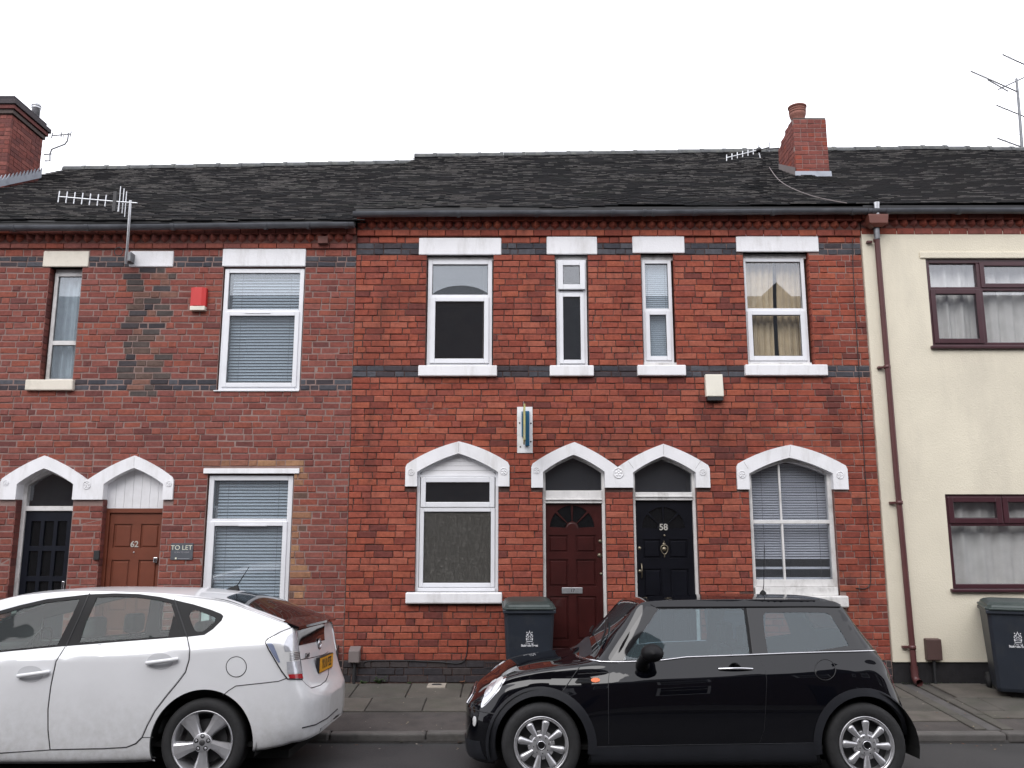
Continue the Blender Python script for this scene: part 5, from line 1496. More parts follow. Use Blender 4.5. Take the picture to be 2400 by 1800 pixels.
for i, (x_, rw) in enumerate(ST):                       # rounded shoulder below the belt line
    h3, h4, h5 = rw[3], rw[4], rw[5]
    if .25 < x_ < 2.45: h5 = rw[5] = (h5[0]-.008, h5[1]); rw[4] = (h5[0]+.071, h5[1]-.19); nr_ = (h5[0]+.041, h5[1]-.098); rw[3] = (rw[3][0]+.002, min(rw[3][1], h5[1]-.33))
    else: nr_ = ((h4[0]+h5[0])/2+.004*min(1, abs(h4[0]-h5[0])/.05), (h4[1]+h5[1])/2)
    rw.insert(5, nr_)
mc = Car(MINI, .80, ST, 210, 8)
DG = [zA(1680,290), zA(1540,500), zA(1392,722), zA(1560,722), zB(300,706), zB(945,678), zB(925,500), zB(897,278), zB(500,280), zB(150,284)]
QG = [zB(922,280), zB(1300,274), zB(1705,270), zC(255,275), zC(420,470), zC(568,632), zB(1500,648), zB(975,676), zB(945,450)]
QI = [zB(1080,316), zB(1340,312), zB(1600,316), zB(1640,335), zB(1730,470), zB(1805,600), zB(1500,650), zB(1105,668), zB(1080,520), zB(1060,350)]
WSY = [(.40,.20),(.84,.30),(.84,1.30),(.40,1.40)]
fx, rx, wz = .0, 2.456, .286
AR = .372
cuts = [(fx, wz, AR), (rx, wz, AR)]
body = base_body(mc, MT['paint_black'], cuts, [('px', DG), ('px', QI), ('top', [(.47,.22),(.80,.32),(.80,1.28),(.47,1.38)]), ('top', [(2.43,.34),(2.60,.26),(2.60,1.34),(2.43,1.26)])], lining=MT['seat_dark'])
wells(mc, [(fx, wz, .40), (rx, wz, .40)], -.45, 2.7, .14)
for s_, yy in ((1, .012), (-1, 2*.80-.012)):
    finger_wheel(mc, fx, wz, yy, s_, .22); finger_wheel(mc, rx, wz, yy, s_, .05)
# doors, quarters, bonnet skirt
dr = [zA(1372,748), zA(1318,782), zA(1285,835), zA(1277,905), zA(1278,1180), zA(1280,1450), zB(400,1452), zB(1030,1442), zB(1070,1330), zB(1085,1100), zB(1092,900), zB(1080,800), zB(1040,735), zB(990,698), zB(965,692), zB(500,706), zA(1800,735), zA(1550,745)]
doors = patch(mc, 'door', dr, MT['paint_black'], MINI, off=.0035)
seam(mc, [dr[0], dr[1], dr[2], dr[3], dr[4], dr[5]], .0045, MT['seal'], MINI, off=-.001); seam(mc, dr[7:15], .0045, MT['seal'], MINI, off=-.001)
seam(mc, [zA(1105,1478), zA(1280,1472), zB(400,1458), zB(1000,1450), zB(1556,1441)], .003, MT['trim_grey'], MINI, 'sill_strip', off=.003)
seam(mc, [zA(1035,774), zA(960,880), zA(888,985), zA(835,1050)], .004, MT['seal'], MINI, off=-.0005)
seam(mc, [zA(1010,848), zA(1140,840), zA(1275,833)], .003, MT['seal'], MINI, off=-.0005)
seam(mc, [zA(385,862), zA(520,826), zA(700,800), zA(860,784), zA(1035,771), zA(1200,765)], .004, MT['seal'], MINI, off=-.0005, smooth=True)
seam(mc, [zA(70,1140), zA(160,1168), zA(270,1188), zA(372,1194)], .005, MT['seal'], MINI, off=-.001)
seam(mc, [zC(580,655), zC(665,725), zC(722,822), zC(770,935), zC(800,1072)], .0045, MT['seal'], MINI, off=-.0005)
# plastic arch flares and sills
def ring(cx, cz, r0, r1, a0, a1, n=30):
    return [(cx+r1*math.cos(a0+(a1-a0)*i/n), cz+r1*math.sin(a0+(a1-a0)*i/n)) for i in range(n+1)]+[(cx+r0*math.cos(a1+(a0-a1)*i/n), cz+r0*math.sin(a1+(a0-a1)*i/n)) for i in range(n+1)]
patch(mc, 'arch_flare', ring(fx, wz, .352, .417, R(-9), R(198)), MT['trim_grey'], MINI, 'side', off=.012, thick=.03)
patch(mc, 'arch_flare', ring(rx, wz, .352, .410, R(9), R(189)), MT['trim_grey'], MINI, 'side', off=.012, thick=.03)
patch(mc, 'sill', [(.375,.165),(.37,.275),(1.2,.288),(2.06,.302),(2.07,.165)], MT['trim_grey'], MINI, 'side', off=.006, thick=.02)
# glass
patch(mc, 'side_window', DG, MT['car_glass'], MINI, off=-.004, thick=.004)
patch(mc, 'quarter_window', QG, MT['gloss_black'], MINI, off=.0015, thick=.005, holes=[QI])
patch(mc, 'quarter_pane', QI, MT['car_glass'], MINI, off=-.001, thick=.004)
AP = [zA(1600,262), zA(1715,270), zA(1560,500), zA(1398,728), zA(1290,735), zA(1430,520)]
patch(mc, 'pillar', AP, MT['gloss_black'], MINI, off=.002)
patch(mc, 'pillar', [zB(897,276), zB(918,276), zB(945,450), zB(972,678), zB(948,680), zB(925,480)], MT['trim_black'], MINI, off=.001)
patch(mc, 'cant_rail', [zA(1640,248), zA(1720,225), zB(200,214), zB(900,208), zB(1500,212), zC(120,210), zC(262,245), zC(250,268), zB(1500,262), zB(900,264), zB(150,268), zA(1690,275)], MT['paint_black'], MINI, off=.006, thick=.012)
seam(mc, [zA(1690,276), zB(150,272), zB(900,268), zB(1500,266), zC(250,270)], .006, MT['trim_black'], MINI, 'roof_gutter', off=.004)
# belt chrome
bl = [zA(1000,692), zA(1100,722), zA(1210,742), zA(1365,744), zA(1700,733), zB(400,702), zB(900,684), zB(1300,668), zB(1700,656), zC(300,655), zC(575,646)]
seam(mc, bl, .0075, MT['chrome'], MINI, 'chrome_strip', off=.002)
# windscreen, tailgate glass from above
patch(mc, 'windscreen', [(.455,.20),(.60,.235),(.80,.31),(.835,.34),(.835,1.26),(.80,1.29),(.60,1.365),(.455,1.40)], MT['car_glass'], MINI, 'top', off=-.003, mirror=False)
patch(mc, 'tailgate_window', [(2.435,.34),(2.61,.26),(2.61,1.34),(2.435,1.26)], MT['car_glass_dark'], MINI, 'top', off=.001, mirror=False)
for pp in ([(.49,.22),(.55,.34),(.60,.70)], [(.47,.80),(.49,1.0),(.54,1.28)]): seam(mc, pp, .009, MT['trim_black'], MINI, 'wiper', 'top', .018, False, smooth=True)
m = MB(); 
patch(mc, 'scuttle_grille', [(.32,.30),(.42,.25),(.445,.80),(.42,1.35),(.32,1.30),(.36,.80)], MT['trim_grey'], MINI, 'top', off=.002, mirror=False)
# head lamps, bumper, fog lamp
HL = [zA(396,852), zA(375,920), zA(320,1000), zA(255,1075), zA(205,1125), zA(178,1135), zA(185,1085), zA(215,1020), zA(265,945), zA(330,880)]
hl_ = patch(mc, 'headlight', HL, MT['chrome'], MINI, off=.004, round_=True, step=4, grid=7)
cx_ = sum(p[0] for p in HL)/10; cy_ = sum(p[1] for p in HL)/10
patch(mc, 'lens', [(cx_+(p[0]-cx_)*.80-1.0, cy_+(p[1]-cy_)*.84) for p in HL], MT['lamp_white'], hl_, off=.009, round_=True, step=4, grid=7)
patch(mc, 'bezel_band', [(cx_+(p[0]-cx_)*.5-5, cy_+(p[1]-cy_)*.55-6) for p in HL], MT['clear_lens'], hl_, off=.011, round_=True, step=4, grid=7)
fl_ = patch(mc, 'fog_lamp', [zA(118,1210), zA(133,1230), zA(132,1275), zA(120,1298), zA(108,1280), zA(107,1235)], MT['lamp_white'], MINI, off=.004, round_=True, step=3, grid=5)
patch(mc, 'bumper', [(.10,.17),(.17,.17),(.30,.155),(.80,.155),(1.30,.155),(1.43,.17),(1.50,.17),(1.50,.30),(1.3,.285),(.8,.28),(.3,.285),(.10,.30)], MT['trim_grey'], MINI, 'front', off=.006, mirror=False)
patch(mc, 'grille', [(.42,.535),(.80,.53),(1.18,.535),(1.10,.60),(.80,.612),(.50,.60)], MT['gloss_black'], MINI, 'front', off=.003, mirror=False)
seam(mc, [(.36,.535),(.48,.608),(.80,.625),(1.12,.608),(1.24,.535)], .008, MT['chrome'], MINI, 'grille_surround', 'front', .006, False, smooth=True)
seam(mc, [zA(320,930), zA(420,848)], .0, MT['chrome'], MINI) if False else None
# side repeater, mirror, handle, filler cap
patch(mc, 'side_vent', [zA(985,918), zA(1010,885), zA(1080,880), zA(1190,880), zA(1205,900), zA(1190,920), zA(1080,926), zA(1000,930)], MT['trim_black'], MINI, off=.003, step=4, grid=7)
for vv in (892, 904, 916): seam(mc, [zA(1012,vv), zA(1120,vv-4)], .003, MT['trim_grey'], MINI, 'vent_slat', off=.006)
rp = [zA(1163+40*math.cos(2*math.pi*k/12), 901+20*math.sin(2*math.pi*k/12)) for k in range(12)]
patch(mc, 'indicator', rp, MT['amber'], MINI, off=.010, thick=.01, step=3, grid=5)
for side in (0, 1):
    k = 1 if side == 0 else -1
    Y = lambda y: y if side == 0 else 2*mc.yc-y
    m = MB(); px_, pz_ = .93, .955
    c = Vector((.835, Y(-.15), .965))
    vs = []; n = 14; rgs = 9
    for i in range(rgs):
        t = math.pi*i/(rgs-1)
        for j in range(n):
            a = 2*math.pi*j/n
            vs.append((c.x+.088*math.sin(t)*math.cos(a)*(1.0), c.y+k*.105*(-math.cos(t)), c.z+.068*math.sin(t)*math.sin(a)))
    m.add(vs, [(i*n+j, i*n+(j+1)%n, (i+1)*n+(j+1)%n, (i+1)*n+j) for i in range(rgs-1) for j in range(n)], 0, True)
    ml = m.build('mirror', MT['trim_black'], MINI)
    m = MB(); m.tube([(.80, Y(.07), .845), (.785, Y(.03), .875), (.79, Y(-.05), .91), (.815, Y(-.12), .945)], .052, 10, r1=.042); m.build('mirror_stalk', MT['trim_black'], ml)
    m = MB(); m.lathe([(0,0),(.045,0)], 'x', (.904, Y(-.15), .965), 20); m.build('mirror_glass', MT['chrome'], ml)
    hd = doors[side]
    m = MB(); hx, hz = 1.50, .835
    l, nrm = mc.hit_side(hx, hz); yy = l.y
    pts = [(hx+.13*t, Y(yy-.028+.022*t*t), hz+.004-.006*t*t) for t in [-1+.2*q for q in range(11)]]
    m.tube(pts, .010, 8); m.build('handle', MT['chrome'], hd)
    m = MB(); m.lathe([(0,.004*k),(.042,.004*k),(.048,-.002*k),(.054,-.004*k)], 'y', (hx-.005, Y(yy-.003), hz-.008), 24); m.build('handle_recess', MT['gloss_black'], hd)
    m = MB(); m.lathe([(.044,-.002*k),(.049,-.008*k),(.054,-.002*k)], 'y', (hx-.005, Y(yy-.003), hz-.008), 24, a0=R(200), a1=R(340)); m.build('handle_ring', MT['chrome'], hd)
fc = [zB(1600+90*math.cos(2*math.pi*k/28), 810+90*math.sin(2*math.pi*k/28)) for k in range(28)]
seam(mc, fc+[fc[0]], .0035, MT['seal'], MINI, 'filler_flap_line', off=.0005, mirror=False)
patch(mc, 'filler_flap', [zB(1600+82*math.cos(2*math.pi*k/24), 810+82*math.sin(2*math.pi*k/24)) for k in range(24)], MT['paint_black'], MINI, off=.004, mirror=False)
# tail lamps, rear bumper, aerial
patch(mc, 'tail_light', [zC(668,722), zC(700,745), zC(740,820), zC(775,900), zC(785,950), zC(768,935), zC(735,860), zC(700,780)], MT['red_lens'], MINI, off=.006, step=4, grid=6)
patch(mc, 'rear_bumper', [zC(788,1078), zC(860,1110), zC(905,1190), zC(912,1300), zC(905,1435), zC(850,1440), zC(830,1300), zC(800,1160)], MT['trim_grey'], MINI, off=.006, step=5, grid=9)
l, nrm = mc.hit_px(*zB(1405,160))
ar = empty('aerial', (0,0,0)); ar.parent = MINI
bs = Vector((2.02, .95, mc.hit_top(2.02, .95)[0].z))
m = MB(); m.lathe([(.030,-.004),(.028,.012),(.012,.030),(0,.034)], 'z', tuple(bs), 16); m.build('aerial_base', MT['trim_black'], ar)
m = MB(); m.tube([bs+Vector((0,0,.02)), bs+Vector((.012,0,.08)), bs+Vector((.04,0,.42))], .0045, 6, r1=.0022); m.build('aerial_rod', MT['trim_black'], ar)
# cabin
seat(mc, 1.28, .45, .48, MT['seat_dark'], .26, -1, True, .93); seat(mc, 1.28, 1.15, .48, MT['seat_dark'], .26, -1, True, .93)
seat(mc, 2.08, .80, 1.1, MT['seat_dark'], .30, -1, False, .90)
m = MB(); m.box(.42, .72, .12, 1.48, .55, .84); m.build('dashboard', MT['seat_dark'], MINI, bevel=.05, bseg=3)
q = MB(); q.tube([(.84+.05*math.cos(t), 1.15+.18*math.sin(t), .84+.17*math.cos(t)) for t in [2*math.pi*i/24 for i in range(25)]], .012, 6); q.build('steering_wheel', MT['trim_black'], MINI)
m = MB(); m.box(.3, 2.5, .1, 1.5, .24, .27); m.build('cabin_floor', MT['well'], MINI)

# ================================================================= white five-door hybrid hatchback
PRI = empty('parked_car', (-2.34, -3.58, 0), 'white five door liftback with yellow rear plate and alloy wheels, cut by the picture edge', 'car', 'cars parked along the kerb')
PRI.rotation_euler = (ROLL, 0, 0)
ST = [
 (-3.62, [(.3,.24),(.35,.28),(.36,.36),(.36,.45),(.33,.52),(.3,.555),(.2,.57),(.1,.575),(0,.578)]),
 (-3.52, [(.6,.18),(.66,.22),(.68,.36),(.68,.5),(.64,.6),(.58,.655),(.4,.68),(.2,.69),(0,.693)]),
 (-3.30, [(.75,.16),(.79,.20),(.81,.38),(.81,.55),(.775,.72),(.70,.795),(.5,.82),(.25,.83),(0,.835)]),
 (-2.90, [(.79,.15),(.84,.20),(.855,.40),(.855,.60),(.825,.83),(.75,.905),(.55,.935),(.28,.955),(0,.965)]),
 (-2.70, [(.79,.15),(.845,.20),(.862,.42),(.862,.62),(.835,.85),(.765,.925),(.60,.985),(.36,1.045),(0,1.075)]),
 (-2.30, [(.79,.15),(.845,.20),(.865,.43),(.865,.65),(.845,.865),(.785,.94),(.672,1.125),(.48,1.205),(0,1.235)]),
 (-1.95, [(.79,.15),(.845,.20),(.865,.43),(.865,.66),(.85,.88),(.79,.948),(.668,1.23),(.52,1.315),(0,1.348)]),
 (-1.60, [(.79,.15),(.845,.20),(.865,.43),(.865,.67),(.853,.89),(.793,.962),(.664,1.325),(.54,1.390),(0,1.418)]),
 (-1.10, [(.79,.15),(.845,.20),(.865,.43),(.865,.68),(.857,.915),(.797,1.006),(.668,1.368),(.56,1.418),(0,1.443)]),
 (-.50,  [(.79,.16),(.845,.21),(.865,.43),(.866,.70),(.862,.945),(.797,1.054),(.664,1.352),(.57,1.404),(0,1.436)]),
 (0.0,   [(.79,.18),(.845,.23),(.865,.43),(.866,.72),(.862,.985),(.797,1.092),(.685,1.318),(.61,1.352),(0,1.398)]),
 (.30,   [(.78,.22),(.83,.26),(.855,.43),(.86,.72),(.852,1.005),(.790,1.118),(.712,1.236),(.63,1.262),(0,1.302)]),
 (.50,   [(.76,.25),(.80,.28),(.83,.43),(.835,.70),(.825,1.01),(.775,1.105),(.722,1.172),(.64,1.19),(0,1.222)]),
 (.61,   [(.72,.27),(.76,.30),(.80,.43),(.80,.68),(.785,.98),(.745,1.08),(.70,1.132),(.62,1.145),(0,1.165)]),
 (.645,  [(.70,.28),(.745,.31),(.78,.43),(.782,.66),(.76,.88),(.715,.97),(.62,1.01),(.45,1.025),(0,1.035)]),
 (.685,  [(.67,.28),(.715,.31),(.755,.43),(.76,.63),(.735,.76),(.66,.82),(.52,.84),(.32,.845),(0,.85)]),
 (.745,  [(.62,.29),(.665,.32),(.70,.43),(.705,.58),(.67,.645),(.58,.672),(.45,.682),(.22,.688),(0,.69)]),
 (.805,  [(.45,.31),(.50,.34),(.54,.43),(.54,.55),(.50,.60),(.42,.618),(.3,.624),(.15,.626),(0,.627)]),
 (.838,  [(.2,.34),(.24,.37),(.26,.43),(.26,.53),(.23,.56),(.18,.575),(.12,.578),(.06,.58),(0,.58)]),
]
pc = Car(PRI, .845, ST, 260, 8, sharp=(4,))
wzP = .304
FG = [(-120,1470), zD(0,332), zD(180,282), zD(400,232), zD(690,198), zD(610,370), zD(498,592), zD(250,620), zD(0,642), (-160,1530)]
RG = [zD(838,184), zD(1000,178), zD(1150,182), zD(1320,202), zD(1478,236), zD(1515,360), zD(1562,512), zD(1200,540), zD(685,575), zD(750,380)]
QF = [zD(1512,212), zE(30,206), zE(200,246), zE(350,292), zE(435,326), zE(456,346), zE(440,385), zE(365,460), zE(290,510), zE(145,526), zE(90,370)]
QI = [zE(160,345), zE(185,305), zE(225,298), zE(370,352), zE(385,375), zE(370,405), zE(300,465), zE(270,478), zE(210,470)]
cutsP = [(0.0, wzP, .385), (-2.70, wzP, .385)]
body = base_body(pc, MT['paint_white'], cutsP, [('px', FG), ('px', RG), ('px', QI), ('top', [(-2.55,.30),(-1.66,.40),(-1.66,1.29),(-2.55,1.39)]), ('top', [(.02,.28),(.58,.24),(.58,1.45),(.02,1.41)])], grow=.014, lining=MT['seat_grey'])
wells(pc, [(0, wzP, .41), (-2.70, wzP, .41)], -3.4, .6, .15)
for s_, yy in ((1, .016), (-1, 2*.845-.016)):
    star_wheel(pc, 0, wzP, yy, s_, R(180)); star_wheel(pc, -2.70, wzP, yy, s_, .4)
rd = [zD(575,612), zD(1612,532), zD(1632,640), zD(1628,720), zD(1595,828), zD(1535,908), zD(1435,1028), zD(1335,1158), zD(1265,1288), zD(1222,1390), zD(1170,1442), zD(1090,1474), zD(900,1485), zD(440,1495), zD(422,1330), zD(422,1150), zD(447,950), zD(491,740)]
fd = [zD(560,614), zD(478,740), zD(434,950), zD(408,1150), zD(408,1330), zD(426,1498), zD(0,1525), (-150,1777), (-215,1765), (-235,1640), (-225,1560), (-190,1542), (-140,1538), zD(0,664), zD(280,640)]
rdo = patch(pc, 'rear_door', rd, MT['paint_white'], PRI, off=.0035); fdo = patch(pc, 'front_door', fd, MT['paint_white'], PRI, off=.0035)
seam(pc, [zD(562,612), zD(485,738), zD(440,950), zD(415,1150), zD(415,1330), zD(433,1500)], .004, MT['seal'], PRI, off=-.0005)
seam(pc, [zD(1618,528), zD(1640,640), zD(1635,722), zD(1602,834), zD(1542,914), zD(1442,1034), zD(1342,1164), zD(1272,1294), zD(1228,1396), zD(1175,1448), zD(1092,1480), zD(900,1491), zD(433,1501), zD(0,1530), (-160,1782)], .004, MT['seal'], PRI, off=-.0005)
seam(pc, [zD(1228,1396), zD(1322,1393)], .003, MT['seal'], PRI, off=-.0005)
seam(pc, [zE(1000,884), zE(930,910), zE(750,930), zE(562,950), zE(500,990), zE(452,1030)], .0035, MT['seal'], PRI, off=-.0005)
# window frames, glass
patch(pc, 'window_frame', [(-190,1545), (-130,1462), zD(0,300), zD(180,250), zD(400,200), zD(770,158), zD(690,340), zD(568,606), zD(250,634), zD(0,660)], MT['trim_black'], fdo, off=.001, holes=[FG])
patch(pc, 'window_frame', [zD(778,158), zD(1000,150), zD(1200,156), zD(1380,180), zD(1505,208), zD(1560,360), zD(1614,524), zD(1200,556), zD(576,606), zD(690,350)], MT['trim_black'], rdo, off=.001, holes=[RG])
patch(pc, 'side_window', FG, MT['car_glass_light'], fdo, off=-.004); patch(pc, 'side_window', RG, MT['car_glass_light'], rdo, off=-.004)
seam(pc, [zD(774,152), zD(692,345), zD(571,610)], .0055, MT['seal'], PRI, off=.001); seam(pc, [zD(1508,205), zD(1560,360), zD(1617,527)], .0055, MT['seal'], PRI, off=.001)
patch(pc, 'window_divider', [zD(1500,330), zD(1512,360), zD(1560,512), zD(1450,522), zD(1480,420)], MT['trim_black'], rdo, off=.000)
patch(pc, 'quarter_window', QF, MT['trim_black'], PRI, off=.001, holes=[smooth_loop(QI, True, 4)])
patch(pc, 'quarter_pane', QI, MT['car_glass_light'], PRI, off=-.002, round_=True, step=5)
patch(pc, 'windscreen', [(-2.62,.27),(-2.2,.31),(-1.66,.385),(-1.62,.42),(-1.62,1.27),(-1.66,1.305),(-2.2,1.38),(-2.62,1.42)], MT['car_glass_light'], PRI, 'top', off=-.002, mirror=False)
patch(pc, 'rear_window', [(.0,.33),(.04,.27),(.30,.225),(.57,.215),(.57,1.475),(.30,1.465),(.04,1.42),(.0,1.36)], MT['car_glass_dark'], PRI, 'top', off=.002, mirror=False)
seam(pc, [(-1.5,.33),(-1.0,.30),(-.5,.30),(0.0,.255)], .0, MT['seal'], PRI, mode='top') if False else None
# spoiler across the rear window
sp = MB(); vs = []; n = 16
for i in range(n+1):
    t = i/n; y = .135+(1.555-.135)*t; b = math.sin(math.pi*t)
    xr = .652+.05*b; zr_ = 1.128+.012*b
    vs += [(.53, y, zr_+.055+.012*b), (xr, y, zr_+.012), (xr+.004, y, zr_-.006), (.54, y, zr_+.02)]
sp.add(vs, [(4*i+k, 4*i+4+k, 4*i+4+(k+1)%4, 4*i+(k+1)%4) for i in range(n) for k in range(4)]+[(0,1,2,3), tuple(4*n+k for k in (3,2,1,0))], 0, False)
sp.build('spoiler', MT['gloss_black'], PRI)
# upright rear glass, shut lines, emblem, plate
patch(pc, 'lower_rear_window', [zE(1100,440), zE(1200,415), zE(1330,395), zE(1322,480), zE(1328,555), zE(1200,580), zE(1098,603), zE(1088,540)], MT['gloss_black'], PRI, off=.004, mirror=False, step=4, grid=8)
seam(pc, [zE(1118,724), zE(1220,705), zE(1320,680), zE(1360,655)], .003, MT['seal'], PRI, 'tailgate_line', off=.0, mirror=False, step=4)
seam(pc, [zE(1212,968), zE(1290,945), zE(1340,905), zE(1362,850), zE(1366,800)], .0035, MT['seal'], PRI, 'tailgate_line', off=.0, mirror=False, step=4)
seam(pc, [zE(1132,895), zE(1170,935), zE(1212,968)], .002, MT['trim_grey'], PRI, 'tailgate_line', off=-.0005, mirror=False, step=4)
PL = [zE(1222,712), zE(1325,686), zE(1340,802), zE(1242,848)]
pl3 = [pc.hit_px(*p)[0] for p in PL]
c0 = sum(pl3, Vector((0,0,0)))/4
xr_ = max(p.x for p in pl3)+.012; ys_ = (.845-.26, .845+.26); zc_ = c0.z
pm = MB(); pm.box(xr_-.03, xr_, ys_[0]-.006, ys_[1]+.006, zc_-.062, zc_+.062); plo = pm.build('number_plate_frame', MT['seal'], PRI)
pm = MB(); pm.box(xr_+.0005, xr_+.003, ys_[0], ys_[1], zc_-.056, zc_+.056); plo = pm.build('number_plate', MT['plate_yellow'], PRI)
text_obj('registration', 'YK10 PZE', .105, MT['seal'], plo, (xr_+.0035, .845, zc_), (R(90), 0, R(90)), .0008, sx=.82, bold=.002)
em = pc.hit_rear(.845, zc_+.155)[0]
m = MB(); q = [(em.x+.006, .845+.062*math.sin(t), em.z+.043*math.cos(t)) for t in [2*math.pi*i/28 for i in range(29)]]; m.tube(q, .007, 6)
q = [(em.x+.007, .845+.026*math.sin(t), em.z+.036*math.cos(t)) for t in [2*math.pi*i/24 for i in range(25)]]; m.tube(q, .005, 6)
q = [(em.x+.008, .845+.052*math.sin(t), em.z+.018+.018*math.cos(t)) for t in [2*math.pi*i/24 for i in range(25)]]; m.tube(q, .005, 6)
m.build('emblem', MT['chrome'], PRI)
bd = pc.hit_px(*zE(1167,685))[0]
text_obj('model_badge', 'T Spirit', .05, MT['seal'], PRI, (bd.x+.014, bd.y, bd.z), (R(90), 0, R(90)), .0008, bold=.0015)
# tail lamps
TL = [zE(1098,428), zE(1080,450), zE(1095,470), zE(1090,540), zE(1105,640), zE(1120,750), zE(1134,888), zE(1010,884), zE(960,815), zE(900,715), zE(850,630), zE(822,572), zE(850,545), zE(950,490), zE(1050,445)]
tl = patch(pc, 'tail_light', TL, MT['lamp_white'], PRI, off=.006, thick=.012, step=4, grid=8)
patch(pc, 'red_lens', [zE(1014,850), zE(1130,846), zE(1132,886), zE(1024,884)], MT['red_lens'], tl, off=.009, step=3, grid=6)
patch(pc, 'reflector_lens', [zE(828,578), zE(865,576), zE(890,600), zE(915,660), zE(946,745), zE(930,748), zE(890,690), zE(855,630)], MT['clear_lens_blue'], tl, off=.009, step=3, grid=6)
patch(pc, 'clear_lens', [zE(1000,742), zE(1110,735), zE(1128,840), zE(1008,844)], MT['clear_lens'], tl, off=.009, step=3, grid=6)
patch(pc, 'clear_lens', [zE(985,575), zE(1010,525), zE(1065,480), zE(1085,470), zE(1085,560), zE(1098,648), zE(985,655), zE(975,610)], MT['clear_lens'], tl, off=.009, step=3, grid=6)
for vv in (668, 682, 696, 710, 724): seam(pc, [zE(1025,vv), zE(1105,vv-8)], .003, MT['chrome'], tl, 'lamp_rib', off=.010, step=3)
seam(pc, [zE(1098,428), zE(950,485), zE(835,548), zE(818,572), zE(845,630), zE(900,725), zE(960,825), zE(1008,888), zE(1134,893)], .005, MT['seal'], tl, 'lamp_gasket', off=.003, step=4)
seam(pc, [zE(1098,430), zE(1086,540), zE(1100,640), zE(1118,750), zE(1136,890)], .004, MT['seal'], tl, 'lamp_gasket', off=.005, step=4)
# bumper seam and lower lip
seam(pc, [zE(1135,1312), zE(1250,1285), zE(1350,1230), zE(1440,1150)], .005, MT['trim_grey'], PRI, 'bumper_line', off=.001, mirror=False)
patch(pc, 'bumper_valance', [(.38,.285),(.845,.30),(1.31,.285),(1.31,.345),(.845,.37),(.38,.345)], MT['trim_black'], PRI, 'rear', off=.002, mirror=False)
# handles, filler flap
for (dd, u0, u1, v0, v1, exx, ey) in ((fdo, 165, 432, 862, 826, 265, 848), (rdo, 1275, 1540, 750, 716, 1385, 738)):
    ep = [zD(exx+115*math.cos(2*math.pi*k/22), ey+72*math.sin(2*math.pi*k/22)) for k in range(22)]
    patch(pc, 'handle_recess', [(sum(p[0] for p in ep)/22+(p[0]-sum(q[0] for q in ep)/22)*.98, p[1]) for p in ep], MT['paint_white_shaded'] if 'paint_white_shaded' in MT else pmat('paint_white_shaded', (.50,.505,.52), .4, .05, 4, coat=.5), dd, off=.0042, step=4, grid=9)  # proud patch in darker white, shade of the recess put into its colour
    a = pc.hit_px(*zD(u0, v0))[0]; b = pc.hit_px(*zD(u1, v1))[0]
    for side in (0, 1):
        m = MB(); pts = []
        for k in range(11):
            t = k/10; p = a.lerp(b, t); out = .012+.030*math.sin(math.pi*min(1, max(0, t)))**.5
            pts.append(Vector((p.x, p.y-out, p.z)) if side == 0 else Vector((p.x, 2*pc.yc-p.y+out, p.z)))
        m.tube(pts, .0155, 10); m.build('handle', MT['paint_white'], dd[side])
fc = [zE(567+88*math.cos(2*math.pi*k/28), 785+88*math.sin(2*math.pi*k/28)) for k in range(28)]
seam(pc, fc+[fc[0]], .003, MT['seal'], PRI, 'filler_flap_line', off=-.0003, mirror=False)
patch(pc, 'filler_flap', [zE(567+83*math.cos(2*math.pi*k/24), 785+83*math.sin(2*math.pi*k/24)) for k in range(24)], MT['paint_white'], PRI, off=.0025, mirror=False)
# aerial
l = pc.hit_top(-.13, .845)[0]
ar = empty('aerial'); ar.parent = PRI
m = MB(); m.add([(-.20,.82,l.z-.006),(-.20,.87,l.z-.006),(-.06,.875,l.z-.02),(-.06,.815,l.z-.02),(-.10,.845,l.z+.042),(-.075,.845,l.z+.042)], [(0,4,1),(1,4,5,2),(0,3,5,4),(3,2,5)]); m.build('aerial_base', MT['trim_black'], ar, bevel=.006)
m = MB(); m.tube([(-.088,.845,l.z+.03),(.01,.845,l.z+.20)], .0045, 6, r1=.003); m.build('aerial_rod', MT['trim_black'], ar)
# cabin
for yy in (.47, 1.22):
    seat(pc, -1.55, yy, .50, MT['seat_grey'], .28, -1, True, 1.0)
for yy in (.42, 1.27): seat(pc, -.62, yy, .48, MT['seat_grey'], .32, -1, True, .97)
m = MB(); m.box(-2.75, -2.2, .10, 1.59, .62, .93); m.build('dashboard', MT['seat_dark'], PRI, bevel=.06, bseg=3)
q = MB(); q.tube([(-1.98+.06*math.cos(t), 1.22+.18*math.sin(t), .90+.17*math.cos(t)) for t in [2*math.pi*i/24 for i in range(25)]], .013, 6); q.build('steering_wheel', MT['trim_black'], PRI)
m = MB(); m.box(-2.6, .55, .1, 1.59, .26, .29); m.build('cabin_floor', MT['well'], PRI)
m = MB(); m.box(-.35, .55, .12, 1.57, .6, .9); m.build('parcel_shelf', MT['seat_dark'], PRI)
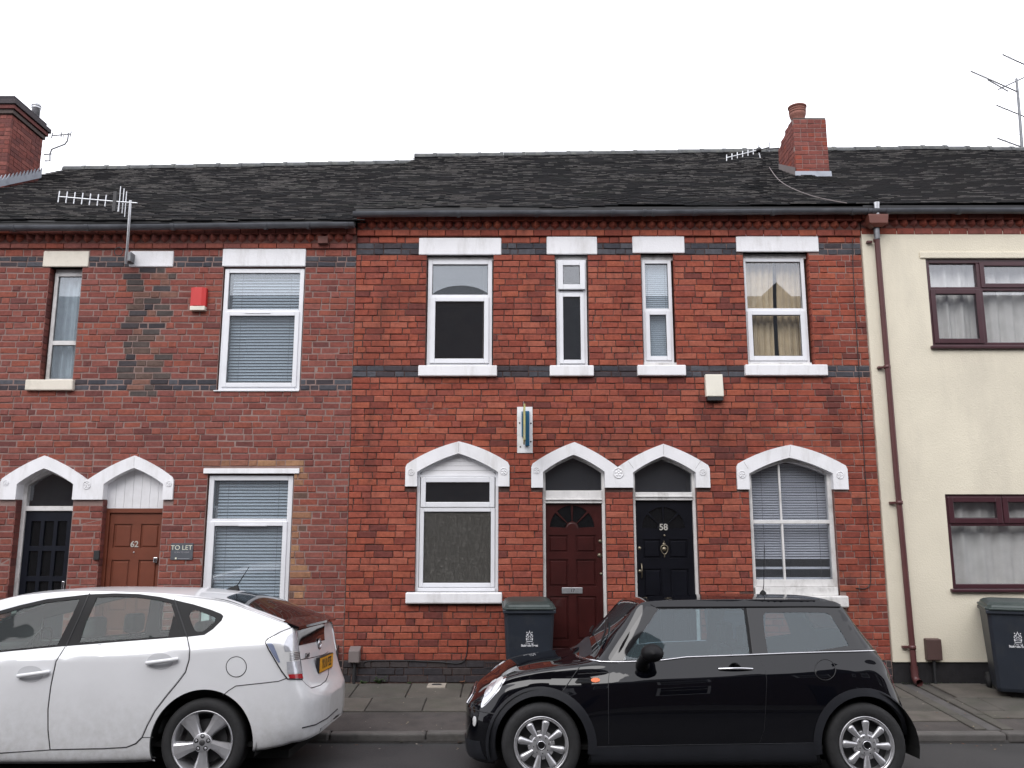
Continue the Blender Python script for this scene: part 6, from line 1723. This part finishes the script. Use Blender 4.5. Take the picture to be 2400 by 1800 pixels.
# ------------------------------------------------------------------ houses across the street, behind the viewer (mirrored in glass and paint)
def opp_brick():
    m, nt, N, L, b = nodes_of('opposite_brick')
    bt = N.new('ShaderNodeTexBrick'); g = N.new('ShaderNodeNewGeometry'); mp = N.new('ShaderNodeMapping'); mp.inputs['Rotation'].default_value = (R(90),0,0)
    L.new(g.outputs['Position'], mp.inputs[0]); L.new(mp.outputs[0], bt.inputs['Vector'])
    bt.inputs['Color1'].default_value = (.075,.05,.045,1); bt.inputs['Color2'].default_value = (.05,.038,.036,1); bt.inputs['Mortar'].default_value = (.06,.05,.048,1)
    bt.inputs['Scale'].default_value = 1; bt.inputs['Brick Width'].default_value = .225; bt.inputs['Row Height'].default_value = .075; bt.inputs['Mortar Size'].default_value = .008
    L.new(bt.outputs[0], b.inputs['Base Color']); b.inputs['Roughness'].default_value = .9
    return m
opp_brick()
YO = -12.6
pmat('far_pavement', (.09,.085,.08), .85, .2, 4, .3, 100)
m = MB(); m.box(-40, 40, YO-.1, -9.72, -.088, .03); tag(m.build('pavement', MT['far_pavement'], bevel=.02), 'footway on the viewer side of the road', None, None, 'structure')
OPPL = 'brick terrace house across the street mirrored darkly in the window glass'
def opp_house(x0, x1, gable=None, arc=None):
    h = empty('opposite_house', ((x0+x1)/2, YO, 0), OPPL, 'house', 'houses across the street')
    if gable is not None: h['label'] = 'gable fronted house across the street mirrored as a triangle in the curtained window'
    if arc is not None: h['label'] = 'round topped house across the street mirrored in the upper pane nearest door 62'
    o = Vector(((x0+x1)/2, YO, 0)); hw = (x1-x0)/2
    m = MB(); m.box(-hw, hw, -8.0, 0, 0, 5.9); m.build('wall', MT['opposite_brick'], h)
    m = MB(); m.add([(-hw,.2,5.75),(hw,.2,5.75),(hw,-4.2,9.6),(-hw,-4.2,9.6),(hw,-8.4,5.9),(-hw,-8.4,5.9)], [(1,0,3,2),(2,3,5,4),(0,5,3),(1,2,4)]); m.build('roof', MT['opposite_tile'], h)
    for wx in (-hw*.5, hw*.5):
        for (za, zb) in ((.95,2.5),(3.9,5.3)):
            if wx < 0 and za < 1: continue
            w = MB(); w.box(wx-.5, wx+.5, .0, .03, za, zb); wo = w.build('window', MT['upvc'], h)
            for (a, b) in ((za+.06, za+.85), (za+.91, zb-.06)): bx('pane', wx-.44, wx+.44, .031, .036, a, b, MT['gloss_black'], wo)
    dx = -hw*.5; bx('door', dx-.42, dx+.42, .0, .03, .1, 2.15, MT['door_navy'], h)
    if gable is not None:
        gx = gable-o.x; z0, z1, w = 5.5, 8.75, 3.2
        m = MB(); m.add([(gx-w,.25,z0),(gx+w,.25,z0),(gx,.25,z1),(gx-w,-3.4,z0),(gx+w,-3.4,z0),(gx,-3.4,z1)], [(1,0,2),(0,3,5,2),(4,1,2,5)]); m.build('gable', MT['opposite_tile'], h)
    if arc is not None:
        ax = arc-o.x; n = 16; Rr = 3.2; half = 1.0
        pts = [(ax-half, 5.8), (ax+half, 5.8)]+[(ax+half*math.cos(math.pi*i/n), 8.02+.64*math.sin(math.pi*i/n)) for i in range(n+1)]
        m = MB(); m.plate(pts, [], -.1, .2); m.build('gable', MT['opposite_brick'], h)
for i, (a, b, g, ar_) in enumerate([(-19.5,-13.2,None,None),(-13.2,-6.9,None,None),(-6.9,-.6,None,-1.45),(-.6,4.2,None,None),(4.2,10.7,7.46,None),(10.7,17,None,None),(17,23.5,None,None)]):
    opp_house(a, b, g, ar_)

# ------------------------------------------------------------------ wheeled bins
pmat('bin_navy', (.016,.021,.031), .5, .1, 6, .12, 220, dirt=(.05,.05,.05), dirt_amt=.3, dscale=5)
pmat('bin_lid', (.030,.044,.042), .42, .12, 6, .1, 200, dirt=(.07,.075,.07), dirt_amt=.35, dscale=6)
pmat('print_white', (.72,.73,.76), .6, .05, 30)
def wheelie_bin(loc, rot, label):
    b = empty('wheeled_bin', loc, label, 'bin', 'council bins by the houses'); b.rotation_euler = (0, 0, rot); b.scale = (1, 1, .935)
    m = MB()                                             # tapered tub: front y negative
    prof = [(.06,.225,-.27,.20),(.10,.235,-.285,.235),(.90,.272,-.345,.33),(.955,.275,-.35,.335)]
    vs = []
    for z, hw, yf, yb in prof:
        c = .035
        vs += [(-hw+c,yf,z),(hw-c,yf,z),(hw,yf+c,z),(hw,yb-c,z),(hw-c,yb,z),(-hw+c,yb,z),(-hw,yb-c,z),(-hw,yf+c,z)]
    m.add(vs, [(8*i+k, 8*i+(k+1)%8, 8*i+8+(k+1)%8, 8*i+8+k) for i in range(3) for k in range(8)]+[tuple(reversed(range(8)))], 0)
    m.build('tub', MT['bin_navy'], b, bevel=.006)
    m = MB(); 
    m.box(-.29, .29, -.372, .345, .948, .990); m.build('rim', MT['bin_navy'], b, bevel=.008)
    for s in (-1, 1):
        for yy in (-.18, .0): bx('grip_slot', s*.262-.006, s*.262+.012, yy-.02, yy+.02, .86, .92, MT['well'], b)
    # lid: stepped dome
    m = MB(); steps = [(.295,-.385,.335,.990),(.295,-.385,.335,1.012),(.270,-.350,.325,1.020),(.262,-.335,.32,1.045),(.225,-.27,.30,1.068),(.20,-.235,.28,1.074)]
    vs = []
    for hw, yf, yb, z in steps:
        c = .04; tilt = lambda y: .016*(y+.38)/.7
        vs += [(x, y, z+tilt(y)) for x, y in ((-hw+c,yf),(hw-c,yf),(hw,yf+c),(hw,yb-c),(hw-c,yb),(-hw+c,yb),(-hw,yb-c),(-hw,yf+c))]
    n = len(steps)
    m.add(vs, [(8*i+k, 8*i+(k+1)%8, 8*i+8+(k+1)%8, 8*i+8+k) for i in range(n-1) for k in range(8)]+[tuple(8*(n-1)+k for k in range(8)), tuple(reversed(range(8)))])
    m.build('lid', MT['bin_lid'], b, bevel=.006)
    m = MB(); m.tube([(-.27,.40,1.0),(.27,.40,1.0)], .016, 8)
    for s in (-.25, -.08, .08, .25): m.box(s-.02, s+.02, .33, .40, .985, 1.013)
    m.build('handle_bar', MT['bin_navy'], b)
    for s in (-1, 1):
        m = MB(); m.lathe([(.0,-.02),(.06,-.022),(.085,-.025),(.098,-.012),(.098,.012),(.085,.025),(.0,.02)], 'x', (s*.255,.235,.10), 24); w = m.build('wheel', MT['rubber'], b)
        m = MB(); m.lathe([(0,-.03),(.05,-.03),(.055,-.02)], 'x', (s*.255,.235,.10), 16); m.build('hub', MT['blk_plastic'], w)
    m = MB(); m.tube([(-.25,.235,.10),(.25,.235,.10)], .012, 8); m.build('axle', MT['alu_dark'], b)
    # printed crest and city name on the front
    tilt = math.atan2(.075, .84); yf = lambda z: -.285-(z-.10)*.075-.0022
    cr = MB()
    def poly(ps): 
        q = [(x*.8, yf(cz+(z-cz)*.8), cz+(z-cz)*.8) for x, z in ps]; cr.add(q+[(x, y+.0008, z) for x, y, z in q], [tuple(range(len(q)))])
    cz = .685; s = .1
    poly([(-.042,cz-.075),(.042,cz-.075),(.042,cz-.066),(-.042,cz-.066)])
    for sg in (-1, 1):
        f = lambda pts: poly([(sg*x, z) for x, z in (pts if sg > 0 else list(reversed(pts)))])
        f([(.045,cz-.055),(.048,cz-.02),(.038,cz-.02),(.028,cz-.04),(.03,cz-.055)]); f([(.030,cz-.015),(.047,cz-.005),(.048,cz+.018),(.039,cz+.008)])
        f([(.024,cz+.012),(.046,cz+.022),(.030,cz+.034),(.012,cz+.030)]); f([(.026,cz+.045),(.042,cz+.052),(.040,cz+.066),(.030,cz+.066)]); f([(.012,cz+.034),(.020,cz+.034),(.010,cz+.062),(.004,cz+.055)])
        f([(.004,cz-.052),(.022,cz-.045),(.022,cz-.038),(.004,cz-.045)]); f([(.003,cz-.03),(.008,cz-.03),(.022,cz-.004),(.018,cz+.002)]); f([(.006,cz-.006),(.016,cz+.008),(.010,cz+.016),(.003,cz+.004)])
        f([(.020,cz-.034),(.027,cz-.028),(.027,cz-.010),(.021,cz-.018)])
    poly([(-.007,cz+.058),(.007,cz+.058),(.003,cz+.082),(.0,cz+.086),(-.003,cz+.080)])
    cr.build('crest', MT['print_white'], b)
    text_obj('lettering', 'City of', .030, MT['print_white'], b, (0, yf(.606)-.0006, .606), (R(90)-tilt*-1*0+R(5.1), 0, 0), .0003)
    text_obj('lettering', 'Stoke-on-Trent', .036, MT['print_white'], b, (0, yf(.582)-.0006, .582), (R(90)+R(5.1), 0, 0), .0003, sx=.80, bold=.0016)
    return b
bx1 = at(1239,1420,-.78)[0]
wheelie_bin((bx1, -.42, pz(-.42)+.012), R(1.5), 'navy council bin with dark green lid standing before the maroon door')
wheelie_bin((5.62, -.50, pz(-.5)+.012), R(-22), 'navy council bin turned beside the cream wall under its window')
wheelie_bin((2.52, -.42, pz(-.42)+.012), R(-1), 'navy council bin hidden behind the black car, crest seen through its window')

# ------------------------------------------------------------------ small fittings on the walls
x0, z0 = W(449,720); x1, z1 = W(488,677)
a = empty('alarm_box', ((x0+x1)/2, 0, z0), 'red burglar alarm box with cream base beside the upstairs blind window', 'alarm box', 'alarm boxes')
w = (x1-x0)/2; h = z1-z0
m = MB(); vs = [(-w,0,0),(-w,-.055,0),(-w+.05,-.075,0),(w-.05,-.075,0),(w,-.055,0),(w,0,0)]
m.add(vs+[(x, y, h) for x, y, z in vs], [(i, i+1, i+7, i+6) for i in range(5)]+[tuple(reversed(range(6))), tuple(range(6,12))]); m.build('cover', MT['red_plastic'], a, bevel=.006)
bx('base', -w+.004, w-.004, -.07, 0, -.055, -.001, MT['cream_plastic'], a, .004)
x0, z0 = W(1652.5,931.5); x1, z1 = W(1691,879)
a = empty('alarm_box', ((x0+x1)/2, 0, z0), 'cream alarm box with black underside below the blue brick band', 'alarm box', 'alarm boxes'); w = (x1-x0)/2; h = z1-z0
m = MB(); m.add([(-w,0,0),(w,0,0),(w,-.085,0),(-w,-.085,0),(-w,0,h),(w,0,h),(w,-.06,h),(-w,-.06,h)], [(0,1,2,3),(7,6,5,4),(3,2,6,7),(2,1,5,6),(0,3,7,4)]); m.build('cover', MT['cream_plastic'], a, bevel=.010)
bx('base', -w+.012, w-.008, -.075, 0, -.05, -.001, MT['blk_plastic'], a, .004)
x0, z0 = W(400,1312); x1, z1 = W(454,1273)
pmat('sign_grey', (.085,.092,.105), .45, .08, 8); pmat('sign_ink', (.70,.70,.58), .5, .05, 8); pmat('sign_dim', (.30,.30,.33), .5, .05, 8)
a = tag(bx('let_sign', x0, x1, -.012, -.004, z0, z1, MT['sign_grey']), 'small grey TO LET sign on the brick beside door 62', 'sign')
text_obj('lettering', 'TO LET', .078, MT['sign_ink'], a, ((x0+x1)/2-.006, -.0128, z1-.055), depth=.0005)
text_obj('small_print', 'SCAN TO VIEW', .026, MT['sign_dim'], a, ((x0+x1)/2, -.0128, z1-.108), depth=.0004)
bx('print_line', x0+.09, x1-.035, -.0132, -.0122, z0+.010, z0+.016, MT['sign_dim'], a); bx('print_mark', x0+.055, x0+.075, -.0132, -.0122, z0+.006, z0+.028, MT['sign_ink'], a)
bx('bell_push', W(222,1297)[0], W(235,1297)[0], -.03, .0, W(222,1312)[1], W(222,1290)[1], MT['blk_plastic'], H1, .004)
# board sign seen edge on
x0, z0 = W(1212,1062); x1, z1 = W(1248,954)
a = empty('hanging_sign', ((x0+x1)/2, 0, z0), 'blue and white projecting sign seen edge on above the maroon door', 'sign')
pmat('sign_white', (.74,.75,.77), .5, .04, 6, dirt=(.3,.3,.3), dirt_amt=.3, dscale=7); pmat('sign_blue', (.012,.105,.215), .4, .1, 6); pmat('sign_yellow', (.42,.40,.16), .5, .15, 25, dirt=(.25,.27,.32), dirt_amt=.7, dscale=9)
hh = z1-z0; w = (x1-x0)/2
bx('back_plate', -w, w, -.016, -.004, 0, hh, MT['sign_white'], a, .003)
for (dx, dz) in ((-.065,.37),(.075,.365),(.073,.14),(-.055,.075)): 
    q = MB(); q.lathe([(0,-.006),(.008,-.005),(.010,0)], 'y', (dx,-.016,dz), 10); q.build('screw', MT['seal'], a)
q = MB(); q.box(.005, .055, -.05, -.017, .085, hh-.055); q.build('bracket', MT['sign_blue'], a, bevel=.004)
q = MB(); q.box(-.040, -.026, -.05, -.017, .20, hh-.06); q.build('bracket', MT['sign_blue'], a, bevel=.003)
q = MB(); q.box(-.022, -.002, -.62, -.052, .10, hh-.05); q.build('sign_panel', MT['sign_yellow'], a, bevel=.003)
q = MB(); q.tube([(-.012,-.052,hh-.06),(-.014,-.12,hh+.02),(-.018,-.25,hh+.03),(-.02,-.60,hh-.08)], .006, 6); q.build('stay', MT['alu'], a)
# meter boxes on the footway side of the walls
def meter_box(px0, px1, py0, py1, mat, label, yb=-.10, slope=.04):
    X0, Z0 = at(px0, py1, yb); X1, Z1 = at(px1, py0, yb)
    a = empty('meter_box', ((X0+X1)/2, 0, Z0), label, 'meter box', 'utility boxes at the wall foot'); w = (X1-X0)/2; h = Z1-Z0
    m = MB(); m.add([(-w,yb,0),(w,yb,0),(w,0,0),(-w,0,0),(-w,yb,h-slope),(w,yb,h-slope),(w,0,h),(-w,0,h)], [(0,1,5,4),(4,5,6,7),(1,2,6,5),(3,0,4,7),(0,3,2,1)]); m.build('case', mat, a, bevel=.006)
    bx('door', -w+.008, w-.008, yb-.004, yb-.0005, .008, h-slope-.008, mat, a, .002)
    if Z0 > .2: 
        q = MB(); q.tube([(0,-.05,0),(0,-.05,-Z0+.09)], .018, 8); q.build('conduit', MT['blk_plastic'], a)
    return a
meter_box(816, 843, 1517, 1554, MT['grey_box'], 'pale grey meter box at the foot of the wall between the cars')
meter_box(768, 790, 1513, 1562, MT['brown_box'], 'brown meter box half hidden behind the tail of the white car')
meter_box(2175, 2206, 1497, 1548, MT['brown_box'], 'brown meter box on the cream wall beside the downpipe', -.09, .008)
# wires
def cable(name, pts, r, label, mat='blk_plastic'):
    m = MB(); m.tube(smooth_loop(pts, False, 5), r, 6); return tag(m.build(name, MT[mat]), label, 'cable', 'cables on the walls and roof')
cable('cable', [(*((lambda q: (q[0], -.012, q[1]))(W(855,1562))),), (*((lambda q: (q[0], -.012, q[1]))(W(862,1549))),), (*((lambda q: (q[0], -.012, q[1]))(W(950,1548))),), (*((lambda q: (q[0], -.012, q[1]))(W(1030,1551))),), (*((lambda q: (q[0], -.012, q[1]))(W(1075,1554))),), (*((lambda q: (q[0], -.012, q[1]))(W(1092,1540))),), (*((lambda q: (q[0], -.012, q[1]))(W(1097,1497))),)], .006, 'black cable sagging along the plinth below the arched window')
def wp(x, y, d=-.012): q = W(x, y); return (q[0], d, q[1])
cable('cable', [wp(1997,560), wp(1999,640), wp(2008,800), wp(2020,1000), wp(2032,1200), wp(2040,1350), wp(2030,1378), wp(2005,1378)], .005, 'dark cable running down the brick beside the cream house')
rp_ = lambda x, y: tuple(plane_hit(x, y, Vector((0,-.14,6.04)), Vector((0, -(9.50-5.96)/6.07, 1)).normalized()))
cable('cable', [rp_(1803,392), rp_(1822,418), rp_(1850,438), rp_(1900,458), rp_(1950,470), rp_(1985,476)], .006, 'grey cable lying across the roof tiles below the chimney', 'grey_box')
# aerials
def yagi(par, p0, p1, n, el, axis, rb=.009, re=.005, mat='alu', l0=1.0, l1=1.0):
    p0, p1 = Vector(p0), Vector(p1); m = MB(); m.tube([p0, p1], rb, 6); m.build('boom', MT[mat], par)
    ax = Vector(axis).normalized()
    for i in range(n):
        p = p0.lerp(p1, i/(n-1) if n > 1 else 0); k = el*(l0+(l1-l0)*i/max(1, n-1))
        q = MB(); q.tube([p-ax*k, p+ax*k], re, 5); q.build('element', MT[mat], par)
def P(px, py, Y): q = at(px, py, Y); return (q[0], Y, q[1])
a = empty('television_aerial', P(300,616,-.2), 'silver television aerial on a pole clamped beside the bare white lintel', 'aerial', 'television aerials')
a.location = (0,0,0)
m = MB(); m.tube([P(295,618,-.16), P(300,560,-.30), P(306,470,-.33)], .016, 8); m.build('pole', MT['alu'], a)
m = MB(); x_, z_ = at(303,605,-.06); m.box(x_-.03, x_+.05, -.13, -.017, z_-.06, z_+.06); m.build('wall_bracket', MT['alu_dark'], a, bevel=.005)
q0 = W(290,598); ringp = [(q0[0]+.055*math.sin(t), -.14, q0[1]+.055*math.cos(t)) for t in [2*math.pi*i/18 for i in range(19)]]
m = MB(); m.tube(ringp, .006, 5); m.build('cable_coil', MT['blk_plastic'], a)
yagi(a, P(138,461,-.33), P(266,472,-.33), 8, .075, (.05,0,1), .009, .008)
m = MB(); m.tube([P(266,472,-.33), P(322,476,-.33)], .009, 6); m.build('boom', MT['alu'], a)
m = MB(); x_, z_ = at(270,473,-.32); m.box(x_-.02, x_+.02, -.345, -.315, z_-.13, z_+.13); m.build('dipole_plate', MT['blk_plastic'], a)
for (px_, y0_, y1_, yy) in ((283,437,496,-.33),(291,442,500,-.25),(297,449,508,-.18),(281,465,496,-.40)):
    m = MB(); m.tube([P(px_,y0_,yy), P(px_-5,y1_,yy)], .006, 5); m.build('reflector_rod', MT['alu'], a)
Yc = 3.6
a = empty('television_aerial', (0,0,0), 'thin aerial on a bent arm beside the tall chimney of house 62', 'aerial', 'television aerials')
m = MB(); m.tube([P(105,377,Yc), P(117,377,Yc), P(117,362,Yc), P(121,350,Yc), P(152,338,Yc), P(158,330,Yc), P(161,312,Yc)], .014, 6); m.tube([P(103,362,Yc), P(121,361,Yc)], .012, 6); m.build('arm', MT['alu_dark'], a)
yagi(a, P(122,318,Yc), P(166,314,Yc), 3, .05, (.1,0,1), .012, .010, 'alu_dark')
m = MB(); m.tube([P(152,298,Yc), P(161,304,Yc), P(158,316,Yc), P(150,314,Yc), P(148,326,Yc), P(157,332,Yc)], .010, 6); m.build('loop', MT['alu'], a)
Yc = 3.1
a = empty('television_aerial', (0,0,0), 'aerial boom lying along the ridge left of the brick chimney with one pot', 'aerial', 'television aerials')
m = MB(); m.tube([P(1800,349,Yc), P(1826,347,Yc)], .013, 6); m.build('arm', MT['alu_dark'], a)
yagi(a, P(1703,370,Yc), P(1778,352,Yc), 7, .055, (.05,0,1), .012, .009, 'alu'); yagi(a, P(1778,352,Yc), P(1803,345,Yc), 2, .09, (.06,0,1), .012, .008, 'alu_dark')
m = MB(); c_ = Vector(P(1778,352,Yc)); m.lathe([(0,-.05),(.04,-.04),(.05,0),(.04,.04),(0,.05)], 'y', tuple(c_), 10); m.build('dipole_box', MT['blk_plastic'], a)
for dz_ in (-.14, .16):
    m = MB(); m.tube([c_, c_+Vector((.02,0,dz_))], .009, 5); m.build('reflector_rod', MT['alu'], a)
Yc = 6.35
a = empty('television_aerial', (0,0,0), 'tall mast with several aerials above the roof of the cream house', 'aerial', 'television aerials')
m = MB(); m.tube([P(2397,372,Yc), P(2392,300,Yc), P(2386,225,Yc), P(2382,184,Yc)], .032, 8, r1=.024); m.build('mast', MT['alu_dark'], a)
for i, (p, q, n_) in enumerate((((2276,167),(2382,214),22),((2350,128),(2425,162),14),((2336,247),(2425,283),12))):
    yagi(a, P(*p,Yc), P(*q,Yc), n_, .035, (0,1,.25), .013, .008, 'alu_dark')
for p, q in (((2339,210),(2425,170)),((2315,187),(2363,214))):
    m = MB(); m.tube([P(*p,Yc), P(*q,Yc)], .014, 6); m.build('cross_arm', MT['alu_dark'], a)
m = MB(); m.tube([P(2338,324,Yc), P(2420,354,Yc)], .016, 6); m.build('boom', MT['alu_dark'], a)
for p, q in (((2297,341),(2386,303)),((2311,347),(2396,312)),((2325,354),(2404,321)),((2340,360),(2412,330)),((2352,366),(2420,338))):
    m = MB(); m.tube([P(*p,Yc), P(*q,Yc)], .006, 5); m.build('element', MT['alu'], a)
# ------------------------------------------------------------------ on the ground
x0, y0 = gnd(1000,1614,.10); x1, y1 = gnd(1048,1603,.10)
pmat('pale_tile', (.36,.32,.27), .8, .15, 20, .2, 60)
a = tag(bx('stopcock_cover', x0, x1, y0, min(y1,-.04), pz((y0+y1)/2)+.0, pz((y0+y1)/2)+.026, MT['pale_tile'], None, .004), 'small pale square stopcock cover set in the footway at the wall', 'cover')
xm, ym = (x0+x1)/2, (y0+min(y1,-.04))/2; zm = pz(ym)+.0265
m = MB(); m.tube([(xm+.05*math.cos(t), ym+.025*math.sin(t), zm) for t in [2*math.pi*i/16 for i in range(17)]], .010, 5); m.build('lid_ring', MT['seal'], a)
pmat('leaf_green', (.22,.26,.10), .6, .2, 40); pmat('leaf_pale', (.42,.36,.24), .7, .2, 40); pmat('leaf_brown', (.17,.075,.04), .7, .25, 40); pmat('red_stick_paint', (.50,.02,.02), .4, .1, 8); pmat('weed', (.050,.095,.025), .6, .3, 30)
def leaf_into(mb, p, s, a, curl, m=0):
    ca, sa = math.cos(a), math.sin(a); pr = [(-1,0),(-.6,.32),(0,.45),(.5,.3),(1,0),(.5,-.3),(0,-.45),(-.6,-.32)]
    vs = [(p[0]+s*(x*ca-y*sa), p[1]+s*(x*sa+y*ca), p[2]+s*curl*(x*x*.5+y*y*1.6)) for x, y in pr]+[(p[0], p[1], p[2])]
    mb.add(vs, [(i, (i+1)%8, 8) for i in range(8)], m)
def rz(y):
    for (ya, za), (yb, zb) in zip(CAM_Y, CAM_Y[1:]):
        if yb <= y <= ya: return za+(zb-za)*(ya-y)/(ya-yb)
    return 0
for (px, py, mt, lab) in ((946,1740,'leaf_green','yellow green fallen leaf lying in the gutter by the kerb'),(997,1740,'leaf_pale','pale curled fallen leaf in the gutter between the cars'),(1078,1741,'leaf_brown','brown fallen leaf in the gutter near the black car bumper')):
    x, y = gnd(px, py, -.085); m = MB(); leaf_into(m, (x, y, rz(y)+.006), .045, .4+px*.1, .55); tag(m.build('fallen_leaf', MT[mt]), lab, 'leaf', 'fallen leaves')
x, y = gnd(1084,1603,.1); m = MB(); leaf_into(m, (x, min(y,-.07), pz(y)+.03), .055, .9, .5); tag(m.build('fallen_leaf', MT['leaf_brown']), 'orange brown leaf on the slabs against the plinth', 'leaf', 'fallen leaves')
x0, y0 = gnd(784,1740,-.085); x1, y1 = gnd(833,1739,-.085)
m = MB(); m.tube([(x0,y0,rz(y0)+.008),(x1,y1,rz(y1)+.008)], .0065, 6); tag(m.build('red_stick', MT['red_stick_paint']), 'thin red stick lying in the gutter beside the white car', 'stick')
m = MB(); rr = random.Random(12)
for i in range(260):
    y = rr.uniform(-1.9, -.05); x = rr.uniform(-4.2, 7.5)
    if rr.random() < .35: y = rr.uniform(-1.80, -1.25)
    leaf_into(m, (x, y, pz(y)+.016 if y > -1.80 else .006), rr.uniform(.005,.016), rr.uniform(0,6), rr.uniform(.1,.7), rr.randrange(3))
for i in range(70):
    x = rr.uniform(-4.5, 8); y = rr.uniform(-2.25, -1.945); leaf_into(m, (x, y, rz(y)+.004), rr.uniform(.006,.02), rr.uniform(0,6), rr.uniform(.1,.6), rr.randrange(3))
tag(m.build('leaf_litter', [MT['leaf_pale'], MT['leaf_brown'], MT['pale_tile']]), 'scattered bits of leaf and grit on the footway', 'litter', None, 'stuff')
def weed(px, py, n, h, lab):
    x, y = gnd(px, py, .11); y = min(y, -.035); r = random.Random(px); p = empty('weed', (x, y, pz(y)+.01), lab, 'plant', 'weeds at the wall foot')
    m = MB()
    for i in range(n):
        a = r.uniform(0, 6.28); t = r.uniform(.4, 1); tip = Vector((math.cos(a)*h*t*.9, -abs(math.sin(a))*h*t*.35-.01, h*t*r.uniform(.4,1)))
        m.tube([(0,0,0), tip*.6+Vector((0,0,.01)), tip], .0018, 4)
        for k in range(4):
            q = tip*(.4+.2*k); leaf_into(m, q, r.uniform(.012,.024), r.uniform(0,6), r.uniform(-.3,.8))
    m.build('leaves', MT['weed'], p)
weed(896, 1596, 22, .10, 'small leafy weed at the plinth between the cars'); weed(858, 1597, 9, .06, 'tiny weed tuft beside the grey meter box'); weed(962, 1600, 5, .03, 'low tuft of moss and grass by the pale cover')
# moss and grass line in the joint between wall and slabs
m = MB(); rr = random.Random(5)
for i in range(900):
    x = rr.uniform(-5, 8); y = -.028+rr.uniform(-.012,.006); s = rr.uniform(.004,.013)
    if noise.noise(Vector((x*1.7, 3, 0))) < -.05: continue
    leaf_into(m, (x, y, pz(y)+.008+rr.uniform(0,.012)), s, rr.uniform(0,6), rr.uniform(-.5,1.2))
tag(m.build('moss', MT['weed']), 'moss in the joint at the foot of the walls', 'moss', None, 'stuff')
